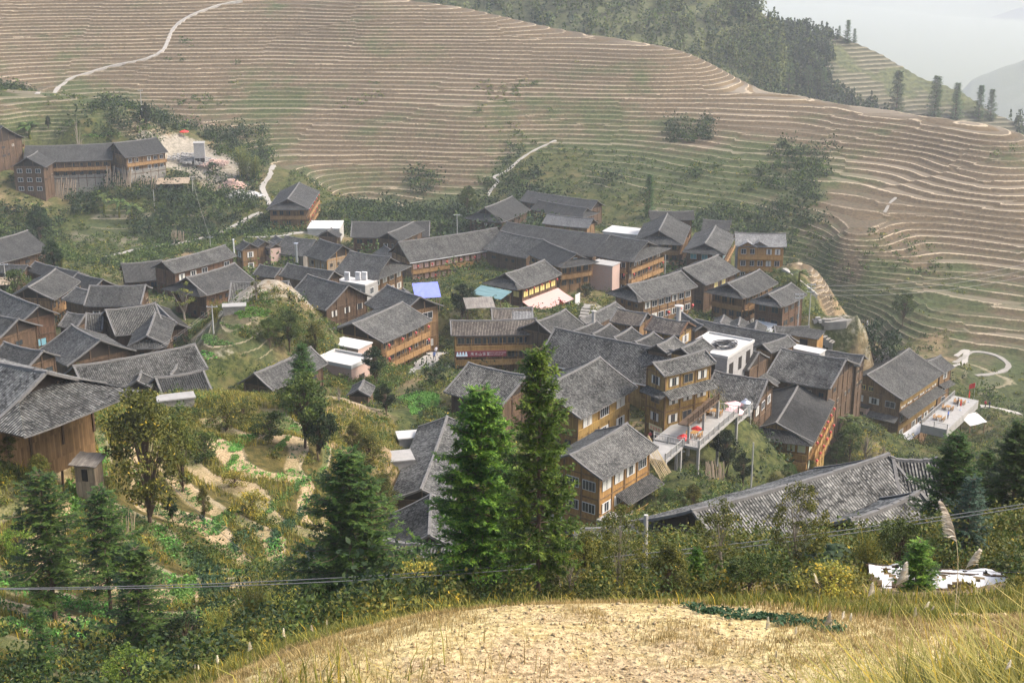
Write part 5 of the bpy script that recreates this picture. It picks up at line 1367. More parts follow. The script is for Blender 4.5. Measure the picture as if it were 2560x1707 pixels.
DECKS = [('terrace', 'paved hotel terrace on concrete pillars with wooden tables', 24.92, 178.38, 50.15, 61.13, 14.66, 6.4, 0.35, ((-0.97, -0.94, 6.5),
(0, -0.94, 6.5),
(0.97, -0.94, 6.5),
(-0.97, 0, 6.5),
(-0.97, 0.9, 6.5)),
('T', 'B', 'A')),
('balcony_walk', 'narrow timber balcony walk on thin posts above the paved hotel terrace', 24.9, 177.02, 52.72, 61.13, 11, 1.5, 0.15, ((-0.95, -0.9, 4.3),
(0, -0.9, 4.3),
(0.95, -0.9, 4.3)),
('T',), 'wood_dark', 'wood_dark'),
('terrace', 'upper terrace with pink umbrellas behind the russet tree', 30.94, 190.36, 47.29, 61.13, 6.5, 5.0, 0.3, ((-0.9, -0.9, 5),
(0.9, -0.9, 5)),
('T',)),
('terrace', 'flagged inn terrace with red umbrellas and low walls', 81.28, 246.75, 26.07, 55.51, 18.31, 4.8, 1.6, (),
('B', 'S')),
('entrance_landing', 'concrete entrance landing between the two golden hotels', 18.78, 167.38, 51.03, 61.13, 5.5, 4.0, 0.3, ((0.9, -0.9, 5),
(-0.9, -0.9, 5)),
('T', 'A'))]
TABLES = [(('orange wooden table, the near one on the paved hotel terrace', 'wooden chair at the near table on the paved hotel terrace'), 23.99, 174.21, -69.85, 1.07),
(('orange wooden table, the middle one on the paved hotel terrace', 'wooden chair at the middle table on the paved hotel terrace'), 25.1, 179.95, -69.85, 1.07),
(('orange wooden table, the far one on the paved hotel terrace', 'wooden chair at the far table on the paved hotel terrace'), 27.78, 182.33, -69.85, 1.07),
(('wooden table, the near one on the flagged inn terrace', 'wooden chair at the near table on the flagged inn terrace'), 78.01, 242.7, -93.93, 0.97),
(('wooden table, the middle one on the flagged inn terrace', 'wooden chair at the middle table on the flagged inn terrace'), 81.12, 247.92, -93.93, 0.97),
(('wooden table, the far one on the flagged inn terrace', 'wooden chair at the far table on the flagged inn terrace'), 84.23, 251.03, -93.93, 0.97)]
UMBRELLAS = [('left pink umbrella on the upper terrace', 30.94, 190.72, -73.64, 1.5, 'pinkumb', 0),
('nearest pink umbrella on the upper terrace', 31.09, 187.61, -73.24, 1.6, 'pinkumb', 0),
('small pink umbrella behind the other two on the upper terrace', 32.17, 192.51, -74.08, 1.2, 'pinkumb', 0),
('red umbrella by the corner of the olive hotel tower', 28.25, 193.46, -73.19, 1.0, 'red', 0),
('low red umbrella between the terrace tables', 24.7, 177.19, -71.9, 0.9, 'red', 0),
('low red umbrella nearest on the paved hotel terrace', 22.48, 173.31, -71.51, 0.9, 'red', 0),
('lone red umbrella on the hillside above the building plot', -107.06, 462.78, -80.33, 1.5, 'red', 0),
('closed red umbrella nearest on the inn terrace', 83.38, 247.73, -93.93, 1, 'red', 1),
('closed red umbrella farther along the inn terrace', 86.3, 252.15, -93.93, 1, 'red', 1)]
FLAGS = [('red flag on the tall staff at the inn terrace corner', 87.52, 252.98, -93.93, 3.6, 1.4)]
HUTS = [('tarpaulin_shelter', 'shelter', 'blue tarpaulin shelter on poles in the village centre', -15.71, 251.48, 45.19, 12, 4.2, 3.3, 3.0, 'blue', 'timber', True, 1.1),
('canopy', 'canopy', 'teal metal canopy at the left end of the pink-awning restaurant', -3.92, 253.71, 44.53, -35, 6.5, 3.0, 2.6, 'teal', 'wood_dark', True, 0.5),
('tarpaulin_shelter', 'shelter', 'brown cloth shelter right of the dark round tree', -5.81, 241.64, 46.31, 10, 4.6, 3.4, 2.4, 'wood_grey', 'wood_dark', True, 0.5),
('thatched_hut', 'hut', 'little thatched hut on posts below the close farmhouse', -30.21, 93.71, 79.23, -10, 1.5, 1.3, 1.5, 'wood_grey', 'timber', False, 0.4),
('stilt_shed', 'shed', 'small flat-roofed stilt shed below the long hillside house', -102.49, 424.25, 25.71, 8, 9, 6.5, 7.5, 'timber', 'timber', True, 0.15),
('pavilion', 'pavilion', 'small blue-grey pyramid roof behind the open gallery', 1.79, 235.29, 45.71, 0, 3.0, 2.4, 2.5, 'roof_light', 'wood_dark', True, 0.6),
('canopy', 'canopy', 'white corrugated canopy below the inn shop signs', 73.86, 243.36, 21.54, 52, 8, 1.3, 2.0, 'slab', 'wood_brown', True, 0.5),
('canopy', 'canopy', 'white cloth awning under the flagged inn terrace', 85.66, 246.71, 22.7, 30, 3.8, 2.2, 2.0, 'slab', 'wood_brown', True, 0.9),
('shed', 'shed', 'orange-walled shed at the top of the stone steps', 53.26, 244.46, 39.63, -33, 5, 3, 2.6, 'roof', 'wood_orange', False, 0.5),
('hut', 'hut', 'pale plank hut with plank roof at the edge of the vegetable gully', -13.31, 80.88, 76.92, 10, 1.8, 1.4, 1.3, 'timber', 'yellow', False, 0.3),
('shed', 'shed', 'sheet of yellow-edged boards beside the far left pole', -100.36, 270.29, 43.08, 15, 5, 3.5, 1.6, 'timber', 'wood_grey', True, 0.3)]
ACS = [('left air conditioner standing apart on the concrete annexe', -34.06, 283.71, -78.9, -0.35),
('middle air conditioner of the three on the concrete annexe', -31.82, 283.83, -78.9, -0.35),
('right air conditioner of the three on the concrete annexe', -30.53, 283.98, -78.9, -0.35)]
TANKS = [('ribbed steel water tank by the pink umbrella terrace', 33.49, 191.07, -73.44, 0.75, 2.6)]
CHIMNEYS = [('steel stovepipe before the grey plank house', -47.51, 303.97, -80.42, 4.2, 'metal', 0.28),
('white elbow chimney among the small parallel roofs', 12.93, 215.49, -66.88, 1.8, 'plaster', 0.25),
('square pale chimney above the brown-tiled house', 26.02, 212.59, -65.62, 2.3, 'plaster', 0.38),
('steel stack left of the big inn', 60.52, 244.03, -86.86, 3.6, 'metal', 0.5),
('short steel pipe right of the long balconied hotel', 2.0, 311.28, -82.36, 2.5, 'metal', 0.25),
('white pipe beside the narrow tower-like house', -61.61, 305.93, -79.35, 3.5, 'white', 0.15)]
PEOPLE = [('person in pale clothes stooping in the vegetable field', -33.23, 186.84, -67.46, 1.8, (0.45, 0.52, 0.5),
(0.2, 0.24, 0.24), 'bend'),
('person in blue walking up the narrow village street', -13.02, 226.06, -76.8, 0.4, (0.12, 0.18, 0.38),
(0.06, 0.07, 0.12), 'walk'),
('person in a pale top next to the one in blue on the street', -12.88, 229.05, -76.96, 0.4, (0.6, 0.58, 0.6),
(0.08, 0.08, 0.1), 'walk'),
('person in red walking on the far right path', 94.14, 265.21, -100.09, -1.2, (0.6, 0.06, 0.08),
(0.05, 0.05, 0.07), 'walk'),
('person in dark clothes following on the far right path', 94.89, 264.92, -100.13, -1.2, (0.04, 0.05, 0.09),
(0.05, 0.05, 0.07), 'walk'),
('person in white at the end of the bare yard', 90.32, 345.34, -108.06, 2.0, (0.7, 0.7, 0.7),
(0.1, 0.1, 0.12), 'stand'),
('person in blue standing on the flagged inn terrace', 79.81, 243.3, -93.93, 1.0, (0.08, 0.14, 0.45),
(0.05, 0.05, 0.08), 'stand'),
('person in black at the back of the flagged inn terrace', 83.51, 249.7, -93.93, 1.0, (0.03, 0.03, 0.04),
(0.05, 0.05, 0.06), 'stand')]
PILES = [('propped_planks', 'planks', 'planks propped along the left base of the long hillside house', -135.0, 418.16, -90.93, -8, 26, 6.2, 9, 'timber', 0.3, 0.16, 1),
('propped_planks', 'planks', 'planks propped along the middle base of the long hillside house', -118.68, 421.11, -87.93, -6, 18, 5.8, 8, 'timber', 0.3, 0.16, 2),
('propped_planks', 'planks', 'short planks leaning at the right end of the long hillside house', -110.74, 421.46, -88.27, -6, 12, 3.8, 7, 'timber', 0.4, 0.15, 3),
('timber_stack', 'timber', 'poles stacked upright beside the terrace pillars', 25.74, 165.75, -73.53, 20, 26, 3.4, 2.6, 'timber', 0.3, 0.07, 4),
('bamboo_stack', 'bamboo poles', 'split bamboo leaning on the wall of the close farmhouse', -27.39, 88.28, -43.31, -20, 40, 2.6, 3.4, 'straw', 0.15, 0.03, 5),
('stick_bundle', 'sticks', 'upright sticks stored on the green bank above the lane', -91.33, 377.79, -94.48, 0, 14, 3.5, 3.2, 'timber', 0.2, 0.09, 6),
('fence', 'fence', 'low paling fence along the bare yard', 63.68, 268.99, -83.3, -8, 40, 1.0, 15, 'timber', 0.05, 0.04, 7),
('bamboo_stack', 'bamboo poles', 'loose bamboo poles under the hotel landing', 19.01, 160.52, -69.45, 60, 16, 5.0, 3.0, 'straw', 0.6, 0.04, 8)]
HEAPS = [('rubble', 'grey rubble heap before the small square tower', 'rubble heap', -99.73, 446.42, -84.91, 6, 1.4, 380, 'concrete', 1, 0.4),
('rubble', 'pink soil heap on the building plot', 'rubble heap', -94.89, 445.3, -85.42, 5.5, 1.0, 260, 'brick', 2, 0.4),
('rubble', 'white stones strewn left of the square tower', 'rubble heap', -106.6, 450.48, -83.98, 7, 0.4, 220, 'concrete', 3, 0.4),
('ruined_wall', 'ruined stone walling between the bamboo and the pale path', 'wall', -86.48, 433.19, -90.91, 3.8, 3.0, 240, 'brick', 4, 0.8),
('rubble', 'broken pale slabs below the ruined stone walling', 'rubble heap', -80.85, 424.32, -91.29, 6, 0.6, 140, 'slab', 5, 0.7),
('rubble', 'earth and stones beside the white building slab', 'rubble heap', 25.01, 361.02, -89.67, 5, 1.4, 160, 'pathstone', 6, 0.5),
('boulder', 'pale boulder on the edge of the bare yard', 'boulder', 60.78, 269.61, -83.53, 0.8, 0.8, 14, 'concrete', 7, 0.45)]
TRANS = (54.23, 252.38, -88.07)
TARP = (15.62, 46.88, -24.6)
HOSE = (32.79, 208.72, -68.74)
DISHES = [('white satellite dish on the bank beside the wide dark fir', -11.76, 74.39, -37.7, 0.9)]
PLUMES = [('tallest pale plume curving in front of the blue-green fir', 0, 2.92, 8.37, -4.62, 0.87, 3.0, 0),
('drooping small plume under the tallest one', 2, 3.09, 8.81, -4.81, 0.49, 0.2, 0),
('feathery plume left of the white plastic', 0, 4.98, 20.65, -11.17, 0.57, 3.1, 0.0),
('plume leaning right before the young bright fir', 1, 2.99, 10.12, -5.72, 0.62, 0.1, 0.1),
('brownish plume to the left of the leaning one', 1, 3.78, 13.57, -7.59, 0.5, 0.1, 0.0),
('white nodding plume among the long grass', 2, 3.8, 11.76, -6.57, 0.24, 0.2, 0.0),
('second white nodding plume right beside the first', 2, 4.01, 12.18, -6.77, 0.16, 0.3, 0.0),
('slim cream plume under the white nodding ones', 3, 3.71, 11.73, -6.68, 0.29, 0, 0.0),
('farthest left plume in the cluster over the dark crop row', 1, 4.16, 16.87, -9.91, 0.67, 0, 0.0),
('second plume in the cluster over the dark crop row', 2, 4.49, 17.28, -9.86, 0.38, 1, 0.0),
('third plume in the cluster over the dark crop row', 3, 4.72, 17.59, -10.04, 0.35, 2, 0.0),
('shortest plume in the cluster over the dark crop row', 3, 4.55, 17.98, -10.26, 0.21, 3, 0.0),
('tall narrow plume alone on the dug field', 3, 3.41, 17.02, -9.93, 0.51, 0, 0.0),
('leaning plume alone on the dug field', 3, 3.81, 16.98, -9.87, 0.31, 1, 0.0),
('lowest plume alone on the dug field', 3, 3.56, 16.86, -10.15, 0.3, 2, 0.0),
('stubby plume alone on the dug field', 3, 3.9, 16.87, -10.0, 0.15, 3, 0.0),
('big blurred plume in the bottom right corner', 1, 1.89, 4.84, -2.99, 0.13, 0.2, 0.2),
('arching cream plume at the bottom left corner', 0, -5.21, 12.9, -7.91, 0.08, 0.3, 0.5),
('upper arching plume at the left edge', 2, -6.05, 14.56, -8.67, 0.01, 0.2, 0.6),
('left of the pair plume along the near field bank, left part', 1, -5.52, 21.71, -13.19, 0.26, 0, 0),
('right of the pair plume along the near field bank, left part', 3, -5.45, 21.71, -13.22, 0.27, 1, 0),
('thin upright plume along the near field bank, left part', 1, -5.1, 21.76, -13.28, 0.48, 2, 0),
('tall hooked plume along the near field bank, left part', 3, -3.98, 22.18, -12.98, 0.48, 3, 0),
('straight plume along the near field bank, left part', 1, -3.5, 22.3, -12.9, 0.43, 4, 0),
('farthest back plume along the near field bank, left part', 3, -3.28, 22.41, -12.76, 0.32, 5, 0),
('bent plume along the near field bank, left part', 1, -4.62, 21.92, -13.2, 0.61, 6, 0)]
TUFTS = [('grass_long', 1300, 2.43, 7.81, 0.45, 0.6, 0.62, 0.01, 0.7),
('grass_long', 2600, 2.66, 7.31, 0.6, 0.7, 0.8, 0.01, 0.75),
('grass_long', 2200, 2.97, 7.24, 0.6, 0.8, 0.85, 0.01, 0.7),
('grass_green', 1100, 2.62, 7.32, 0.6, 0.6, 0.6, 0.01, 0.6),
('grass_long', 1200, 6.39, 16.45, 1.6, 1.6, 0.8, 0.01, 0.7),
('grass_long', 700, 4.88, 16.79, 1.2, 1.5, 0.5, 0.01, 0.6),
('grass_long', 700, -4.49, 21.91, 1.3, 1.0, 0.8, 0.02, 0.6),
('grass_dry', 900, -3.63, 23.0, 2.2, 1.2, 0.5, 0.01, 0.6)]
FARHILL = [(51.45, 856.78, -53.74, 130, 70),
(98.09, 851.93, -64.77, 130, 70),
(141.72, 845.22, -71.5, 130, 70),
(155.58, 842.03, -79.85, 130, 70),
(171.37, 838.64, -83.16, 130, 70),
(189.19, 834.52, -85.93, 130, 70),
(211.45, 828.12, -95.43, 130, 70),
(233.48, 820.7, -107.45, 130, 70),
(254.86, 813.33, -114.61, 130, 70),
(271.89, 806.21, -125.32, 130, 70),
(296.54, 795.9, -134.94, 130, 70),
(326.56, 780.84, -152.45, 130, 70)]
WOODHILL = [(-164.42, 770.92, -52.44, 150, 95),
(-102.44, 781.79, -49.03, 150, 95),
(-59.97, 786.54, -43.1, 150, 95),
(-17.12, 789.13, -32.88, 150, 95),
(36.26, 788.72, -26.7, 150, 95),
(78.96, 785.08, -38.89, 150, 95),
(110.96, 780.37, -53.09, 150, 95),
(128.05, 776.92, -64.05, 150, 95),
(138.78, 774.24, -73.43, 150, 95),
(145.46, 771.74, -85.77, 150, 95)]
VALLEYHILL = [(361.95, 3007.88, -657.0, 1200, 520),
(691.89, 2965.8, -579.05, 1200, 520),
(846.52, 2940.22, -498.51, 1200, 520),
(940.08, 2927.65, -393.85, 1200, 520),
(990.01, 2915.03, -363.96, 1200, 520),
(1059.95, 2894.45, -329.6, 1200, 520),
(1160.16, 2861.88, -271.41, 1200, 520),
(1319.67, 2796.43, -220.07, 1200, 520)]
MOUNTAINS = [(-7000, 6000, -60, 2200, 400),
(-4000, 7500, -90, 2200, 380),
(-1000, 8200, -140, 2200, 330),
(1500, 7600, -170, 2200, 300),
(3000, 7000, -130, 2200, 340),
(5000, 6200, -80, 2200, 390),
(8000, 5000, -40, 2200, 420)]
FARTREES = [('tallest lone fir on the far ridge above the terraces', 0.179, 0.383, 21.2),
('first small fir on the far skyline', 0.452, 0.117, 5.3),
('pointed fir on the far skyline', 0.473, 0.144, 12.0),
('last small fir on the far skyline', 0.489, 0.117, 7.5),
('fir on the far terraced slope left of the tallest lone fir', 0.107, 0.459, 14.3),
('left fir of the three standing at the foot of the far slope', 0.314, 0.499, 15.1),
('middle fir of the three standing at the foot of the far slope', 0.377, 0.481, 13.6),
('right fir of the three standing at the foot of the far slope', 0.42, 0.463, 12.5),
('fir at the left end of the far dark copse', 0.594, 0.396, 21.9),
('fir in the middle of the far dark copse', 0.677, 0.321, 22.2),
('second fir in the far dark copse', 0.723, 0.281, 18.8),
('fir at the right end of the far dark copse', 0.786, 0.201, 16.7),
('slim fir beside the far dark copse', 0.818, 0.161, 15.6)]
KEEPOFF = [(31.97, 209.68, 5.1),
(-25.06, 209.68, 3.05),
(-24.99, 199.33, 3.6),
(-31.89, 283.46, 3.8),
(30.5, 360.4, 6.3),
(-98.43, 444.46, 1.95),
(-11.33, 155.69, 2.4),
(-12.57, 145.37, 1.8),
(50.82, 232.37, 3.05),
(-34.52, 136.95, 2.1),
(19.98, 294.89, 2.9),
(-40.85, 200.49, 1.9),
(-49.87, 371.48, 4.8),
(24.92, 178.38, 2.6),
(24.9, 177.02, 2.6),
(30.94, 190.36, 2.6),
(81.28, 246.75, 2.6),
(18.78, 167.38, 2.6),
(15.62, 46.88, 2.9),
(14.53, 43.59, 2.6)]
HAZE = 0.00018
SPEC = {
'b01': ('wooden_hotel', 'hotel', 'three-storey brown hotel with pale grey roof standing alone by the path above the village', 'roof_far', 'wood_brown', 'B3', 'B3', 'wood_brown/pane_dark', {'base': 'plaster', 'baseh': 2.4, 'sh': 2.7, 'eave': 'ridge', 'verge': 'ridge'}),
'b02': ('wooden_house', 'house', 'dark red-brown house with wide level roof below the lone three-storey hotel', 'roof_far', 'wood_red', 'P', 'W2', 'wood_brown/pane_dark', {'sh': 2.6, 'verge': 'ridge'}),
'b03': ('wooden_house', 'house', 'small gabled dark house standing against the red-brown wide-roofed house', 'roof_far', 'wood_dark', 'P', 'P', 'wood_brown/pane_dark', {}),
'b04': ('wooden_hotel', 'hotel', 'long three-storey balconied hotel with cream curtains and a white banner on its rail', 'roof', 'wood_brown', 'P', 'B3', 'timber/pane_pink', {'sh': 2.7, 'gap': 1.5, 'eave': 'white', 'skip': 0.02}),
'b05': ('farmhouse', 'house', 'little grey roofed annexe tucked behind the end of the long balconied hotel', 'roof', 'wood_dark', 'P', 'P', 'wood_brown/pane_dark', {}),
'b06': ('wooden_house', 'house', 'brown house with a skirted gable whose terrace carries white air conditioners', 'roof', 'wood_brown', 'W2', 'P', 'white/pane', {'gap': 2.2}),
'b07': ('unfinished_house', 'house', 'half-built house with open yellow gable framing and a pale log store below', 'roof', 'timber', 'P', 'P', 'wood_brown/pane_dark', {'frame': 'wood_orange', 'base': 'plaster', 'baseh': 2.2}),
'b08': ('wooden_house', 'house', 'weathered grey plank house with a steel stovepipe before its wall', 'roof', 'wood_grey', 'N', 'W1', 'white/pane_yellow', {'gap': 2.6, 'frame': 'wood_grey'}),
'b09': ('narrow_house', 'house', 'narrow tower-like brown house with one white window under its gable', 'roof', 'wood_brown', 'W3', 'W2', 'white/pane', {'gap': 2.2}),
'b10': ('narrow_house', 'house', 'second narrow brown house just right of the tower-like house', 'roof', 'wood_brown', 'W1', 'W2', 'wood_brown/pane_dark', {}),
'b11': ('brick_house', 'house', 'tiny brick house with a reddish roof beside the narrow brown houses', 'roof_brown', 'brick', 'P', 'W1', 'wood_brown/pane_dark', {}),
'b12': ('farmhouse', 'house', 'small roof rising behind the weathered grey plank house', 'roof', 'wood_brown', 'P', 'P', 'wood_brown/pane_dark', {}),
'b13': ('wooden_house', 'house', 'long two-storey red-brown house at the upper left edge of the village', 'roof', 'wood_red', 'W2', 'W2', 'white/pane', {'gap': 3.0, 'sh': 2.7, 'kb': 0}),
'b14': ('farmhouse', 'house', 'low dark house with a barred window strip beside the long red-brown house', 'roof_far', 'wood_dark', 'P', 'W1', 'wood_brown/pane_dark', {}),
'b15': ('farmhouse', 'house', 'broad dark roof with a hipped left end in front of the long red-brown house', 'roof_far', 'wood_red', 'P', 'P', 'wood_brown/pane_dark', {}),
'b16': ('farmhouse', 'house', 'low dark-tiled roof with upright tile rows just behind the garden knoll', 'roof', 'wood_dark', 'N', 'N', 'wood_brown/pane_dark', {}),
'b17': ('farmhouse', 'house', 'tall dark plank house with high gable beside the garden knoll', 'roof', 'wood_dark', 'W2', 'P', 'wood_dark/pane', {'closed': 1, 'gap': 2.6, 'skip': 0.3}),
'b18': ('farmhouse', 'house', 'roof joined behind the tall dark plank house by the knoll', 'roof', 'wood_dark', 'P', 'P', 'wood_brown/pane_dark', {}),
'b19': ('farmhouse', 'house', 'short roof wedged between the garden knoll houses and the grey plank house', 'roof', 'wood_dark', 'P', 'N', 'wood_brown/pane_dark', {}),
'b20': ('wooden_house', 'house', 'brown gabled house with white framed windows above the narrow village street', 'roof', 'wood_brown', 'W3', 'P', 'white/pane', {'gap': 3.2, 'ww': 2.2, 'frame': 'wood_brown'}),
'b21': ('wooden_hotel', 'hotel', 'wood house with two lantern-hung galleries over a golden plank ground floor on the street', 'roof', 'wood_brown', 'P', 'B2', 'timber/pane', {'gap': 1.6, 'sh': 2.3, 'frame': 'wood_brown', 'wh': 1.15, 'lastbal': 1}),
'b22': ('gallery_pavilion', 'pavilion', 'open two-storey wooden gallery on stilts with a dark red banner', 'roof_brown', 'wood_brown', 'N', 'B2', 'timber/pane_dark', {'sh': 2.35, 'gap': 1.3, 'rail': 'rail_gold', 'frame': 'wood_gold', 'lastbal': 1, 'wh': 1.1}),
'b23': ('farmhouse', 'house', 'brown-tiled roof directly behind the open gallery pavilion', 'roof_brown', 'wood_brown', 'N', 'N', 'wood_brown/pane_dark', {}),
'b24': ('farmhouse', 'house', 'plain dark roof sloping beside the open gallery pavilion', 'roof', 'wood_dark', 'N', 'P', 'wood_brown/pane_dark', {}),
'b25': ('restaurant', 'restaurant', 'restaurant with yellow curtained windows above a wide pink awning', 'roof', 'wood_red', 'W2', 'W2', 'wood_dark/pane_yellow', {'gap': 1.7, 'sh': 2.9, 'skip': 0.15}),
'b26': ('wooden_house', 'house', 'brown house with skirted gable behind the pink-awning restaurant', 'roof_far', 'wood_brown', 'B2', 'P', 'wood_brown/pane_dark', {'gwin': 1, 'gwk': 'white/pane_blue'}),
'b27': ('wooden_hotel', 'hotel', 'large-roofed hotel with wrap-around wooden balconies in the middle of the village', 'roof', 'wood_brown', 'B3', 'B3', 'timber/pane', {'gap': 1.6, 'sh': 2.5}),
'b28': ('farmhouse', 'house', 'very long grey roof running behind the wrap-around balcony hotel', 'roof_far', 'wood_dark', 'P', 'P', 'wood_brown/pane_dark', {}),
'b29': ('farmhouse', 'house', 'grey roof between the long balconied hotel and the pink-awning restaurant', 'roof', 'wood_dark', 'P', 'P', 'wood_brown/pane_dark', {}),
'b30': ('farmhouse', 'house', 'dark skirt-roofed house at the back edge of the village under the footpath', 'roof_far', 'wood_dark', 'P', 'P', 'wood_brown/pane_dark', {}),
'b31': ('farmhouse', 'house', 'rearmost long roof with a pale worn patch at the back of the village', 'roof_far', 'wood_dark', 'P', 'P', 'wood_brown/pane_dark', {}),
'b32': ('wooden_house', 'house', 'broad-roofed house with small yellow windows in front of the rearmost long roof', 'roof_far', 'wood_brown', 'P', 'W1', 'wood_brown/pane_yellow', {}),
'b33': ('shed', 'shed', 'long pale-roofed shed with an orange gable wall near the white building plot', 'roof_light', 'wood_brown', 'N', 'P', 'wood_brown/pane_dark', {'frame': 'wood_brown'}),
'b34': ('wooden_hotel', 'hotel', 'tall house with high hipped roof and a row of small lanterns by the stone tower', 'roof', 'wood_brown', 'B3', 'B3', 'wood_brown/pane_dark', {'sh': 2.5, 'eave': 'ridge'}),
'b35': ('farmhouse', 'house', 'level dark roof peeping above the tall hipped-roof house', 'roof_far', 'wood_dark', 'N', 'P', 'wood_brown/pane_dark', {}),
'b36': ('wooden_house', 'house', 'hipped-roof house with blue-green windows next to the new golden hotel', 'roof', 'wood_dark', 'W2', 'B2', 'white/pane_blue', {}),
'b37': ('farmhouse', 'house', 'dark roof half hidden behind the house with blue-green windows', 'roof_far', 'wood_dark', 'N', 'P', 'wood_brown/pane_dark', {}),
'b38': ('new_hotel', 'hotel', 'new golden timber hotel with pale roof and scaffolding at the village edge', 'roof_light', 'wood_orange', 'W3', 'B3', 'white/pane', {'sh': 2.7, 'rail': 'wood_orange', 'frame': 'wood_orange', 'gap': 1.7}),
'b39': ('wooden_house', 'house', 'dark high-gabled house below the new golden hotel', 'roof', 'wood_dark', 'P', 'W1', 'white/pane_yellow', {}),
'b40': ('guesthouse', 'hotel', 'guest house with long band of white windows and white lettering on its gable', 'roof', 'wood_brown', 'P', 'W2', 'white/pane', {'gap': 1.75, 'ww': 1.5, 'skip': 0.02}),
'b41': ('guesthouse', 'hotel', 'brown guest house with hipped roof and purple-grey bedding on its rail', 'roof', 'wood_brown', 'B2', 'B2', 'wood_brown/pane_dark', {'gap': 1.5, 'base': 'plaster', 'baseh': 1.2}),
'b42': ('wooden_house', 'house', 'house with a white corrugated canopy beside the transformer poles', 'roof', 'wood_red', 'W2', 'W2', 'wood_brown/pane_dark', {'lean': [('A', -0.9, 0.7, 2.2, 2.4, 'white')]}),
'b43': ('wooden_hotel', 'hotel', 'great brown-patched roof of the main hotel wing in the village centre', 'roof_near', 'wood_gold', 'N', 'W1', 'wood_brown/pane_dark', {'ribs': 230, 'eave': 'white', 'frame': 'wood_gold'}),
'b45': ('wooden_hotel', 'hotel', 'olive-brown hotel wing with two rows of white windows behind the tall conifer', 'roof_near', 'wood_gold', 'P', 'W2', 'white/pane', {'ribs': 230, 'closed': 1, 'sh': 2.75, 'gap': 3.3, 'ww': 2.1, 'wh': 1.3, 'frame': 'wood_brown', 'skip': 0}),
'b46': ('wooden_hotel', 'hotel', 'golden-brown guest house with lean-to and bottom gallery right of the tall conifers', 'roof', 'wood_orange', 'W3', 'W2', 'white/pane', {'ribs': 230, 'closed': 1, 'sh': 2.8, 'gap': 2.1, 'ww': 1.8, 'rail': 'wood_orange', 'base': 'block', 'baseh': 1.6, 'frame': 'wood_brown', 'lean': [('S', -0.35, 1.12, 5.6, 2.0, 'roof')]}),
'b47': ('farmhouse', 'house', 'swooping grey roof left of the tall conifers beyond the green garden', 'roof_near', 'wood_dark', 'P', 'P', 'wood_brown/pane_dark', {'ribs': 230}),
'b48': ('farmhouse', 'house', 'narrow house whose long ridge points away behind the big conifer', 'roof_near', 'wood_dark', 'P', 'P', 'wood_brown/pane_dark', {}),
'b49': ('farmhouse', 'house', 'lower roof continuing the narrow house towards the bushes', 'roof_near', 'wood_dark', 'P', 'P', 'wood_brown/pane_dark', {}),
'b50': ('farmhouse', 'house', 'lowest weathered roof with dark open gable beside the big conifer', 'roof_near', 'wood_dark', 'P', 'P', 'wood_brown/pane_dark', {}),
'b51': ('farmhouse', 'house', 'long low roof running behind the white concrete building', 'roof', 'wood_dark', 'P', 'P', 'wood_brown/pane_dark', {'ribs': 230}),
'b52': ('wooden_house', 'house', 'small cross-gabled roof on the long low roof behind the white building', 'roof', 'wood_brown', 'P', 'P', 'wood_brown/pane_dark', {}),
'b53': ('farmhouse', 'house', 'small dark house with a step roof right beside the white concrete building', 'roof', 'wood_dark', 'P', 'P', 'wood_brown/pane_dark', {'lean': [('A', -1, 1, 2.8, 2.6, 'roof')]}),
'b54': ('farmhouse', 'house', 'large dark-tiled roof between the white building and the inn by the terrace', 'roof_near', 'wood_dark', 'P', 'P', 'wood_brown/pane_dark', {'ribs': 240}),
'b55': ('farmhouse', 'house', 'strip of dark roof peeping behind the large dark-tiled roof', 'roof', 'wood_dark', 'P', 'P', 'wood_brown/pane_dark', {}),
'b56': ('farmhouse', 'house', 'dark roof behind the terrace with the pink umbrellas', 'roof_near', 'wood_dark', 'W1', 'P', 'white/pane', {'ribs': 230}),
'b57': ('wooden_hotel', 'hotel', 'golden-sided hotel with sharp ridge, skirt roof and red lanterns near the deck', 'roof_far', 'wood_gold', 'B2', 'B3', 'white/pane_green', {'ribs': 230, 'sh': 2.7, 'gap': 1.35, 'gwin': 2, 'gwk': 'wood_brown/pane_green', 'rail': 'wood_orange', 'frame': 'wood_brown'}),
'b58': ('inn', 'hotel', 'big inn with pink brick bay and shop signs beside the flagged terrace', 'roof', 'wood_brown', 'W3', 'W3', 'white/pane', {'sh': 2.9, 'gap': 2.9, 'ww': 2.0, 'gwin': 2, 'gwk': 'yellow/pane', 'frame': 'wood_brown', 'lean': [('S', -1, 1, 8.4, 2.0, 'roof'), ('A', -0.1, 1, 7.4, 1.7, 'roof')]}),
'b59': ('farmhouse', 'house', 'narrow roof behind the left slope of the big inn', 'roof', 'wood_dark', 'P', 'P', 'wood_brown/pane_dark', {}),
'b60': ('inn_annexe', 'house', 'small-roofed annexe joined to the far end of the big inn', 'roof', 'wood_brown', 'P', 'W3', 'white/pane', {'lean': [('S', -1, 1, 5.4, 1.4, 'roof')]}),
'b61': ('farmhouse', 'house', 'biggest weathered roof with a thick pale ridge at the lower right', 'roof_near', 'wood_dark', 'P', 'P', 'wood_brown/pane_dark', {'ribs': 300}),
'b62': ('farmhouse', 'house', 'steep weathered roof butting against the biggest roof at the lower right', 'roof_near', 'wood_dark', 'P', 'P', 'wood_brown/pane_dark', {'ribs': 300}),
'b63': ('farmhouse', 'house', 'short roof with a rounded pale ridge in front of the biggest lower right roof', 'roof_near', 'wood_dark', 'P', 'P', 'wood_brown/pane_dark', {'ribs': 300}),
'b64': ('farmhouse', 'house', 'low roof patched with white sheet behind the roadside bushes', 'roof_near', 'wood_dark', 'P', 'P', 'wood_brown/pane_dark', {'ribs': 300}),
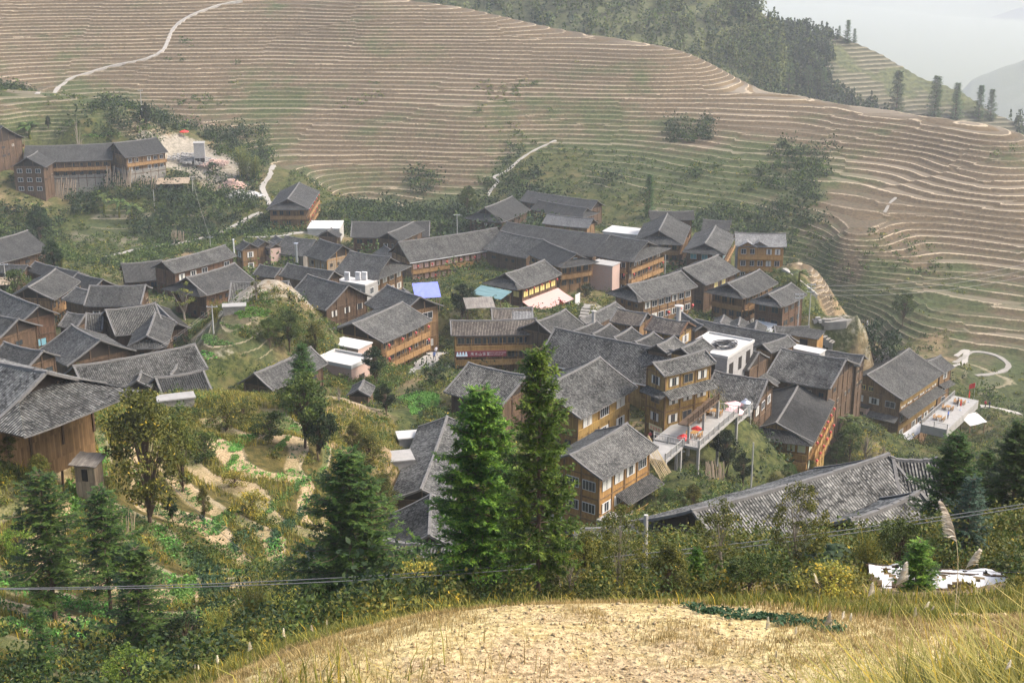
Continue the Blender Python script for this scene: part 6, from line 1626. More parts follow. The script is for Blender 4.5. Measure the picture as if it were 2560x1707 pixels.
'b65': ('farmhouse', 'house', 'large close farmhouse with swept skirt roof and bamboo-patched wall', 'roof_near', 'wood_brown', 'P', 'P', 'wood_brown/pane_dark', {'ribs': 300}),
'b66': ('farmhouse', 'house', 'tall dark plank house with blue curtained windows at the left', 'roof', 'wood_red', 'W3', 'P', 'wood_dark/pane_blue', {'gap': 3.0, 'sh': 2.7, 'skip': 0.4, 'ww': 1.9}),
'b67': ('farmhouse', 'house', 'plain roof in front of the house with blue curtained windows', 'roof', 'wood_dark', 'P', 'P', 'wood_brown/pane_dark', {}),
'b68': ('farmhouse', 'house', 'smooth grey roof just behind the large close farmhouse', 'roof', 'wood_dark', 'P', 'P', 'wood_brown/pane_dark', {}),
'b69': ('farmhouse', 'house', 'sharp-ridged house with washing hung in its open gable', 'roof', 'wood_dark', 'P', 'P', 'wood_brown/pane_dark', {'ribs': 230}),
'b70': ('farmhouse', 'house', 'pale-streaked roof over a lit brown gallery at the far left', 'roof', 'wood_brown', 'P', 'B2', 'wood_brown/pane_dark', {'gap': 1.6}),
'b71': ('farmhouse', 'house', 'dark roof behind the pale-streaked roof under the yellow bamboo', 'roof_far', 'wood_dark', 'P', 'P', 'wood_brown/pane_dark', {}),
'b72': ('farmhouse', 'house', 'stepped roof between the pale-streaked roof and the level tiled roof', 'roof_far', 'wood_dark', 'P', 'P', 'wood_brown/pane_dark', {}),
'b73': ('farmhouse', 'house', 'level rectangular tiled roof with white washing at its right end', 'roof', 'wood_dark', 'P', 'P', 'wood_brown/pane_dark', {'ribs': 250}),
'b74': ('farmhouse', 'house', 'broad tiled roof in front of the level rectangular roof', 'roof', 'wood_dark', 'P', 'P', 'wood_brown/pane_dark', {'ribs': 250}),
'b75': ('shed', 'shed', 'small square-roofed shed beside the broad tiled roof', 'roof', 'wood_dark', 'N', 'P', 'wood_brown/pane_dark', {'ribs': 250}),
'b76': ('farmhouse', 'house', 'hipped house whose ridge points at the camera left of the garden knoll', 'roof', 'wood_dark', 'P', 'P', 'wood_brown/pane_dark', {}),
'b77': ('farmhouse', 'house', 'very long dark-tiled roof below the garden knoll', 'roof_near', 'wood_dark', 'P', 'P', 'wood_brown/pane_dark', {'ribs': 230}),
'b78': ('farmhouse', 'house', 'dark roof under the broadleaf tree at the far left', 'roof_far', 'wood_dark', 'P', 'P', 'wood_brown/pane_dark', {}),
'b79': ('shed', 'shed', 'low tiled shed beside the pale utility pole at the far left', 'roof', 'wood_dark', 'P', 'P', 'wood_brown/pane_dark', {}),
'b80': ('granary_house', 'house', 'dark house hung with yellow maize at the left edge', 'roof_far', 'wood_dark', 'P', 'B3', 'wood_brown/pane_dark', {}),
'b81': ('long_house', 'house', 'left half of the long hillside house with propped planks along its base', 'roof_far', 'wood_dark', 'P', 'B2', 'wood_brown/pane_dark', {'base': 'stone', 'baseh': 2.8, 'gap': 2.2}),
'b82': ('long_house', 'house', 'right half of the long hillside house with white curtained windows', 'roof_far', 'wood_brown', 'P', 'B2', 'white/pane', {'base': 'stone', 'baseh': 3.0, 'gap': 2.0}),
'b83': ('wooden_house', 'house', 'hip-roofed front wing with two rows of barred windows beside the long hillside house', 'roof_far', 'wood_dark', 'W3', 'P', 'white/pane_dark', {'gap': 2.0}),
'b84': ('shed', 'shed', 'small dark-roofed shed below the lone three-storey hotel', 'roof_far', 'wood_dark', 'P', 'P', 'wood_brown/pane_dark', {}),
'b85': ('wooden_house', 'house', 'reddish verge-edged roof rising above the row of small parallel roofs', 'roof_brown', 'wood_brown', 'P', 'N', 'wood_brown/pane_dark', {'ribs': 250}),
'b86': ('wooden_house', 'house', 'brown-tiled house with red-edged gable and big white window before the white building', 'roof_brown', 'wood_gold', 'W1', 'N', 'white/pane', {'ribs': 250, 'verge': 'wood_red', 'ww': 2.2, 'gap': 3}),
'b87': ('wooden_hotel', 'hotel', 'short roof joining the main hotel wing to the white concrete building', 'roof_near', 'wood_gold', 'W1', 'N', 'white/pane', {'ribs': 250}),
'b88': ('farmhouse', 'house', 'thin grey roof slope below the guest house with white lettering', 'roof', 'wood_dark', 'N', 'N', 'wood_brown/pane_dark', {}),
'b89': ('shed', 'shed', 'low grey roof beside the unfinished flat concrete house', 'roof', 'wood_dark', 'P', 'P', 'wood_brown/pane_dark', {}),
'b44': ('hotel_tower', 'hotel', 'tall golden-olive hotel tower with gabled top storey and skirt roofs over the paved terrace', 'roof_near', 'wood_gold', 'W4', 'W4', 'timber/pane', {'ribs': 230, 'closed': 1, 'sh': 2.6, 'gap': 2.3, 'ww': 1.7, 'wh': 1.25, 'frame': 'wood_brown', 'skip': 0, 'lean': [('S', -1.12, 1.0, 8.2, 1.7, 'roof_near'), ('A', -1.0, 1.3, 8.0, 1.3, 'roof_near')]}),
'b95': ('farmhouse', 'house', 'small dark roof under the broad gable with blue curtained windows', 'roof', 'wood_dark', 'P', 'N', 'wood_brown/pane_dark', {'ribs': 250}),
'b96': ('farmhouse', 'house', 'half-hidden roof behind the level rectangular tiled roof', 'roof', 'wood_dark', 'P', 'N', 'wood_brown/pane_dark', {'ribs': 250}),
'b97': ('farmhouse', 'house', 'grey roof slope behind the brown-tiled house with the big white window', 'roof', 'wood_dark', 'P', 'N', 'wood_brown/pane_dark', {'ribs': 250}),
'b98': ('farmhouse', 'house', 'left one of three small peaked roofs below the canopy house', 'roof', 'wood_dark', 'P', 'N', 'wood_brown/pane_dark', {'ribs': 250}),
'b99': ('farmhouse', 'house', 'middle one of three small peaked roofs below the canopy house', 'roof', 'wood_dark', 'P', 'N', 'wood_brown/pane_dark', {'ribs': 250}),
'b100': ('farmhouse', 'house', 'right one of three small peaked roofs below the canopy house', 'roof', 'wood_dark', 'P', 'N', 'wood_brown/pane_dark', {'ribs': 250}),
'b101': ('farmhouse', 'house', 'low level roof ending at the orange-walled shed', 'roof', 'wood_dark', 'P', 'N', 'wood_brown/pane_dark', {'ribs': 250}),
'b102': ('outhouse', 'shed', 'tiny peaked roof beside the rounded dark tree and green garden', 'roof', 'wood_dark', 'P', 'N', 'wood_brown/pane_dark', {'ribs': 250}),
'b103': ('outhouse', 'shed', 'smaller cross gable on the very long dark-tiled roof', 'roof', 'wood_dark', 'P', 'N', 'wood_brown/pane_dark', {'ribs': 250}),
'b104': ('outhouse', 'shed', 'larger cross gable on the very long dark-tiled roof', 'roof', 'wood_dark', 'P', 'N', 'wood_brown/pane_dark', {'ribs': 250}),
'b105': ('farmhouse', 'house', 'short lower roof in front of the very long dark-tiled roof', 'roof', 'wood_dark', 'P', 'N', 'wood_brown/pane_dark', {'ribs': 250}),
'b106': ('farmhouse', 'house', 'narrow roof slope behind the brown gabled house on the street', 'roof', 'wood_dark', 'P', 'N', 'wood_brown/pane_dark', {'ribs': 250}),
'b107': ('farmhouse', 'house', 'plain roof slope right of the hipped house by the garden knoll', 'roof', 'wood_dark', 'P', 'N', 'wood_brown/pane_dark', {'ribs': 250}),
'b90': ('outhouse', 'shed', 'first and farthest left of the five small parallel ridges behind the great brown-patched roof', 'roof', 'wood_dark', 'P', 'N', 'wood_brown/pane_dark', {'ribs': 250, 'group': 'row of small parallel roofs'}),
'b91': ('outhouse', 'shed', 'second of the five small parallel ridges behind the great brown-patched roof', 'roof', 'wood_dark', 'P', 'N', 'wood_brown/pane_dark', {'ribs': 250, 'group': 'row of small parallel roofs'}),
'b92': ('outhouse', 'shed', 'third of the five small parallel ridges behind the great brown-patched roof', 'roof', 'wood_dark', 'P', 'N', 'wood_brown/pane_dark', {'ribs': 250, 'group': 'row of small parallel roofs'}),
'b93': ('outhouse', 'shed', 'fourth of the five small parallel ridges behind the great brown-patched roof', 'roof', 'wood_dark', 'P', 'N', 'wood_brown/pane_dark', {'ribs': 250, 'group': 'row of small parallel roofs'}),
'b94': ('outhouse', 'shed', 'last and nearest of the five small parallel ridges behind the great brown-patched roof', 'roof', 'wood_dark', 'P', 'N', 'wood_brown/pane_dark', {'ribs': 250, 'group': 'row of small parallel roofs'}),
}
def vnoise(x, y, seed=0):
    xi = np.floor(x).astype(np.int64); yi = np.floor(y).astype(np.int64)
    fx = x - xi; fy = y - yi
    fx = fx*fx*(3-2*fx); fy = fy*fy*(3-2*fy)
    def h(a, b):
        n = (a*374761393 + b*668265263 + seed*1442695041) & 0x7fffffff
        n = ((n ^ (n >> 13))*1274126177) & 0x7fffffff
        return ((n ^ (n >> 16)) & 0xffff)/65535.0
    return (h(xi, yi)*(1-fx) + h(xi+1, yi)*fx)*(1-fy) + (h(xi, yi+1)*(1-fx) + h(xi+1, yi+1)*fx)*fy
def fbm(x, y, s, seed=0, octv=3):
    r = 0; a = 1; t = 0
    for i in range(octv):
        r = r + a*(vnoise(x/s, y/s, seed+i)-.5); t += a; a *= .5; s = s/2.03
    return r/t*2
class Terrain:
    def __init__(self, pts):
        P = np.array(pts, float); self.P = P
        n = len(P); X = P[:, :2]/100.0
        d = np.hypot(X[:, None, 0]-X[None, :, 0], X[:, None, 1]-X[None, :, 1])
        K = np.where(d > 0, d*d*np.log(np.maximum(d, 1e-9)), 0) + np.eye(n)*2e-4
        A = np.zeros((n+3, n+3)); A[:n, :n] = K; A[:n, n] = 1; A[:n, n+1:] = X; A[n, :n] = 1; A[n+1:, :n] = X.T
        b = np.zeros(n+3); b[:n] = P[:, 2]
        w = np.linalg.solve(A, b)
        self.x0, self.y0, self.st = -420.0, -40.0, 2.0
        gx = np.arange(self.x0, 421, self.st); gy = np.arange(self.y0, 781, self.st)
        GX, GY = np.meshgrid(gx, gy); self.nx = len(gx); self.ny = len(gy)
        Q = np.stack([GX.ravel(), GY.ravel()], 1)/100.0
        H = np.zeros(len(Q)); Z = np.zeros((len(Q), 3))
        for i in range(0, len(Q), 20000):
            q = Q[i:i+20000]
            r2 = (q[:, None, 0]-X[None, :, 0])**2 + (q[:, None, 1]-X[None, :, 1])**2
            H[i:i+20000] = (.5*r2*np.log(r2+1e-12)) @ w[:n] + w[n] + q @ w[n+1:]
            k = 1/(r2 + 1e-4)**2
            Z[i:i+20000] = (k @ P[:, 3:6])/k.sum(1)[:, None]
        self.H = H.reshape(self.ny, self.nx); self.Z = Z.reshape(self.ny, self.nx, 3)
    def samp(self, G, x, y):
        u = np.clip((x-self.x0)/self.st, 0, self.nx-1.001); v = np.clip((y-self.y0)/self.st, 0, self.ny-1.001)
        i = u.astype(int); j = v.astype(int); a = u-i; b = v-j
        if G.ndim == 3: a = a[..., None]; b = b[..., None]
        return (G[j, i]*(1-a)+G[j, i+1]*a)*(1-b) + (G[j+1, i]*(1-a)+G[j+1, i+1]*a)*b
    def eval(self, x, y):
        """height, terrace phase (in steps), zone weights"""
        x = np.asarray(x, float); y = np.asarray(y, float)
        r = np.hypot(x, y)
        H = self.samp(self.H, x, y)
        wx = fbm(x, y, 14, 5)*5; wy = fbm(x, y, 14, 9)*5
        far = np.clip((r-20)/200, 0.03, 1)
        Zn = self.samp(self.Z, x+wx*far, y+wy*far)
        T = np.clip(Zn[..., 0], 0, 1); T = T*T*(3-2*T)
        dz = np.where(r < 175, 1.4, 1.07)
        H = H + far*(fbm(x, y, 26, 2)*.55 + fbm(x, y, 7, 3)*.16)
        # patches of terraces with their own offset, so lines break and merge
        cx = x/34 + fbm(x, y, 30, 21)*.5; cy = y/13 + fbm(x, y, 30, 22)*.5
        n = (np.floor(cx).astype(np.int64)*73856093 ^ np.floor(cy).astype(np.int64)*19349663) & 0xffff
        off = ((n*7919) % 997)/997.0
        ph = H/dz + np.where(r > 300, off*.45, off*.0)
        fl = np.floor(ph); f = ph-fl
        a = np.where(r < 175, .42, .58)
        st = (fl + .06*np.minimum(f/a, 1) + .94*np.clip((f-a)/(1-a), 0, 1))*dz - np.where(r > 300, off*.45, 0)*dz
        z = H*(1-T) + st*T
        z = z + (1-T)*fbm(x, y, 2.2, 31, 2)*.12*np.clip(r/60, .25, 1)
        return z, ph, T, Zn
# ---------------------------------------------------------------- ground
TER = Terrain(TPTS)
def gz(x, y): return float(TER.eval(np.array([x]), np.array([y]))[0][0]) + CAMZ
def build_ground():
    rs = np.concatenate([np.arange(2, 20, .6), np.arange(20, 60, .22), np.arange(60, 175, .3), np.arange(175, 330, .7), np.arange(330, 430, .5), np.arange(430, 625, .36), np.arange(625, 790, 5)])
    az = np.radians(np.concatenate([np.arange(-42, -27, .5), np.arange(-27, 27, .062), np.arange(27, 42, .5)]))
    RR, AA = np.meshgrid(rs, az, indexing='ij'); X = RR*np.sin(AA); Y = RR*np.cos(AA)
    z, ph, T, Zn = TER.eval(X, Y)
    n, m = X.shape
    V = np.stack([X, Y, z+CAMZ], -1).reshape(-1, 3)
    i = np.arange(n*m).reshape(n, m)
    F = np.stack([i[:-1, :-1], i[:-1, 1:], i[1:, 1:], i[1:, :-1]], -1).reshape(-1, 4)[:, ::-1]
    zone = np.stack([T, Zn[..., 1]*.5+.5, Zn[..., 2], np.ones_like(T)], -1).reshape(-1, 4)
    me = npmesh('ground', V, F, ground_mat(), attrs={'phase': ('POINT', 'FLOAT', ph.ravel()), 'zone': ('POINT', 'FLOAT_COLOR', zone)}, smooth=True)
    tag(link('ground', me), kind='structure')
def ground_mat():
    t = NT('ground_soil_and_grass'); pos = t.n('NewGeometry').outputs['Position']
    px, py, pz = t.sep(pos)
    zc = t.n('Attribute', attribute_name='zone').outputs['Color']; zr, zg, zb = t.n('SeparateColor', {0: zc}).outputs[:3]
    rad = t.math('SQRT', t.math('ADD', t.math('MULTIPLY', px, px), t.math('MULTIPLY', py, py)))
    near = t.ss(rad, 190, 130); vnear = t.ss(rad, 50, 40)
    G = t.math('MULTIPLY_ADD', zg, 2.0, -1.0)
    n_big = t.noise(pos, .028, 4, .6); n_mid = t.noise(pos, .16, 4, .65); n_fine = t.noise(pos, 1.1, 4, .7); n_vf = t.noise(pos, 6.0, 3, .7)
    Gn = t.math('ADD', G, t.math('MULTIPLY_ADD', n_big, 1.9, -.93)); Gn = t.math('ADD', Gn, t.math('MULTIPLY_ADD', n_mid, 1.0, -.5))
    green = t.ss(Gn, .25, .75); straw = t.ss(Gn, .05, -.45)
    # open ground: rough grass and scrub
    scr = t.mix(t.ss(n_fine, .35, .65), (.022, .032, .010), (.078, .084, .026)); scr = t.mix(t.ss(n_mid, .5, .7), scr, (.105, .088, .036))
    dry = t.mix(t.ss(n_fine, .3, .7), (.15, .105, .058), (.27, .20, .11))
    strawc = t.mix(t.ss(t.math('ADD', t.math('MULTIPLY', n_vf, .6), t.math('MULTIPLY', n_fine, .4)), .38, .62), (.27, .20, .08), (.55, .45, .225))
    base = t.mix(green, dry, scr); base = t.mix(straw, base, strawc)
    soil = t.mix(t.ss(n_vf, .35, .65), (.21, .15, .078), (.45, .34, .195))
    soil_far = t.mix(t.ss(n_fine, .35, .65), (.17, .15, .115), (.30, .27, .215))
    E = t.math('ADD', zb, t.math('MULTIPLY_ADD', n_fine, .8, -.4)); E = t.math('ADD', E, t.math('MULTIPLY_ADD', n_mid, .6, -.3))
    base = t.mix(t.ss(E, .3, .6), base, t.mix(near, soil_far, soil))
    # terraces: straw lip, soil tread, overgrown riser
    ph = t.math('ADD', t.attr('phase'), t.math('MULTIPLY_ADD', n_fine, .17, -.085)); f = t.math('FRACT', ph); fl = t.math('FLOOR', ph)
    lev = t.n('TexWhiteNoise', {'Vector': t.comb(fl, t.math('FLOOR', t.math('ADD', t.math('MULTIPLY', px, .02), t.math('MULTIPLY', n_big, 2.0))), 0.0)}, noise_dimensions='3D').outputs[0]
    tread_far = t.mix(green, t.mix(t.ss(n_fine, .3, .7), (.064, .052, .034), (.120, .092, .058)), t.mix(t.ss(n_fine, .35, .65), (.030, .044, .016), (.072, .082, .032)))
    tread_far = t.mix(t.math('MULTIPLY', t.ss(lev, .7, .95), .5), tread_far, (.21, .175, .125))
    tread_far = t.mix(t.ss(G, -.02, -.18), tread_far, (.30, .26, .20))
    tread_near = t.mix(t.ss(t.math('ADD', lev, n_mid), .8, 1.2), soil, t.mix(.8, soil, (.050, .078, .018)))
    tread = t.mix(near, tread_far, tread_near)
    ris_far = t.mix(green, t.mix(t.ss(n_fine, .3, .7), (.062, .047, .029), (.118, .086, .050)), t.mix(t.ss(n_fine, .3, .7), (.026, .036, .014), (.072, .080, .030)))
    ris_far = t.mix(t.ss(G, -.02, -.18), ris_far, (.19, .14, .075))
    ris_near = t.mix(t.ss(n_fine, .3, .7), (.026, .030, .008), (.115, .088, .028))
    ris = t.mix(near, ris_far, ris_near)
    fe = t.math('MULTIPLY_ADD', near, .17, f); tc = t.mix(t.ss(fe, .55, .62), tread, ris)
    lipn = t.ss(t.math('ADD', n_mid, t.math('MULTIPLY_ADD', lev, .5, t.math('MULTIPLY_ADD', n_fine, .7, -.35))), .50, .82)
    lip = t.math('MAXIMUM', t.ss(f, .12, .05), t.ss(f, .955, .985)); lip = t.math('MULTIPLY', lip, t.math('MULTIPLY_ADD', lipn, .75, .2))
    lip = t.math('MULTIPLY', lip, t.math('SUBTRACT', 1.0, t.math('MULTIPLY', near, .35)))
    lip = t.math('MULTIPLY', lip, t.math('SUBTRACT', 1.0, t.math('MULTIPLY', green, .55)))
    tc = t.mix(lip, tc, (.40, .325, .225))
    c = t.mix(t.ss(zr, .25, .55), base, tc)
    hgt = t.math('ADD', t.math('MULTIPLY', n_fine, .5), t.math('MULTIPLY', n_vf, .5))
    return t.out(c, .95, bump=hgt, bstr=.8, bdist=.25, spec=.1)
build_ground()
def strip_hill(name, prof, mat, step=None, seed=0, amp=8, th=9.0, kind='structure', nx=260, nr=220):
    """a hill: prof = list of (x, y, z) crest points; falls towards the camera by slope list"""
    P = np.array(prof, float); u = np.linspace(0, 1, nx); s = np.linspace(0, 1, len(P))
    cx = np.interp(u, s, P[:, 0]); cy = np.interp(u, s, P[:, 1]); cz = np.interp(u, s, P[:, 2]); front = np.interp(u, s, P[:, 3]); drop = np.interp(u, s, P[:, 4])
    w = np.concatenate([np.linspace(-.5, 0, 30)[:-1], np.linspace(0, 1, nr)])
    U, Wv = np.meshgrid(np.arange(nx), w, indexing='ij')
    X = cx[U]*(1-Wv*front[U]/np.hypot(cx[U], cy[U])); Y = cy[U]*(1-Wv*front[U]/np.hypot(cx[U], cy[U]))
    H = cz[U]-np.where(Wv > 0, Wv, -Wv*1.2)*drop[U]
    H = H+fbm(X, Y, amp*9, seed)*amp*(.15+np.abs(Wv))*1.2+fbm(X, Y, amp*2, seed+3)*amp*.22; H = np.maximum(H, -471.5+fbm(X, Y, 300, 5)*.8)
    ph = H/2.2 if step is None else H/step
    if step:
        ff = ph-np.floor(ph); H = (np.floor(ph)+.08*np.minimum(ff/.6, 1)+.92*np.clip((ff-.6)/.4, 0, 1))*step*.7+H*.3
    n, m = X.shape; i = np.arange(n*m).reshape(n, m)
    F = np.stack([i[:-1, :-1], i[1:, :-1], i[1:, 1:], i[:-1, 1:]], -1).reshape(-1, 4)
    me = npmesh(name, np.stack([X, Y, H+CAMZ], -1).reshape(-1, 3), F, mat, attrs={'phase': ('POINT', 'FLOAT', ph.ravel())}, smooth=True)
    tag(link(name, me), kind=kind)
    return X, Y, H+CAMZ
def hill_mat(name, terr):
    t = NT(name); pos = t.n('NewGeometry').outputs['Position']; n1 = t.noise(pos, .03, 4, .6); n2 = t.noise(pos, .4, 4, .7)
    veg = t.mix(t.ss(n2, .3, .7), (.030, .040, .016), (.10, .105, .040))
    if not terr: return t.out(veg, .95, bump=n2, bstr=.6, bdist=1.0)
    f = t.math('FRACT', t.math('ADD', t.attr('phase'), t.math('MULTIPLY', n2, .15)))
    tc = t.mix(t.ss(f, .5, .65), (.10, .09, .055), (.045, .046, .022)); tc = t.mix(t.math('MULTIPLY', t.math('MULTIPLY', t.ss(f, .2, .05), n2), 1.0), tc, (.36, .30, .21))
    tc = t.mix(t.ss(n1, .50, .43), tc, veg)
    return t.out(tc, .95, bump=n2, bstr=.6, bdist=.5)
# crest x, y, z(rel. camera), front depth, drop
FH = strip_hill('far_hill', FARHILL, hill_mat('far_hill_terraces', True), 2.0, 4, 3.5)
FW = strip_hill('wooded_hill', WOODHILL, hill_mat('wooded_hill_scrub', False), None, 8, 5.0)
strip_hill('valley_hill', VALLEYHILL, hill_mat('valley_woods', False), None, 12, 30, nx=120, nr=80)
strip_hill('mountains', MOUNTAINS, hill_mat('mountain_woods', False), None, 15, 70, nx=140, nr=80)
b = MB()
vz = CAMZ-470
for i in range(8):
    for j in range(8):
        x0, y0 = -9000+i*2250, -1000+j*1500
        b.face([(x0, y0, vz), (x0+2250, y0, vz), (x0+2250, y0+1500, vz), (x0, y0+1500, vz)])
tag(b.build('valley_floor', hill_mat('valley_floor_fields', False)), kind='structure')
# ---------------------------------------------------------------- paths
def ribbon(name, pts, width, mat, lift=.12, steps=0, kind='structure'):
    P = np.array(pts, float); d = np.concatenate([[0], np.cumsum(np.hypot(*np.diff(P, axis=0).T))])
    n = max(8, int(d[-1]/1.2)); s = np.linspace(0, d[-1], n)
    x = np.interp(s, d, P[:, 0]); y = np.interp(s, d, P[:, 1])
    k = np.ones(5)/5; xs = np.convolve(np.pad(x, 2, 'edge'), k, 'valid'); ys = np.convolve(np.pad(y, 2, 'edge'), k, 'valid')
    tx, ty = np.gradient(xs), np.gradient(ys); l = np.hypot(tx, ty)+1e-9; nx_, ny_ = -ty/l, tx/l
    jit = 1+.15*RNG.normal(size=n)
    L = np.stack([xs+nx_*width/2*jit, ys+ny_*width/2*jit], 1); Rr = np.stack([xs-nx_*width/2*jit, ys-ny_*width/2*jit], 1)
    zz = np.max([TER.eval(q[:, 0], q[:, 1])[0] for q in (L, Rr, np.stack([xs, ys], 1))], axis=0)
    zz = np.convolve(np.pad(zz, 2, 'edge'), k, 'valid')+lift+CAMZ
    if steps: zz = np.ceil(zz/steps)*steps
    b = MB()
    for i in range(n-1):
        z0, z1 = zz[i], (zz[i] if steps else zz[i+1])
        a, c, e, f = (*L[i], z0), (*Rr[i], z0), (*Rr[i+1], z1), (*L[i+1], z1)
        b.face([a, c, e, f]); 
        b.face([(a[0], a[1], a[2]-1.6), (c[0], c[1], c[2]-1.6), c, a])
        b.face([a, f, (f[0], f[1], f[2]-1.6), (a[0], a[1], a[2]-1.6)]); b.face([c, (c[0], c[1], c[2]-1.6), (e[0], e[1], e[2]-1.6), e])
    o = b.build(name, mat); tag(o, kind=kind); return o
M['path'] = flat('path_concrete', (.29, .27, .235), .9, var=.2, sc=.7)
M['pathstone'] = flat('path_stone', (.22, .205, .175), .9, var=.35, sc=1.2)
for nm, w_, mk, st, pts in PATHS: ribbon(nm, pts, w_, M[mk], steps=st)
# ---------------------------------------------------------------- houses
def roofz(y, w, dr, s=0.0, e=.22, x=0.0):
    t = min(1, abs(y)/w); return -dr*(1.16*t-.16*t*t) + e*abs(s)**3*(1-.3*t)
def slope_mesh(b, x0, x1, w, dr, sgn, ribs, e=.22, t0=0.0, t1=1.0, thick=.14, hipA=0.0, seed=0):
    L = x1-x0; sp = .25
    nu = int(max(2, round(L/sp)))*(4 if ribs else 1) if ribs else max(4, int(L/1.2)); nv = 14 if ribs else 7
    rr = random.Random(seed); wob = [rr.uniform(-1, 1) for _ in range(40)]
    def pt(i, j, dz=0):
        x = x0+L*i/nu; t = t0+(t1-t0)*j/nv; y = sgn*w*t; s = 2*(x-x0)/L-1
        z = roofz(y, w, dr, s, e)
        k = (x-x0)/2.4; a = int(k) % 39; z += .05*(wob[a]*(1-(k % 1))+wob[a+1]*(k % 1))*(.4+t)
        if ribs: z += .045*abs(math.sin(math.pi*(i % 4)/4))
        return (x, y, z+dz)
    sl = math.hypot(w, dr)
    for i in range(nu):
        for j in range(nv):
            q = [pt(i, j), pt(i+1, j), pt(i+1, j+1), pt(i, j+1)]; uv = [(q_[0]+50, (abs(q_[1])/w)*sl) for q_ in q]
            if sgn > 0: q.reverse(); uv.reverse()
            # the winding leaves normals up
            b.face(q if sgn < 0 else q, 0, uv)
    nu2 = max(3, int(L/1.5))
    def pb(i, t, dz=0):
        x = x0+L*i/nu2; y = sgn*w*t; s = 2*(x-x0)/L-1; return (x, y, roofz(y, w, dr, s, e)+dz)
    for i in range(nu2):
        for j in range(4):
            ta, tb = t0+(t1-t0)*j/4, t0+(t1-t0)*(j+1)/4; q = [pb(i, ta, -thick), pb(i+1, ta, -thick), pb(i+1, tb, -thick), pb(i, tb, -thick)]
            b.face(q if sgn > 0 else q[::-1], 1)
        q = [pb(i, t1, .03), pb(i+1, t1, .03), pb(i+1, t1, -thick), pb(i, t1, -thick)]; b.face(q, 2)
    for i in (0, nu2):
        K = 6
        for k in range(K):
            ta, tb = t0+(t1-t0)*k/K, t0+(t1-t0)*(k+1)/K
            b.face([pb(i, ta, .03), pb(i, tb, .03), pb(i, tb, -thick), pb(i, ta, -thick)], 2)
def win_mesh(kind, w=1.15, h=1.2):
    key = ('win', kind, round(w, 2), round(h, 2))
    if key in M: return M[key]
    fr, pn = kind.split('/'); b = MB(); t = .07
    b.box((-w/2, -.02, 0), (-w/2+t, .05, h)); b.box((w/2-t, -.02, 0), (w/2, .05, h)); b.box((-w/2+t, -.02, 0), (w/2-t, .05, t)); b.box((-w/2+t, -.02, h-t), (w/2-t, .05, h))
    b.box((-.03, -.015, t), (.03, .04, h-t))
    if w > 1.7: b.box((-w/4-.02, -.015, t), (-w/4+.02, .04, h-t)); b.box((w/4-.02, -.015, t), (w/4+.02, .04, h-t))
    fm = b.mesh('window', M[fr]); b = MB(); b.box((-w/2+t, 0, t), (w/2-t, .02, h-t)); pm = b.mesh('pane', M[pn])
    b = MB(); 
    b.box((-w/2, -.02, 0), (-w/2+t, .05, h)); b.box((w/2-t, -.02, 0), (w/2, .05, h)); b.box((-w/2+t, -.02, 0), (w/2-t, .05, t)); b.box((-w/2+t, -.02, h-t), (w/2-t, .05, h)); b.box((-.03, -.015, t), (.03, .04, h-t))
    b.box((-w/2+t, 0, t), (w/2-t, .02, h-t), 1); cm = b.mesh('window', [M[fr], M[pn]])
    M[key] = (fm, pm, cm); return M[key]
def put_window(root, kind, x, y, z, rz, w, h, fine):
    fm, pm, cm = win_mesh(kind, w, h)
    if fine: o = link('window', fm, root, (x, y, z), rz); link('pane', pm, o)
    else: link('window', cm, root, (x, y, z), rz)
FACE = {}   # (house, face) -> function giving a world point on the facade
HOUSE = {}
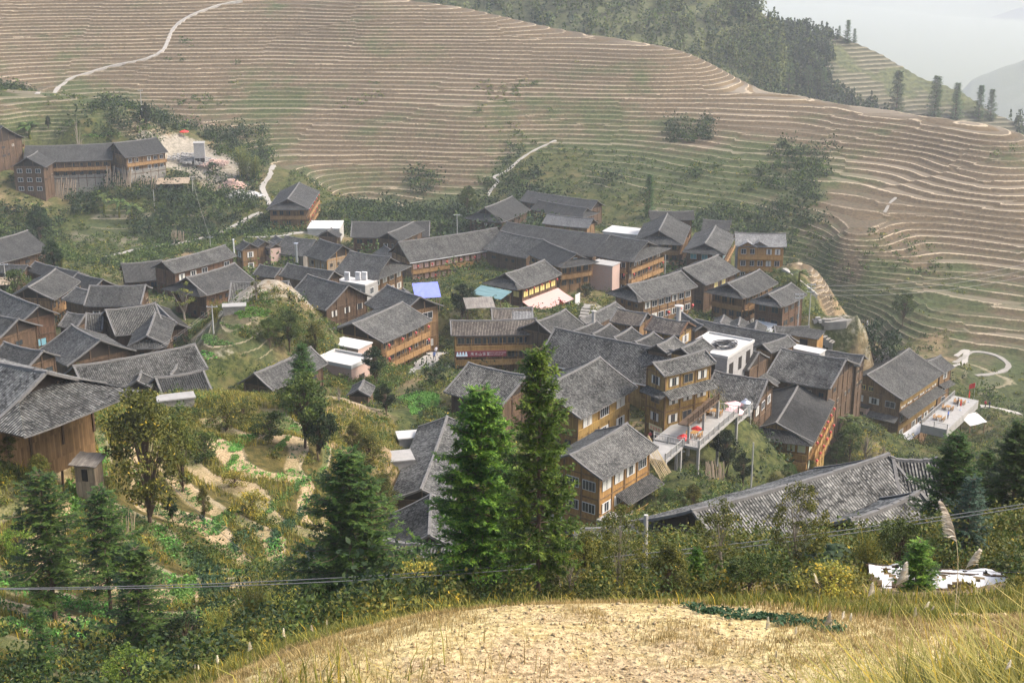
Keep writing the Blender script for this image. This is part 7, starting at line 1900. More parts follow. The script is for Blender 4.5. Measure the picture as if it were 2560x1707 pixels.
def house(hid, x, y, zr, yaw, L, w, dr, h, k, side, spec, D):
    name, cat, label, roofk, wallk, endst, sidest, wink, opt = spec
    root = empty(name, (x, y, zr+CAMZ-dr-h), R(yaw)); tag(root, label, cat)
    if 'group' in opt: root['group'] = opt['group']
    H = dr+h                                   # ridge height above the base
    ribs = D < opt.get('ribs', 175); fine = D < 232
    ovy = min(.95, w*.2); ovx = min(.8, L*.08); wy = w-ovy; wx = L/2-ovx
    fdir = {'A': (1, 0), 'B': (-1, 0), 'S': (0, side), 'T': (0, -side)}
    def base(sx, sy, zz): return (sx, sy, zz)
    ztop = H+roofz(wy, w, dr, 0)-.16
    # walls
    b = MB(); zb = -3.0
    mids = [(-wx, -wy), (wx, -wy), (wx, wy), (-wx, wy)]
    for i in range(4):
        a, c = mids[i], mids[(i+1) % 4]
        if i in (1, 3):
            ys = [a[1]+(c[1]-a[1])*q/8 for q in range(9)]
            for q in range(8):
                za, zc = H+roofz(ys[q], w, dr, .8)-.17, H+roofz(ys[q+1], w, dr, .8)-.17
                u0, u1 = ys[q], ys[q+1]
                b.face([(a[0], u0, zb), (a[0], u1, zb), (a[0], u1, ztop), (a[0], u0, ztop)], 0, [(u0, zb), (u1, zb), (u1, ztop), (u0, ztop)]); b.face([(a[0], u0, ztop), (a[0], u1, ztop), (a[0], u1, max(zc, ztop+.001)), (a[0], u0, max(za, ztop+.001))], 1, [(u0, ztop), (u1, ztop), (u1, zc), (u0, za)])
        else:
            b.face([(a[0], a[1], zb), (c[0], c[1], zb), (c[0], c[1], ztop), (a[0], a[1], ztop)], 0, [(a[0], zb), (c[0], zb), (c[0], ztop), (a[0], ztop)])
    wb = opt.get('base')
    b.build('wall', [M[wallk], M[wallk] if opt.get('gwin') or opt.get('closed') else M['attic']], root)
    if wb:
        bh = opt.get('baseh', 2.6); b = MB()
        for (p, q) in (((-wx-.06, -wy-.06), (wx+.06, -wy)), ((-wx-.06, wy), (wx+.06, wy+.06)), ((-wx-.06, -wy), (-wx, wy)), ((wx, -wy), (wx+.06, wy))):
            b.box((p[0], p[1], zb), (q[0], q[1], bh))
        b.build('base_wall', M[wb], root)
    # timber frame: posts and beams standing proud of the planks
    b = MB(); st = opt.get('sh', 2.6); nst = max(1, int(round((h+.2)/st)))
    if w > 2.2:
        n1 = max(2, int(2*wx/2.3)); n2 = max(2, int(2*wy/2.3))
        for i in range(n1+1):
            xx = -wx+2*wx*i/n1
            for s in (-1, 1): b.box((xx-.09, s*wy-.09 if s > 0 else -wy-.10, -1), (xx+.09, s*wy+.10 if s > 0 else -wy+.09, ztop-.02))
        for i in range(1, n2):
            yy = -wy+2*wy*i/n2
            for s in (-1, 1): b.box((s*wx-.1, yy-.09, -1), (s*wx+.1, yy+.09, H+roofz(yy, w, dr, .8)-.35))
        for j in range(nst):
            zz = h-(j)*st-.1
            if zz > .5:
                for s in (-1, 1):
                    b.box((-wx-.12, s*wy-.07, zz-.1), (wx+.12, s*wy+.07, zz+.1)); b.box((s*wx-.075, -wy, zz-.085), (s*wx+.075, wy, zz+.085))
        b.build('timber_frame', M[opt.get('frame', 'wood_dark')], root)
    # roof
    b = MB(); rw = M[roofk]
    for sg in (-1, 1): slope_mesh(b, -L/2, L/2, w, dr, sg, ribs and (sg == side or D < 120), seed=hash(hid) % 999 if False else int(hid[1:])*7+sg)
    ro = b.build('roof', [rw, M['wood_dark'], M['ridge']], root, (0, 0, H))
    b = MB(); n = 10; rr = random.Random(int(hid[1:]))
    for i in range(n):
        xa, xb = -L/2-.08+(L+.16)*i/n, -L/2-.08+(L+.16)*(i+1)/n; za, zb_ = .22*abs(2*i/n-1)**3, .22*abs(2*(i+1)/n-1)**3
        hh = .14+rr.uniform(-.02, .05)
        P = [(xa, -.17, za-.06), (xb, -.17, zb_-.06), (xb, -.12, zb_+hh), (xa, -.12, za+hh), (xa, .17, za-.06), (xb, .17, zb_-.06), (xb, .12, zb_+hh), (xa, .12, za+hh)]
        for q in ((0, 1, 2, 3), (5, 4, 7, 6), (3, 2, 6, 7)): b.face([P[j] for j in q])
        if i == 0: b.face([P[0], P[3], P[7], P[4]])
        if i == n-1: b.face([P[1], P[5], P[6], P[2]])
    b.build('ridge_cap', M['ridge'], ro)
    if D < 300 or 'verge' in opt:
        for sx in (-1, 1):
            b = MB(); K = 8
            for sg in (-1, 1):
                for q in range(K):
                    y0, y1 = sg*w*q/K, sg*w*(q+1)/K; z0, z1 = roofz(y0, w, dr, 1)+.03, roofz(y1, w, dr, 1)+.03; xo, xi = sx*(L/2+.03), sx*(L/2-.22)
                    b.face([(xi, y0, z0+.08), (xo, y0, z0+.08), (xo, y1, z1+.08), (xi, y1, z1+.08)]); b.face([(xo, y0, z0+.08), (xo, y0, z0-.14), (xo, y1, z1-.14), (xo, y1, z1+.08)])
                    b.face([(xi, y0, z0+.08), (xi, y0, z0), (xi, y1, z1), (xi, y1, z1+.08)])
            b.build('verge', M[opt.get('verge', 'ridge')], ro)
    # skirt roofs at gable ends
    for endn, kk in (('A', k), ('B', opt.get('kb', 0))):
        if kk <= 0: continue
        sx = 1 if endn == 'A' else -1; b = MB(); tm = .5; zt = roofz(w*tm, w, dr, 1)-.02; ze = roofz(w, w, dr, 1)
        x0, x1 = sx*(L/2-.75), sx*(L/2+kk); sl = kk+.7
        nn = 10
        for q in range(nn):
            a0, a1 = -1+2*q/nn, -1+2*(q+1)/nn
            for jj in range(4):
                f0, f1 = jj/4, (jj+1)/4
                def pp(a, f): 
                    cz = 1.16*f-.16*f*f
                    return (x0+(x1-x0)*f, a*w*(tm+(1-tm)*f), zt+(ze-zt)*cz+.12*abs(a)**4*f)
                P = [pp(a0, f0), pp(a1, f0), pp(a1, f1), pp(a0, f1)]; uv = [(p_[1]+40, f_*sl*1.2) for p_, f_ in zip(P, (f0, f0, f1, f1))]
                if sx < 0: P.reverse(); uv.reverse()
                b.face(P, 0, uv); Pb = [(p_[0], p_[1], p_[2]-.13) for p_ in P][::-1]; b.face(Pb, 1)
            P = [pp(a0, 1), pp(a1, 1)]; b.face([P[0], P[1], (P[1][0], P[1][1], P[1][2]-.13), (P[0][0], P[0][1], P[0][2]-.13)], 2)
        for sg in (-1, 1):       # lower corner of the long slope carried out to the hip
            xr = sx*(L/2-.03)
            P = [(xr, sg*w*tm, zt+.02), (xr, sg*w, ze), (x1, sg*w, ze+.12)]; uv = [(xr, 0), (xr, 3), (x1, 3)]
            b.face(P, 0, uv); b.face([(p_[0], p_[1], p_[2]-.12) for p_ in P][::-1], 1)
        b.build('skirt_roof', [rw, M['wood_dark'], M['ridge']], root, (0, 0, H))
    # white/dark eave board
    if opt.get('eave'):
        for sg in (-1, 1):
            b = MB(); b.box((-L/2, min(sg*(w+.02), sg*(w+.06)), H-dr-.16), (L/2, max(sg*(w+.02), sg*(w+.06)), H-dr+.02)); b.build('eave_board', M[opt['eave']], root)
    # facades
    def facade(face, style):
        ax, ay = fdir[face]
        if face in 'AB': half, dist = wy, wx
        else: half, dist = wx, wy
        rz = math.atan2(ay, ax)+math.pi/2      # local x runs along the wall, local -y looks outwards
        def loc(u, out, z): 
            ca, sa = math.cos(rz), math.sin(rz); lx, ly = u, -out-dist
            return (lx*ca-ly*sa, lx*sa+ly*ca, z)
        HOUSE[(hid, face)] = (root, loc, half, rz)
        typ = style[0]; ns = int(style[1]) if len(style) > 1 and style[1].isdigit() else nst
        gab = opt.get('gwin', 0) if face in 'AB' else 0
        for q in range(gab):
            u = (q-(gab-1)/2)*1.6; x_, y_, _z = loc(u, .06, 0); put_window(root, opt.get('gwk', wink), x_, y_, h+.35, rz, 1.0, .95, fine)
        if typ == 'P':      # planks with the odd small window
            rr_ = random.Random(int(hid[1:])*3+ord(face))
            for j in range(min(2, nst)):
                n_ = int(half*2/1.9)
                for i in range(n_):
                    if rr_.random() < .45: continue
                    x_, y_, _z = loc((i-(n_-1)/2)*1.9, .1, 0); wv = rr_.choice((.7, .9, 1.3)); put_window(root, 'wood_dark/pane_dark' if rr_.random() < .8 else 'timber/pane', x_, y_, h-1.75-2.5*j+rr_.uniform(-.1, .1), rz, wv, .8, False)
            return
        for j in range(ns):
            zf = h-.15-(j+1)*st
            if zf < -1.2: break
            wwid = opt.get('ww', 1.15 if typ == 'B' else 1.5); gap = opt.get('gap', 1.75 if typ == 'B' else 2.5)
            nw = max(1, int((2*half-.5)/gap)); hh = opt.get('wh', 1.25)
            out = .10
            for i in range(nw):
                u = (i-(nw-1)/2)*(2*half-.4)/nw
                if random.random() < opt.get('skip', .08): continue
                x_, y_, _z = loc(u, out, 0); put_window(root, wink, x_, y_, zf+.95, rz, wwid, hh, fine)
            if typ == 'B' and (j < ns-1 or opt.get('lastbal')) or (typ == 'B' and ns == 1):
                b = MB(); dpt = min(.95, ovy+.25) if face in 'ST' else .8
                a, c = -half-.0, half+.0
                b.box((a, -dist-dpt, zf-.12), (c, -dist-.12, zf+.02)); b.box((a, -dist-dpt-.05, zf+.02), (c, -dist-dpt, zf+.78)); b.box((a-.03, -dist-dpt-.09, zf+.78), (c+.03, -dist-dpt+.03, zf+.86))
                npst = max(2, int((c-a)/2.2))
                for i in range(npst+1):
                    xx = a+(c-a)*i/npst; b.box((xx-.06, -dist-dpt-.11, zf-.5), (xx+.06, -dist-dpt-.052, zf+st-.35))
                b.build('balcony', M[opt.get('rail', 'rail_brown')], root, (0, 0, 0), rz)
    for fc, sty in (('A', endst), ('S', sidest), ('B', opt.get('B', 'N')), ('T', opt.get('T', 'N'))):
        if sty == 'N': 
            ax, ay = fdir[fc]; hf, ds = (wy, wx) if fc in 'AB' else (wx, wy); rz0 = math.atan2(ay, ax)+math.pi/2
            def loc0(u, out, z, rz=rz0, dist=ds): 
                ca, sa = math.cos(rz), math.sin(rz); return (u*ca-(-out-dist)*sa, u*sa+(-out-dist)*ca, z)
            HOUSE[(hid, fc)] = (root, loc0, hf, rz0); continue
        facade(fc, sty)
    # a door
    if opt.get('door'):
        rt, loc, hf, rz = HOUSE[(hid, opt['door'])]; x_, y_, _z = loc(hf*.35, .10, 0); b = MB(); b.box((-.55, 0, 0), (.55, .08, 2.1)); d_ = b.build('door', M['wood_dark'], root, (x_, y_, 0), rz)
        b = MB(); b.box((.38, -.06, 1.0), (.44, 0, 1.16)); b.build('handle', M['metal'], d_)
    # lean-to roof along a face
    for lt in opt.get('lean', []):
        fc, u0, u1, zz, dep, mk = lt; rt, loc, hf, rz = HOUSE[(hid, fc)]; b = MB(); ds = wx if fc in 'AB' else wy
        a, c = u0*hf, u1*hf; y0, y1 = -ds, -ds-dep; z0, z1 = zz, zz-dep*.42
        n = max(2, int((c-a)/1.2))
        for i in range(n):
            xa, xb = a+(c-a)*i/n, a+(c-a)*(i+1)/n
            b.face([(xa, y1, z1), (xb, y1, z1), (xb, y0, z0), (xa, y0, z0)], 0, [(xa, dep*1.1), (xb, dep*1.1), (xb, 0), (xa, 0)])
            b.face([(xa, y0, z0-.13), (xb, y0, z0-.13), (xb, y1, z1-.13), (xa, y1, z1-.13)], 1)
        b.face([(a, y1, z1-.13), (c, y1, z1-.13), (c, y1, z1), (a, y1, z1)], 2)
        for xx in (a, c): b.face([(xx, y1, z1), (xx, y0, z0), (xx, y0, z0-.13), (xx, y1, z1-.13)], 2)
        b.build('lean_to_roof', [M[mk], M['wood_dark'], M['ridge'] if mk.startswith('roof') else M[mk]], root, (0, 0, 0), rz)
    return root
def wpt(hid, face, uf, out, z):
    """world point on a house's face: uf in -1..1 along the wall, out metres off the wall, z above the base"""
    root, loc, hf, rz = HOUSE[(hid, face)]; p = Vector(loc(uf*hf, out, z)); p.rotate(root.rotation_euler); return p+root.location, root.rotation_euler.z+rz
for row in BLD:
    hid = row[0]; house(*row[:11], SPEC[hid], row[11])
# ---------------------------------------------------------------- vegetation
def quads(C, size, rng, up=.35, aspect=.55, nrm=None):
    """leaf shaped rhombs at centres C with random tilt"""
    n = len(C); d = rng.normal(size=(n, 3)); d /= np.linalg.norm(d, axis=1)[:, None]
    e = rng.normal(size=(n, 3)); e[:, 2] *= 1-up; e -= d*(e*d).sum(1)[:, None]; e /= np.linalg.norm(e, axis=1)[:, None]
    s = (size*rng.uniform(.6, 1.3, n))[:, None] if np.isscalar(size) else (size*rng.uniform(.7, 1.2, n))[:, None]
    V = np.stack([C-d*s*.5, C+e*s*aspect*.5, C+d*s*.5, C-e*s*aspect*.5], 1).reshape(-1, 3)
    return V, np.arange(4*n).reshape(n, 4)
class Acc:
    def __init__(s): s.V = []; s.F = []; s.n = 0
    def add(s, V, F): s.V.append(V); s.F.append(F+s.n); s.n += len(V)
    def mesh(s, name, mat): return npmesh(name, np.concatenate(s.V), np.concatenate(s.F), mat)
def conifer_meshes(seed, H=9.0, Rm=1.9, crown0=.14, dens=1.0, mat='needle', droop=.25, fine=1.0, irregular=.25, trunkr=.16, twig=.34):
    rng = np.random.default_rng(seed); acc = Acc(); b = MB(); pts = [(0, 0, -1.2), (0, 0, H*.5), (0, 0, H*.97)]
    b.tube(pts, [trunkr, trunkr*.65, .02], 7)
    z = H*crown0; TC = []; TD = []; TS = []
    while z < H*.985:
        t = (z/H-crown0)/(1-crown0); env = (1-t)**.7*(.55+.45*min(1, t/.12)) if t < 1 else 0
        nb = max(3, int(rng.integers(4, 7)*dens)); a0 = rng.uniform(0, 6.28)
        for k in range(nb):
            a = a0+k*6.283/nb+rng.normal()*.25; L = Rm*env*(1+rng.normal()*irregular)+.12
            if L < .08: continue
            el = .55*t-.12+rng.normal()*.08; n = max(3, int(L/(.16/fine))); s = np.linspace(.18, 1, n)**.8
            x = s*L; zz = z+math.sin(el)*x-droop*L*s**2*.5+.12*L*s**4
            P = np.stack([np.cos(a)*x, np.sin(a)*x, zz], 1)
            b.tube([tuple(P[0]*[0, 0, 1]), tuple(P[n//2]), tuple(P[-1])], [.035*(1-t)+.012, .02, .008], 3, caps=False)
            for i in range(n):
                tl = twig*(1.3-s[i]*.55)*(1+.3*rng.normal()); tl = max(tl, .14)
                for sg in (-1, 1, 0):
                    if sg == 0 and i < n-1 and rng.random() > .35: continue
                    aa = a+sg*(1.05+rng.normal()*.2) if sg else a+rng.normal()*.3
                    TC.append(P[i]); TD.append((math.cos(aa), math.sin(aa), rng.normal()*.22+(-.12 if sg else .15))); TS.append(tl*(1.0 if sg else 1.1))
        z += .30/dens*(H/9.0)**.5*(1-.35*t)
    TC = np.array(TC); TD = np.array(TD); TD /= np.linalg.norm(TD, axis=1)[:, None]; TS = np.array(TS)
    # every twig is a brush of narrow needle blades
    up = np.array([0, 0, 1.0]); sd_ = np.cross(TD, up); sd_ /= np.linalg.norm(sd_, axis=1)[:, None]; nm = np.cross(sd_, TD)
    nb = 4
    for k in range(nb):
        f = (k+.5)/nb
        for sg in (-1, 1):
            o = TC+TD*(TS*f)[:, None]; bd = TD*.75+sd_*sg*(.75-.25*f)+nm*rng.normal(size=(len(TC), 1))*.28; bd /= np.linalg.norm(bd, axis=1)[:, None]
            ln = (TS*.42*(1.1-.5*f))[:, None]; wd = np.cross(bd, nm+rng.normal(size=nm.shape)*.3); wd /= np.linalg.norm(wd, axis=1)[:, None]; wd = wd*ln*.27
            V = np.stack([o, o+bd*ln*.5+wd, o+bd*ln, o+bd*ln*.5-wd], 1).reshape(-1, 3); acc.add(V, np.arange(len(V)).reshape(-1, 4))
    o = TC; V = np.stack([o, o+TD*TS[:, None]*.5+sd_*(TS*.12)[:, None], o+TD*TS[:, None], o+TD*TS[:, None]*.5-sd_*(TS*.12)[:, None]], 1).reshape(-1, 3); acc.add(V, np.arange(len(V)).reshape(-1, 4))
    return b.mesh('trunk', M['trunk']), acc.mesh('crown', M[mat])
def broadleaf_meshes(seed, H=6.0, Rm=2.0, n=40, leaves=110, size=.2, mat='leaf', trunk='trunk', crown0=.3, spread=.9, clump=.42, lr=.03):
    rng = np.random.default_rng(seed); acc = Acc(); b = MB()
    th = H*crown0; b.tube([(0, 0, -1.0), (rng.normal()*.1, rng.normal()*.1, th), (rng.normal()*.25, rng.normal()*.25, H*.72)], [.035*H**.9*.55+.03, .03*H**.9*.5, .02], 6)
    hc = H*(1-crown0)/2; zc = th+hc
    for i in range(n):
        d = rng.normal(size=3); d /= np.linalg.norm(d); r = rng.uniform(.25, 1)**.5
        w = 1-.35*max(0, d[2]*r)
        c = np.array([d[0]*Rm*r*spread*w, d[1]*Rm*r*spread*w, zc+d[2]*hc*r*.92])
        cr = clump*Rm*rng.uniform(.55, 1.15)*.8
        b.tube([(0, 0, max(th*.6, c[2]-hc*.8)), tuple(c*[.5, .5, 1]-[0, 0, cr*.4]), tuple(c)], [lr+.004*H*(lr > .02), lr*.7, .006], 3, caps=False)
        m = int(leaves*rng.uniform(.5, 1.3)); q = rng.normal(size=(m, 3)); q /= np.linalg.norm(q, axis=1)[:, None]; q *= (rng.uniform(.15, 1, m)**.6)[:, None]*cr; q[:, 2] *= .7
        V, F = quads(c+q, size, rng); acc.add(V, F)
    return b.mesh('trunk', M[trunk]), acc.mesh('crown', M[mat])
def bamboo_meshes(seed, H=7.0, Rm=1.8, n=16, mat='bamboo', leaf=.26):
    rng = np.random.default_rng(seed); acc = Acc(); b = MB()
    for i in range(n):
        a = rng.uniform(0, 6.28); r = rng.uniform(.1, .6)*Rm*.5; h = H*rng.uniform(.65, 1.05); bend = rng.uniform(.1, .3)*H*.5
        s = np.linspace(0, 1, 9); P = np.stack([math.cos(a)*(r+bend*s**2.4), math.sin(a)*(r+bend*s**2.4), h*(s-.12*s**3)], 1)
        b.tube([tuple(p) for p in P[::2]], .028, 4, caps=False)
        m = 260; t = rng.uniform(.22, 1, m); c = np.stack([np.interp(t, s, P[:, j]) for j in range(3)], 1)+rng.normal(size=(m, 3))*[.28, .28, .22]
        V, F = quads(c, leaf, rng, aspect=.24); acc.add(V, F)
    return b.mesh('culms', M['leaf_yellow']), acc.mesh('foliage', M[mat])
def palm_meshes(seed, H=2.0, n=14, L=1.3, banana=True):
    rng = np.random.default_rng(seed); acc = Acc(); b = MB(); b.tube([(0, 0, -.5), (0, 0, H)], [.14, .08], 6)
    for i in range(n):
        a = rng.uniform(0, 6.28); el = rng.uniform(.1, 1.2); s = np.linspace(0, 1, 8); r = L*np.cos(el)*s+.1; z = H+L*np.sin(el)*s-.75*L*s**2*rng.uniform(.6, 1)
        wd = (.26 if banana else .3)*np.sin(np.pi*np.clip(s*.9+.08, 0, 1))*L*.7; ca, sa = math.cos(a), math.sin(a)
        Lf = np.stack([ca*r-sa*wd, sa*r+ca*wd, z-.05], 1); Rt = np.stack([ca*r+sa*wd, sa*r-ca*wd, z-.05], 1); C = np.stack([ca*r, sa*r, z+.03], 1)
        for j in range(7):
            if rng.random() < .85: acc.add(np.array([C[j], Lf[j], Lf[j+1], C[j+1]]), np.array([[0, 1, 2, 3]]))
            if rng.random() < .85: acc.add(np.array([C[j], Rt[j], Rt[j+1], C[j+1]]), np.array([[0, 1, 2, 3]]))
    return b.mesh('stem', M['leaf_olive']), acc.mesh('fronds', M['leaf' if banana else 'leaf_dark'])
PARTN = {'conifer': ('trunk', 'crown'), 'tree': ('trunk', 'crown'), 'bamboo': ('culms', 'foliage'), 'palm': ('stem', 'fronds')}
KINDS = {
 'C1': ('conifer', conifer_meshes(1, 9, 3.0, .1, 1.2, 'needle', .30, 1.2, .2, .15, .42)), 'C2': ('conifer', conifer_meshes(2, 11, 2.6, .16, 1.1, 'needle', .25, 1.1, .3, .16, .42)),
 'C3': ('conifer', conifer_meshes(3, 9, 2.9, .05, 1.0, 'needle_dark', .2, .95, .3, .15, .42)), 'C4': ('conifer', conifer_meshes(4, 9, 2.0, .22, .95, 'needle_dark', .2, .9, .35, .13, .38)),
 'C5': ('conifer', conifer_meshes(5, 6, 1.35, .05, .85, 'needle_dark', .2, .8, .25, .09)), 'CB': ('conifer', conifer_meshes(6, 6, 1.6, .06, .95, 'needle_blue', .1, 1.0, .2, .09)),
 'CY': ('conifer', conifer_meshes(7, 4, 1.3, .02, 1.0, 'needle', .05, 1.1, .2, .06)), 'CF': ('conifer', conifer_meshes(8, 12, 2.6, .04, .7, 'needle_dark', .2, .4, .2, .2, .9)),
 'T1': ('tree', broadleaf_meshes(11, 6, 2.2, 46, 130, .20, 'leaf')), 'T2': ('tree', broadleaf_meshes(12, 7, 2.0, 56, 120, .20, 'leaf_olive', crown0=.08)),
 'T3': ('tree', broadleaf_meshes(13, 6, 1.9, 42, 120, .24, 'leaf_dark', crown0=.2)), 'TS': ('tree', broadleaf_meshes(14, 5, 1.0, 26, 45, .14, 'leaf_olive', 'trunkpale', .2, clump=.3)),
 'TY': ('tree', broadleaf_meshes(15, 3.5, 1.8, 32, 120, .16, 'leaf_bright', crown0=.1)), 'TB': ('tree', broadleaf_meshes(16, 5, 1.8, 30, 30, .12, 'leaf_yellow', 'trunkpale', .25, clump=.35)),
 'S1': ('tree', broadleaf_meshes(17, 2.4, 1.5, 26, 90, .16, 'leaf', crown0=.05)), 'S2': ('tree', broadleaf_meshes(18, 2.2, 1.5, 26, 90, .16, 'leaf_olive', crown0=.05)),
 'S3': ('tree', broadleaf_meshes(19, 2.6, 1.4, 26, 90, .16, 'leaf_dark', crown0=.05)), 'S4': ('tree', broadleaf_meshes(20, 2.0, 1.4, 24, 80, .14, 'leaf_yellow', crown0=.05)),
 'BB': ('bamboo', bamboo_meshes(21)), 'BO': ('bamboo', bamboo_meshes(22, 5, 2.2, 18, 'grass_green', .2)),
 'PB': ('palm', palm_meshes(23)), 'PF': ('palm', palm_meshes(24, 1.3, 22, 1.0, False)),
 'TW': ('tree', broadleaf_meshes(26, 6, 1.9, 60, 95, .13, 'leaf_olive', 'trunkpale', .12, clump=.28, lr=.010)),
 'T0': ('tree', broadleaf_meshes(25, 5, 1.7, 16, 3, .15, 'leaf_yellow', 'trunkpale', .2, clump=.5)),
}
KH = {'C1': 9, 'C2': 11, 'C3': 9, 'C4': 9, 'C5': 6, 'CB': 6, 'CY': 4, 'CF': 12, 'T1': 6, 'T2': 7, 'T3': 6, 'TS': 5, 'TW': 6, 'TY': 3.5, 'TB': 5, 'S1': 2.4, 'S2': 2.2, 'S3': 2.6, 'S4': 2, 'BB': 7, 'BO': 5, 'PB': 2.8, 'PF': 1.9, 'T0': 5}
def plant(name, cat, label, kind, x, y, z, h, wf=1.0, rz=0.0, group=None):
    typ, (a, c) = KINDS[kind]; s = h/KH[kind]; r = empty(name, (x, y, z), rz); r.scale = (s*wf, s*wf, s); tag(r, label, cat, group)
    pa, pc = PARTN[typ]; link(pa, a, r); link(pc, c, r); return r
for name, cat, label, kind, x, y, z, h, wf, rz in TREES: plant(name, cat, label, kind, x, y, z+CAMZ, h, wf, rz)
# footprints, so that undergrowth keeps off the houses
FP = np.array([(r[1], r[2], R(r[4]), r[5]/2, r[6]) for r in BLD])
def clear(x, y, m=.3):
    ok = np.ones(len(x), bool)
    for (cx, cy, a, hl, w) in FP:
        dx, dy = x-cx, y-cy; u = dx*math.cos(a)+dy*math.sin(a); v = -dx*math.sin(a)+dy*math.cos(a); ok &= ~((abs(u) < hl+m) & (abs(v) < w-.4+m))
    for nm, w_, mk, st, pts in PATHS:
        P = np.array(pts)
        for i in range(len(P)-1):
            a, c = P[i], P[i+1]; d = c-a; L2 = (d**2).sum()+1e-9; t = np.clip(((x-a[0])*d[0]+(y-a[1])*d[1])/L2, 0, 1)
            ok &= np.hypot(x-a[0]-t*d[0], y-a[1]-t*d[1]) > w_/2+.5
    for (cx, cy, rr) in KEEPOFF: ok &= np.hypot(x-cx, y-cy) > rr
    return ok
def scatter_bushes(name, mat, N, r0, r1, azr, cond, size, leaf, nl, seed, hmax=1.0, minz=.15):
    rng = np.random.default_rng(seed); A = rng.uniform(R(azr[0]), R(azr[1]), N*6); r = np.sqrt(rng.uniform(r0*r0, r1*r1, N*6)); x, y = r*np.sin(A), r*np.cos(A)
    z, ph, T, Zn = TER.eval(x, y); f_ = ph-np.floor(ph); ok = cond(x, y, z, T, Zn, r, rng) & clear(x, y) & ((r > 175) | (T < .5) | (f_ > .5)); x, y, z, r = x[ok][:N], y[ok][:N], z[ok][:N], r[ok][:N]
    n = len(x); s = size*rng.uniform(.5, 1.5, n)*(1+.3*rng.normal(size=n)).clip(.5, 2); q = rng.normal(size=(n, nl, 3)); q /= np.linalg.norm(q, axis=2)[..., None]; q *= rng.uniform(.3, 1, (n, nl, 1))
    q[..., 2] = np.abs(q[..., 2])*hmax; C = np.stack([x, y, z+CAMZ], 1)[:, None]+q*s[:, None, None]; C[..., 2] += minz*s[:, None]
    V, F = quads(C.reshape(-1, 3), np.repeat(leaf*(s/size)**.5, nl), rng); tag(link(name, npmesh(name, V, F, M[mat])), kind='stuff')
fb = lambda x, y, s, sd: fbm(x, y, s, sd)
green_zone = lambda x, y, z, T, Zn, r, rng: (Zn[..., 1]+fb(x, y, 18, 41)*.6+rng.normal(size=len(x))*.15 > .62) & (Zn[..., 2]+fb(x, y, 6, 44)*.5 < .5) & (T < .55) 
scatter_bushes('undergrowth', 'leaf', 4200, 105, 400, (-24, 24), green_zone, .85, .30, 40, 31)
scatter_bushes('undergrowth', 'leaf_olive', 3000, 95, 400, (-24, 24), green_zone, .75, .28, 36, 32)
scatter_bushes('undergrowth', 'leaf_dark', 1700, 150, 470, (-24, 24), green_zone, 1.25, .42, 40, 33)
knoll = lambda x, y, z, T, Zn, r, rng: (np.hypot(x+38, y-203) < 24) & (fb(x, y, 7, 80)+(x+44)*.02 > .02) & (Zn[..., 2] < .5)
scatter_bushes('undergrowth', 'leaf', 700, 178, 232, (-18, -4), knoll, .9, .26, 46, 81)
scatter_bushes('undergrowth', 'grass_green', 900, 178, 232, (-18, -4), knoll, .6, .24, 30, 82)
slope = lambda x, y, z, T, Zn, r, rng: (fb(x, y, 9, 84) > -.15) & (Zn[..., 2] < .45) & (T < .4)
scatter_bushes('undergrowth', 'leaf', 2400, 120, 300, (-4, 22), slope, .75, .26, 46, 85)
scatter_bushes('undergrowth', 'leaf_olive', 1500, 120, 300, (-4, 22), slope, .7, .24, 46, 86)
scatter_bushes('rough_grass', 'grass_green', 2600, 120, 300, (-4, 22), slope, .55, .3, 22, 87)
corner = lambda x, y, z, T, Zn, r, rng: (x < -3) & (Zn[..., 2]+fb(x, y, 5, 46)*.7 < .4)
scatter_bushes('thicket', 'leaf_dark', 200, 42, 85, (-25, -2), corner, .95, .2, 110, 88, 1.3)
scatter_bushes('thicket', 'leaf', 420, 42, 110, (-25, -2), corner, .8, .18, 100, 89, 1.2)
hill_zone = lambda x, y, z, T, Zn, r, rng: (Zn[..., 1]+fb(x, y, 26, 61)*.9 > .62)
scatter_bushes('hillside_scrub', 'leaf', 2600, 370, 600, (-22, 22), hill_zone, 1.0, .55, 20, 35, .8)
scatter_bushes('hillside_scrub', 'leaf_olive', 1500, 300, 560, (-22, 22), hill_zone, .8, .5, 18, 36, .7)
left_zone = lambda x, y, z, T, Zn, r, rng: (x < -2) & (Zn[..., 2]+fb(x, y, 5, 46)*.5 < .30) & (r > 42)
scatter_bushes('undergrowth', 'leaf_olive', 2000, 42, 150, (-25, 4), left_zone, .42, .16, 44, 37)
scatter_bushes('undergrowth', 'grass_green', 4200, 42, 160, (-25, 4), left_zone, .45, .20, 30, 38)
scatter_bushes('undergrowth', 'leaf', 1300, 60, 160, (-25, 2), left_zone, .6, .18, 44, 47)
big_zone = lambda x, y, z, T, Zn, r, rng: (Zn[..., 1]+fb(x, y, 30, 63)*.9 > .8)
scatter_bushes('thicket', 'leaf_dark', 1300, 380, 520, (-22, 18), big_zone, 2.6, .75, 60, 48, 1.1)
scatter_bushes('thicket', 'leaf', 1000, 300, 520, (-22, 20), big_zone, 2.1, .7, 50, 49, 1.1)
belt = lambda x, y, z, T, Zn, r, rng: (r > 40) & (x > -14) & (Zn[..., 1] > .2)
scatter_bushes('undergrowth', 'leaf_olive', 1500, 44, 80, (-14, 32), belt, .7, .15, 130, 39, 1.2)
scatter_bushes('undergrowth', 'leaf', 950, 44, 80, (-14, 32), belt, .75, .15, 130, 40, 1.2)
scatter_bushes('undergrowth', 'leaf_yellow', 300, 42, 80, (-14, 25), belt, .5, .15, 80, 41, 1.1)
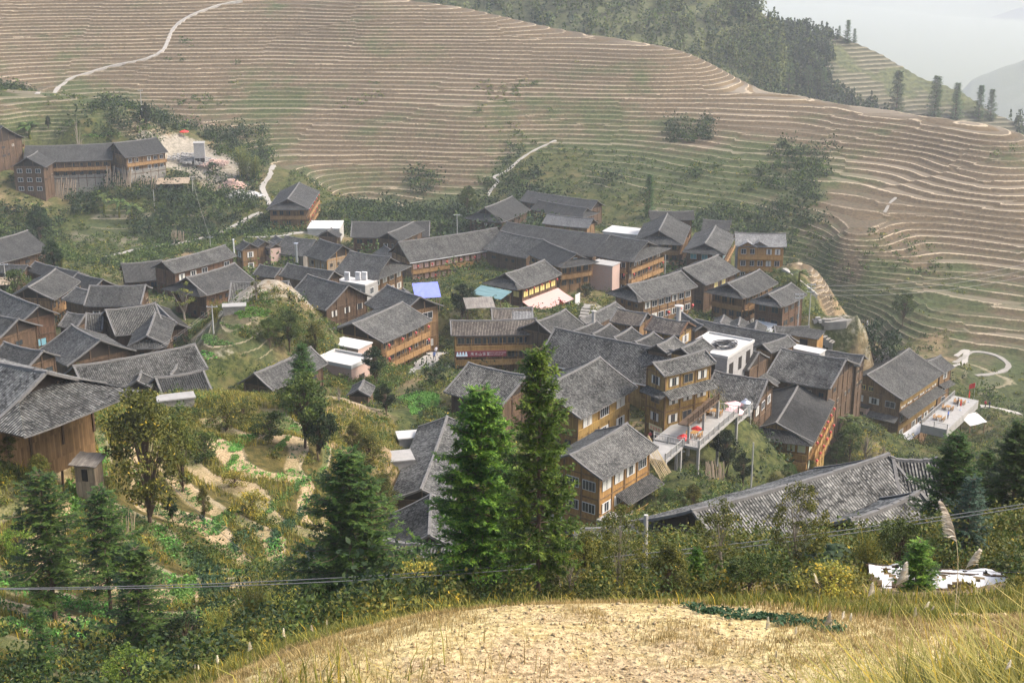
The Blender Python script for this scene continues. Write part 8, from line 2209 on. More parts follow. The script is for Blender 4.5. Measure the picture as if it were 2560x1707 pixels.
# grass: blades as narrow bent triangles
def blades(name, mat, C, h, w, rng, lean=.35, kind='stuff', label=None):
    n = len(C); a = rng.uniform(0, 6.283, n); hh = h*rng.uniform(.5, 1.3, n); ln = lean*rng.uniform(.2, 1.6, n)
    d = np.stack([np.cos(a), np.sin(a), np.zeros(n)], 1); s = np.stack([-np.sin(a), np.cos(a), np.zeros(n)], 1)
    ww = (w*rng.uniform(.6, 1.2, n))[:, None]; up = np.array([0, 0, 1.0])
    p1 = C+d*(ln*hh*.3)[:, None]+up*(hh*.6)[:, None]; p2 = C+d*(ln*hh)[:, None]+up*(hh*np.sqrt(np.clip(1-(ln*.5)**2, .2, 1)))[:, None]
    V = np.stack([C-s*ww, C+s*ww, p1+s*ww*.7, p1-s*ww*.7, p2+s*ww*.08, p2-s*ww*.08], 1).reshape(-1, 3); b0 = np.arange(n)[:, None]*6
    F = np.concatenate([b0+[0, 1, 2, 3], b0+[3, 2, 4, 5]], 0)
    o = link(name, npmesh(name, V, F, M[mat])); tag(o, kind=kind); return o
def grass_field(name, mat, N, r0, r1, azr, cond, h, w, seed, clump=6, cs=.12, lean=.4):
    rng = np.random.default_rng(seed); A = rng.uniform(R(azr[0]), R(azr[1]), N*4); r = np.sqrt(rng.uniform(r0*r0, r1*r1, N*4)); x, y = r*np.sin(A), r*np.cos(A)
    z, ph, T, Zn = TER.eval(x, y); ok = cond(x, y, z, T, Zn, r, rng, ph) & clear(x, y, .1); x, y = x[ok][:N], y[ok][:N]
    x = np.repeat(x, clump)+rng.normal(size=len(x)*clump)*cs; y = np.repeat(y, clump)+rng.normal(size=len(y)*clump)*cs; z = TER.eval(x, y)[0]
    return blades(name, mat, np.stack([x, y, z+CAMZ-.02], 1), h, w, rng, lean)
near_bare = lambda x, y, z, T, Zn, r, rng, ph: (Zn[..., 2]+fb(x, y, 1.6, 51)*.55+fb(x, y, 5, 52)*.3 < .32+rng.normal(size=len(x))*.06)
grass_field('dry_grass', 'grass_dry', 21000, 22, 42, (-16, 34), lambda x, y, z, T, Zn, r, rng, ph: near_bare(x, y, z, T, Zn, r, rng, ph) & (x > -13), .13, .008, 61, 9, .10)
grass_field('green_grass', 'grass_green', 8500, 28, 46, (-16, 34), lambda x, y, z, T, Zn, r, rng, ph: (x > -16) & (fb(x, y, 4, 53)+.5*(r-31)/6+.02*x > .15), .26, .014, 62, 7, .12)
grass_field('rough_grass', 'grass_long', 9000, 60, 160, (-25, 5), lambda x, y, z, T, Zn, r, rng, ph: (x < 2) & ((ph-np.floor(ph) > .5) | (T < .3)) & (Zn[..., 2] < .42), .55, .035, 63, 6, .25, .5)
grass_field('rough_grass', 'grass_green', 9000, 60, 160, (-25, 5), lambda x, y, z, T, Zn, r, rng, ph: (x < 2) & ((ph-np.floor(ph) > .55) | (T < .3)) & (Zn[..., 2] < .40), .5, .035, 64, 6, .25, .5)
grass_field('rough_grass', 'grass_long', 1100, 38, 75, (-14, 25), lambda x, y, z, T, Zn, r, rng, ph: x > -13, .5, .022, 65, 12, .22, .5)
# clods on the dug field
def clods():
    rng = np.random.default_rng(71); N = 30000; A = rng.uniform(R(-16), R(24), N); r = np.sqrt(rng.uniform(22**2, 40**2, N)); x, y = r*np.sin(A), r*np.cos(A); z, ph, T, Zn = TER.eval(x, y)
    ok = (Zn[..., 2]+fb(x, y, 1.6, 51)*.55+fb(x, y, 5, 52)*.3 > .30) & (x > -12); x, y, z = x[ok], y[ok], z[ok]; n = len(x); s = rng.gamma(2.0, .009, n).clip(.008, .06)
    O = np.array([(1, 0, 0), (0, 1, 0), (-1, 0, 0), (0, -1, 0), (0, 0, .8), (0, 0, -.8)]); V = O[None]*(1+rng.normal(size=(n, 6, 1))*.25)+rng.normal(size=(n, 6, 3))*.12
    V = V*s[:, None, None]+np.stack([x, y, z+CAMZ+s*.3], 1)[:, None]; Fb = np.array([(0, 1, 4), (1, 2, 4), (2, 3, 4), (3, 0, 4), (1, 0, 5), (2, 1, 5), (3, 2, 5), (0, 3, 5)]); F = (np.arange(n)[:, None, None]*6+Fb).reshape(-1, 3)
    t = NT('soil_clods'); g = t.n('NewGeometry'); m = t.out(t.mix(g.outputs['Random Per Island'], (.23, .165, .085), (.48, .37, .215)), .95, spec=.1)
    tag(link('soil_clods', npmesh('soil_clods', V.reshape(-1, 3), F, m)), kind='stuff')
clods()
# crops
def tread_crops(mat, N, seed, thr):
    rng = np.random.default_rng(seed); A = rng.uniform(R(-24), R(-4), N*5); r = rng.uniform(66, 165, N*5); x, y = r*np.sin(A), r*np.cos(A); z, ph, T, Zn = TER.eval(x, y); f = ph-np.floor(ph)
    ok = (T > .5) & (f > .03) & (f < .38) & (fbm(x, y, 7, seed) > thr) & clear(x, y); x, y, z = x[ok][:N], y[ok][:N], z[ok][:N]; q = rng.normal(size=(len(x), 8, 3))*[.13, .13, .06]; q[..., 2] = np.abs(q[..., 2])+.04
    V, F = quads((np.stack([x, y, z+CAMZ], 1)[:, None]+q).reshape(-1, 3), .17, rng, up=.6, aspect=.75); tag(link('vegetable_crop', npmesh('vegetable_crop', V, F, M[mat])), kind='stuff')
tread_crops('crop_mid', 4200, 301, .10); tread_crops('crop_bright', 4200, 302, .08); tread_crops('crop_dark', 2600, 303, .18)
def inpoly(x, y, P):
    c = np.zeros(len(x), bool); j = len(P)-1
    for i in range(len(P)):
        xi, yi = P[i]; xj, yj = P[j]; c ^= ((yi > y) != (yj > y)) & (x < (xj-xi)*(y-yi)/(yj-yi+1e-12)+xi); j = i
    return c
for ci, (mat, dens, size, poly) in enumerate(CROPS):
    rng = np.random.default_rng(90+ci); P = np.array(poly); lo, hi = P.min(0), P.max(0); ar = (hi-lo).prod(); N = int(min(9000, ar*dens*3))
    x = rng.uniform(lo[0], hi[0], N); y = rng.uniform(lo[1], hi[1], N); ok = inpoly(x, y, P); x, y = x[ok], y[ok]
    if len(x) < 5: continue
    row = .55; y = np.round(y/row)*row+rng.normal(size=len(y))*.08
    z = TER.eval(x, y)[0]; C = np.stack([x, y, z+CAMZ], 1); nl = 9; q = rng.normal(size=(len(x), nl, 3))*[size*.6, size*.6, size*.3]; q[..., 2] = np.abs(q[..., 2])+.05
    V, F = quads((C[:, None]+q).reshape(-1, 3), size, rng, up=.6, aspect=.75); tag(link('vegetable_crop', npmesh('vegetable_crop', V, F, M[mat])), kind='stuff')
# far woods
def woods(name, G, mask, N, hs, seed, mats=('needle_dark',)):
    X, Y, Z = G; rng = np.random.default_rng(seed); n, m = X.shape; i = rng.integers(0, n, N*8); j = rng.integers(0, m, N*8); x, y, z = X[i, j], Y[i, j], Z[i, j]; ok = mask(x, y, z, i/n, j/m, rng)
    x, y, z = x[ok][:N]+rng.normal(size=ok.sum())[:N]*1.5, y[ok][:N], z[ok][:N]; n = len(x); nl = 46; h = hs*rng.uniform(.5, 1.25, n); con = rng.random(n) < .4
    t = rng.uniform(0, 1, (n, nl)); a = rng.uniform(0, 6.283, (n, nl)); rad = np.where(con[:, None], (1-t)*.22, np.sqrt(np.clip(.25-(t-.5)**2, .01, 1))*.62)*h[:, None]*rng.uniform(.4, 1, (n, nl))
    C = np.stack([x[:, None]+rad*np.cos(a), y[:, None]+rad*np.sin(a), z[:, None]+t*h[:, None]], 2).reshape(-1, 3); own = np.repeat(rng.integers(0, len(mats), n), nl)
    for k, mt in enumerate(mats):
        Ck = C[own == k]; V, F = quads(Ck, 1.5, rng, aspect=.7); tag(link(name, npmesh(name, V, F, M[mt])), kind='stuff')
woods('wooded_slope', FW, lambda x, y, z, u, v, rng: (v > .08), 3000, 9, 5, ('leaf_dark', 'leaf', 'leaf', 'bamboo'))
woods('wooded_slope', FH, lambda x, y, z, u, v, rng: ((v > .42) & (fbm(x, y, 60, 77) > -.5)) | (fbm(x, y, 40, 78) > .22) , 4600, 6.5, 6, ('leaf_dark', 'leaf_dark', 'leaf'))
rngf = np.random.default_rng(44)
for label, uu, vv, hh in FARTREES:
    X, Y, Z = FH; i, j = int(uu*(X.shape[0]-1)), int(vv*(X.shape[1]-1)); plant('fir_tree', 'tree', label, 'CF', X[i, j], Y[i, j], Z[i, j]-.5, hh*1.15, .85, rngf.uniform(0, 6), None)
# pampas grass and its plumes near the camera
def plume_mesh(seed, H=1.9, L=.5, nod=.5, wd=.12):
    rng = np.random.default_rng(seed); b = MB(); s = np.linspace(0, 1, 9); bend = nod*.45
    P = np.stack([bend*s**3*H*.5, np.zeros(9), H*(s-.1*nod*s**4)], 1); b.tube([tuple(p) for p in P], [.007-.005*q for q in s], 4, caps=False); st = b.mesh('stalk', M['straw'])
    acc = Acc(); n = 300; t = rng.uniform(1-L/H, 1.0, n); c = np.stack([np.interp(t, s, P[:, j]) for j in range(3)], 1); a = rng.uniform(-.5, .5, n)
    f = (t-(1-L/H))/(L/H); ln = wd*2.2*(1.15-f)+.05; d = np.stack([.65*np.abs(np.cos(a))+.25*nod, rng.normal(size=n)*.28, .75+rng.normal(size=n)*.1-.5*nod*f], 1); d /= np.linalg.norm(d, axis=1)[:, None]
    e = c+d*ln[:, None]; e[:, 2] -= nod*.25*ln; m = c+d*ln[:, None]*.5; w_ = np.array([0, 1, 0])*.0022+rng.normal(size=(n, 3))*.002
    V = np.stack([c-w_, c+w_, m+w_*1.6, m-w_*1.6, e+w_*.4, e-w_*.4], 1).reshape(-1, 3); b0 = np.arange(n)[:, None]*6
    acc.add(V, np.concatenate([b0+[0, 1, 2, 3], b0+[3, 2, 4, 5]], 0)); return st, acc.mesh('plume', M['plume'])
PLM = [plume_mesh(1, 1.9, .72, .75, .085), plume_mesh(2, 1.6, .55, .35, .10), plume_mesh(3, 1.4, .48, 1.0, .09), plume_mesh(4, 1.2, .42, .15, .06)]
for label, pk, x, y, z, h, rz, tilt in PLUMES:
    st, pl = PLM[pk]; r = empty('pampas_stalk', (x, y, z+CAMZ), rz); s = h/(1.9, 1.6, 1.4, 1.2)[pk]; r.scale = (s,)*3; r.rotation_euler = (0, tilt, rz); tag(r, label, 'grass plume', 'pampas plumes at the field edge')
    link('stalk', st, r); link('plume', pl, r)
rng = np.random.default_rng(5)
for (mat, N, cx, cy, sx, sy, h, w, ln) in TUFTS:
    x = cx+rng.normal(size=N)*sx; y = cy+rng.normal(size=N)*sy; z = TER.eval(x, y)[0]
    blades('pampas_leaves', mat, np.stack([x, y, z+CAMZ-.05], 1), h, w, rng, ln)
# small blocks of wild flowers on the belt
# ---------------------------------------------------------------- things
def lantern_mesh():
    b = MB(); b.lathe([(0, -.26), (.10, -.26), (.20, -.18), (.27, 0), (.20, .18), (.10, .26), (0, .26)], n=10); g = b.mesh('shade', M['lantern'])
    b = MB(); b.lathe([(0, .26), (.09, .26), (.09, .31), (0, .31)], n=8); b.lathe([(0, -.31), (.09, -.31), (.09, -.26), (0, -.26)], n=8); b.tube([(0, 0, .31), (0, 0, .5)], .012, 4); c = b.mesh('cap', M['straw'])
    b = MB(); b.tube([(0, 0, -.31), (0, 0, -.58)], [.035, .05], 5); return g, c, b.mesh('tassel', M['red'])
LAN = lantern_mesh()
ORD = ['first', 'second', 'third', 'fourth', 'fifth', 'sixth', 'seventh', 'eighth']
def lanterns(hid, face, n, z, out, label, grp, u0=-.9, u1=.9, s=1.0):
    for i in range(n):
        p, rz = wpt(hid, face, u0+(u1-u0)*(i/(n-1) if n > 1 else .5), out, z)
        r = empty('red_lantern', p); r.scale = (s*.85,)*3; tag(r, '%s %s' % (ORD[i] if n > 1 else 'single', label), 'lantern', grp); link('shade', LAN[0], r); link('cap', LAN[1], r); link('tassel', LAN[2], r)
lanterns('b57', 'S', 6, 7.1, 1.15, 'red lantern in the upper row along the golden-sided hotel', 'upper lanterns on the golden-sided hotel')
lanterns('b57', 'S', 6, 4.3, 1.25, 'red lantern in the lower row along the golden-sided hotel', 'lower lanterns on the golden-sided hotel')
lanterns('b57', 'A', 2, 2.0, 1.0, 'red lantern below the skirt roof front of the golden-sided hotel', 'front lanterns of the golden-sided hotel')
lanterns('b01', 'S', 5, 7.9, 1.0, 'red lantern in the upper row on the lone three-storey hotel', 'upper lanterns on the lone hotel')
lanterns('b01', 'S', 5, 5.2, 1.0, 'red lantern in the lower row on the lone three-storey hotel', 'lower lanterns on the lone hotel')
lanterns('b04', 'S', 7, 7.2, 1.1, 'red lantern hung from the top gallery of the long balconied hotel', 'top gallery lanterns of the long hotel')
lanterns('b04', 'S', 6, 4.4, 1.1, 'red lantern hung from the middle gallery of the long balconied hotel', 'middle gallery lanterns of the long hotel')
lanterns('b21', 'S', 4, 6.0, 1.15, 'red lantern on the upper gallery of the wood house by the street', 'upper street gallery lanterns')
lanterns('b21', 'S', 3, 3.7, 1.15, 'red lantern on the lower gallery of the wood house by the street', 'lower street gallery lanterns')
lanterns('b27', 'S', 3, 4.6, 1.1, 'red lantern under the wrap-around balcony', 'wrap-around balcony lanterns')
lanterns('b27', 'A', 3, 4.6, 1.1, 'red lantern under the end of the wrap-around balcony', 'wrap-around balcony end lanterns')
lanterns('b25', 'S', 5, 5.6, .7, 'small orange-red lantern above the wide pink awning', 'lanterns above the pink awning', s=.8)
lanterns('b34', 'A', 7, 2.2, 1.2, 'small pale lantern in the low row under the tall hipped-roof house', 'row of lanterns by the stone tower', s=.7)
lanterns('b40', 'S', 3, 2.3, 1.6, 'red lantern before the ground floor of the guest house with white windows', 'guest house ground floor lanterns', -.2, .8, 1.3)
def slab_on(name, cat, label, hid, face, u, out, z, size, mat, extra=None, group=None):
    p, rz = wpt(hid, face, u, out, z); b = MB(); w, d, h = size; b.box((-w/2, -d/2, 0), (w/2, d/2, h)); o = b.build(name, mat, None, p, rz); tag(o, label, cat, group); return o
# signs with lettering made of strokes
GLY = {'long': [((.1, .9), (.9, .9)), ((.5, 1), (.5, .55)), ((.2, .75), (.8, .75)), ((.1, .55), (.9, .55)), ((.25, .55), (.1, .1)), ((.45, .45), (.8, .1)), ((.8, .1), (.95, .25)), ((.75, .45), (.35, .2))],
 'mu': [((.1, .7), (.9, .7)), ((.5, 1), (.5, 0)), ((.5, .65), (.1, .2)), ((.5, .65), (.9, .2))], 'shan': [((.5, 1), (.5, .1)), ((.12, .65), (.12, .1)), ((.88, .65), (.88, .1)), ((.12, .1), (.88, .1))],
 'xuan': [((.5, 1), (.5, .85)), ((.1, .85), (.9, .85)), ((.25, .6), (.75, .6)), ((.25, .6), (.25, .2)), ((.75, .6), (.75, .2)), ((.25, .4), (.75, .4)), ((.1, .05), (.9, .05)), ((.25, .2), (.75, .2))],
 'fan': [((.2, 1), (.1, .7)), ((.15, .85), (.4, .85)), ((.25, .8), (.25, .1)), ((.25, .1), (.4, .25)), ((.5, .95), (.9, .9)), ((.55, .9), (.45, .1)), ((.55, .65), (.85, .65)), ((.85, .65), (.55, .1)), ((.6, .5), (.92, .1))],
 'tang': [((.5, 1), (.5, .8)), ((.2, .95), (.3, .82)), ((.8, .95), (.7, .82)), ((.1, .8), (.9, .8)), ((.3, .65), (.7, .65)), ((.3, .65), (.3, .48)), ((.7, .65), (.7, .48)), ((.3, .48), (.7, .48)), ((.2, .3), (.8, .3)), ((.5, .45), (.5, .05)), ((.1, .05), (.9, .05))],
 'ge': [((.5, .95), (.1, .5)), ((.5, .95), (.9, .5)), ((.3, .5), (.7, .5)), ((.3, .35), (.7, .35)), ((.3, .35), (.3, .05)), ((.7, .35), (.7, .05)), ((.3, .05), (.7, .05))]}
def strokes(b, seq, x0, z0, s, y=-.02, sp=1.15, t=.09, mi=0, slant=0):
    for i, g in enumerate(seq):
        for (a, c) in GLY[g]:
            ax, az, cx, cz = x0+(i*sp+a[0])*s, z0+a[1]*s, x0+(i*sp+c[0])*s, z0+c[1]*s; L = math.hypot(cx-ax, cz-az)+1e-6; nx, nz = -(cz-az)/L*t*s/2, (cx-ax)/L*t*s/2
            b.face([(ax-nx, y, az-nz), (cx-nx, y, cz-nz), (cx+nx, y, cz+nz), (ax+nx, y, az+nz)], mi)
def sign(name, label, p, rz, w, h, board, ink, seq=None, text=None, ts=.3, tx=None, tz=None, gs=.5, gx=None, gz_=None, extra=None, cat='sign'):
    b = MB(); b.box((-w/2, 0, 0), (w/2, .05, h)); o = b.build(name, board, None, p, rz); tag(o, label, cat)
    if seq:
        b = MB(); strokes(b, seq, gx if gx is not None else -len(seq)*1.15*gs/2, gz_ if gz_ is not None else (h-gs)/2, gs, y=-.012); b.build('lettering', ink, o)
    if text:
        for k, (tt, sz, xx, zz) in enumerate(text):
            c = bpy.data.curves.new('lettering', 'FONT'); c.body = tt; c.size = sz; c.align_x = 'CENTER'; c.extrude = .004; c.materials.append(ink)
            q0 = bpy.data.objects.new('lettering', c); COL.objects.link(q0); me_ = bpy.data.meshes.new_from_object(q0.evaluated_get(bpy.context.evaluated_depsgraph_get())); bpy.data.objects.remove(q0); q = bpy.data.objects.new('lettering', me_); COL.objects.link(q); q.parent = o; q.location = (xx, -.015, zz); q.rotation_euler = (R(90), 0, 0)
    return o
M['maroon'] = flat('banner_maroon', (.20, .035, .05), .6, var=.08); M['goldink'] = flat('ink_gold', (.75, .45, .10), .5); M['signblue'] = flat('sign_pale_blue', (.62, .74, .80), .5); M['signgreen'] = flat('sign_green', (.40, .62, .44), .5); M['creamboard'] = flat('sign_cream', (.72, .64, .38), .6); M['inkbrown'] = flat('ink_brown', (.16, .07, .03), .6); M['inkred'] = flat('ink_red', (.6, .05, .08), .6)
p, rz = wpt('b22', 'S', -.36, 1.45, 3.2); o = sign('banner', 'dark red banner with white characters on the open gallery rail', p, rz, 8.2, 1.0, M['maroon'], M['white'], ('long', 'mu', 'shan', 'fan', 'tang'), [('A place to enjoy the natural', .27, 2.5, .60), ('mountain wind and rain', .27, 2.3, .25)], gs=.56, gx=-1.7, gz_=.2, cat='banner')
b = MB()
for q in range(4): b.lathe([(0, .12), (.24, .12), (.20, .5), (.11, .55), (.12, .62), (.15, .72), (.10, .86), (0, .88)], (-3.8+q*.46, -.02, 0), 7)
for v in range(len(b.v)): b.v[v] = (b.v[v][0], max(-.035, b.v[v][1]*.1-.02), b.v[v][2])
b.build('pictured_cooks', M['signblue'], o)
p, rz = wpt('b04', 'S', .12, 1.25, 2.35); sign('banner', 'large white banner with faint marks on the rail of the long balconied hotel', p, rz, 4.2, 1.15, M['white'], M['signgreen'], ('shan', 'ge'), gs=.3, gx=-.4, cat='banner')
p, rz = wpt('b40', 'A', .1, .25, 5.75); sign('gable_sign', 'white lettering board on the gable of the guest house', p, rz, 2.6, .75, M['inkbrown'], M['white'], text=[('Landmark Inn', .38, 0, .2)])
p, rz = wpt('b34', 'A', .3, 1.6, 3.0); sign('shop_sign', 'cream board with four characters on the tall hipped-roof house', p, rz, 2.4, .9, M['creamboard'], M['inkbrown'], ('ge', 'shan', 'xuan', 'tang'), gs=.45)
p, rz = wpt('b46', 'A', -.3, .25, 5.1); sign('shop_sign', 'white board with pink characters on the side of the golden-brown guest house', p, rz, 2.2, .95, M['white'], M['inkred'], ('long', 'ge', 'fan', 'tang'), gs=.42)
p, rz = wpt('b46', 'S', -.05, 1.35, 4.05); sign('shop_sign', 'green board with white characters above the bottom gallery', p, rz, 1.8, .6, M['signgreen'], M['inkbrown'], ('shan', 'xuan', 'ge'), gs=.4)
p, rz = wpt('b58', 'S', .25, .25, 6.5); sign('shop_sign', 'pale green shop board on the long side of the big inn', p, rz, 3.4, 1.1, M['signgreen'], M['white'], ('tang', 'xuan', 'ge'), gs=.6)
p, rz = wpt('b58', 'S', -.2, .25, 6.5); sign('shop_sign', 'white shop board with red edge on the long side of the big inn', p, rz, 3.2, 1.1, M['white'], M['inkred'], ('mu', 'shan', 'fan'), gs=.6)
p, rz = wpt('b36', 'A', .1, 1.0, 2.2); sign('banner', 'red and white banner under the blue-green windows', p, rz, 2.6, .8, M['inkred'], M['white'], ('ge', 'fan', 'tang'), gs=.5, cat='banner')
p, rz = wpt('b21', 'B', .9, 1.6, 2.5); sign('standing_sign', 'upright white sign at the end of the wood house by the street', p, rz, .8, 2.2, M['white'], M['inkbrown'], ('fan',), gs=.5)
# pink awning, rail and stilts of the restaurant
root, loc, hf, rz = HOUSE[('b25', 'S')]
b = MB(); n = 14
for i in range(n):
    for j in range(6):
        u0, u1 = -1.0+2.1*i/n, -1.0+2.1*(i+1)/n; o0, o1 = .12+4.0*j/6, .12+4.0*(j+1)/6
        zf = lambda o: 3.5-.42*o-.10*math.sin(o)
        b.face([Vector(loc(u0*hf, o0, zf(o0))), Vector(loc(u0*hf, o1, zf(o1))), Vector(loc(u1*hf, o1, zf(o1))), Vector(loc(u1*hf, o0, zf(o0)))])
b.build('awning', M['pinkcloth'], root)
b = MB()
for i in range(8):
    u = -1.0+2.1*i/7; a, c = Vector(loc(u*hf, 4.0, -3.5)), Vector(loc(u*hf, 4.0, 1.6)); b.tube([a, c], .11, 6)
b.build('stilts', M['concrete'], root)
b = MB(); P = [Vector(loc(u*hf, o_, z_)) for u, o_, z_ in ((-1, .1, .0), (1.1, .1, 0), (1.1, 4.1, 0), (-1, 4.1, 0))]; b.face(P); b.face([p_-Vector((0, 0, .2)) for p_ in P[::-1]]); b.face([P[3], P[2], P[2]-Vector((0, 0, .2)), P[3]-Vector((0, 0, .2))]); b.build('floor', M['concrete'], root)
b = MB()
for (u0, o0, u1, o1) in ((-1, 4.05, 1.1, 4.05), (1.1, 4.05, 1.1, .1)):
    a, c = Vector(loc(u0*hf, o0, 0)), Vector(loc(u1*hf, o1, 0)); b.face([a, c, c+Vector((0, 0, .8)), a+Vector((0, 0, .8))]); off = Vector((.05, -.05, 0)); b.face([a+off, a+off+Vector((0, 0, .8)), c+off+Vector((0, 0, .8)), c+off]); b.face([a+Vector((0, 0, .8)), c+Vector((0, 0, .8)), c+off+Vector((0, 0, .8)), a+off+Vector((0, 0, .8))])
b.build('railing', M['maroon'], root)
def flag(label, x, y, z, H, fw, fh, rz, nm='flag'):
    r = empty(nm, (x, y, z), rz); tag(r, label, 'flag'); b = MB(); b.tube([(0, 0, -.5), (0, 0, H)], [.035, .02], 6); b.build('pole', M['metal'], r)
    b = MB(); n = 8
    for i in range(n):
        f = lambda k: (.02+fw*k/n*.8, .10*math.sin(k*1.1), -fw*k/n*.45)
        a, c = f(i), f(i+1); z0 = H-.05; b.face([(a[0], a[1], z0+a[2]-fh), (c[0], c[1], z0+c[2]-fh), (c[0], c[1], z0+c[2]), (a[0], a[1], z0+a[2])])
    b.build('cloth', M['red'], r, smooth=True)
p, rz = wpt('b25', 'S', -.35, 6.2, -1.8); flag('red flag on a tall thin pole before the pink awning', p.x, p.y, p.z, 6.0, 1.7, 1.1, -.6)
for label, x, y, z, H, fw in FLAGS: flag(label, x, y, z+CAMZ, H, fw, fw*.7, 2.4)
# flat-roofed concrete buildings
def shell(name, label, cat, x, y, z, yaw, lx, ly, h, wallm, roofm, wins=(), par=.35, parts=()):
    r = empty(name, (x, y, z), R(yaw)); tag(r, label, cat)
    b = MB(); b.box((-lx/2, -ly/2, -3), (lx/2, ly/2, h)); w_ = b.build('wall', M[wallm], r)
    b = MB(); b.box((-lx/2-.15, -ly/2-.15, h+.003), (lx/2+.15, ly/2+.15, h+.16)); b.build('roof', M[roofm], r)
    if par:
        b = MB()
        for q in (((-lx/2-.15, -ly/2-.15), (lx/2+.15, -ly/2+.05)), ((-lx/2-.15, ly/2-.05), (lx/2+.15, ly/2+.15)), ((-lx/2-.15, -ly/2+.05), (-lx/2+.05, ly/2-.05)), ((lx/2-.05, -ly/2+.05), (lx/2+.15, ly/2-.05))): b.box((*q[0], h+.163), (*q[1], h+.16+par))
        b.build('parapet', M['slab' if roofm == 'slab' else 'concrete'], r)
    for (fc, u, zz, ww, hh, kd) in wins:
        dx, dy = {'A': (1, 0), 'B': (-1, 0), 'S': (0, 1), 'T': (0, -1)}[fc]; rz = math.atan2(dy, dx)+math.pi/2; ds = lx/2 if fc in 'AB' else ly/2; hf = ly/2 if fc in 'AB' else lx/2
        ca, sa = math.cos(rz), math.sin(rz); u_ = u*hf; pp_ = (u_*ca+(ds+.03)*sa, u_*sa-(ds+.03)*ca, zz)
        if kd == 'hole': b = MB(); b.box((-ww/2, 0, 0), (ww/2, .04, hh)); b.build('opening_shade_panel', M['dark'], r, pp_, rz)  # near-black panel on the solid wall paints the shade of a hole
        else: put_window(r, kd, *pp_, rz, ww, hh, True)
    return r
for a in SHELLS: shell(*a)
# coil of dark hose or tarpaulin on the white roof
b = MB(); random.seed(3)
for i in range(9):
    rr = 1.1+.3*(i % 3); b.tube([((rr+.1*random.random())*math.cos(t)*1.25, rr*math.sin(t)*.8, .10+.08*i+.05*math.sin(3*t+i)) for t in np.linspace(0, 6.28, 15)], .07, 5)
tag(b.build('hose_coil', M['black'], None, (HOSE[0], HOSE[1], HOSE[2]+CAMZ), .4), 'black coiled hose lying on the flat white roof', 'hose')
# terrace deck with rail, tables and umbrellas
def deck(name, label, x, y, z, yaw, lx, ly, thick, legs, rails, floorm='concrete', railm='pole', storey=True):
    r = empty(name, (x, y, z), R(yaw)); tag(r, label, 'terrace'); b = MB(); b.box((-lx/2, -ly/2, -thick), (lx/2, ly/2, 0)); b.build('floor', M[floorm], r)
    for (sx, sy, hh) in legs: b = MB(); b.box((sx*lx/2-.16, sy*ly/2-.16, -hh), (sx*lx/2+.16, sy*ly/2+.16, -thick-.004)); b.build('pillar', M['concrete'], r)
    for sd in rails:
        b = MB(); a, c = {'S': ((-lx/2, ly/2-.1), (lx/2, ly/2-.1)), 'T': ((-lx/2, -ly/2+.1), (lx/2, -ly/2+.1)), 'A': ((lx/2-.1, -ly/2), (lx/2-.1, ly/2)), 'B': ((-lx/2+.1, -ly/2), (-lx/2+.1, ly/2))}[sd]
        L = math.hypot(c[0]-a[0], c[1]-a[1]); n = max(2, int(L/1.8))
        for k in range(n+1):
            px, py = a[0]+(c[0]-a[0])*k/n, a[1]+(c[1]-a[1])*k/n; b.box((px-.07, py-.07, .003), (px+.07, py+.07, 1.05))
        m = max(4, int(L/.22))
        for k in range(m):
            px, py = a[0]+(c[0]-a[0])*(k+.5)/m, a[1]+(c[1]-a[1])*(k+.5)/m; b.box((px-.02, py-.02, .1), (px+.02, py+.02, .88))
        b.tube([(a[0], a[1], .95), (c[0], c[1], .95)], .05, 4); b.build('railing', M[railm], r)
    return r
for a in DECKS: deck(*a)
def umbrella(label, x, y, z, rad, mat, closed=False, grp=None):
    r = empty('umbrella', (x, y, z)); tag(r, label, 'umbrella', grp); b = MB(); b.tube([(0, 0, 0), (0, 0, 2.3)], .025, 6); b.lathe([(0, .12), (.25, .1), (.28, 0)], n=8); b.build('pole', M['metal'], r)
    b = MB()
    if closed: b.lathe([(.16, .9), (.13, 1.6), (.05, 2.2), (0, 2.4)], n=8)
    else:
        n = 8
        for k in range(n):
            a, c = 6.283*k/n, 6.283*(k+1)/n; m_ = (a+c)/2
            A = (rad*math.cos(a), rad*math.sin(a), 1.95); C = (rad*math.cos(c), rad*math.sin(c), 1.95); Mm = (rad*.93*math.cos(m_), rad*.93*math.sin(m_), 1.99); T_ = (0, 0, 2.5)
            h1 = (A[0]*.5, A[1]*.5, 2.27); h2 = (C[0]*.5, C[1]*.5, 2.27); hm = (Mm[0]*.5, Mm[1]*.5, 2.25)
            b.face([T_, h1, hm]); b.face([T_, hm, h2]); b.face([h1, A, Mm, hm]); b.face([hm, Mm, C, h2])
            b.face([A, (A[0], A[1], 1.8), (Mm[0], Mm[1], 1.85), Mm]); b.face([Mm, (Mm[0], Mm[1], 1.85), (C[0], C[1], 1.8), C])
    b.build('canopy', M[mat], r); return r
for label, x, y, z, rad, mat, cl in UMBRELLAS: umbrella(label, x, y, z+CAMZ, rad, mat, cl)
def table_mesh():
    b = MB(); b.box((-.6, -.4, .70), (.6, .4, .75)); t = b.mesh('tabletop', M['wood_orange'])
    b = MB(); b.box((-.04, -.04, 0), (.04, .04, .697)); l = b.mesh('leg', M['wood_orange']); return t, l
def chair_mesh():
    b = MB(); b.box((-.22, -.22, .42), (.22, .22, .46)); s = b.mesh('seat', M['wood_orange']); b = MB(); b.box((-.22, .19, .463), (.22, .22, .95)); k = b.mesh('backrest', M['wood_orange']); b = MB(); b.box((-.025, -.025, 0), (.025, .025, .417)); return s, k, b.mesh('leg', M['wood_orange'])
TBL, CHR = table_mesh(), chair_mesh()
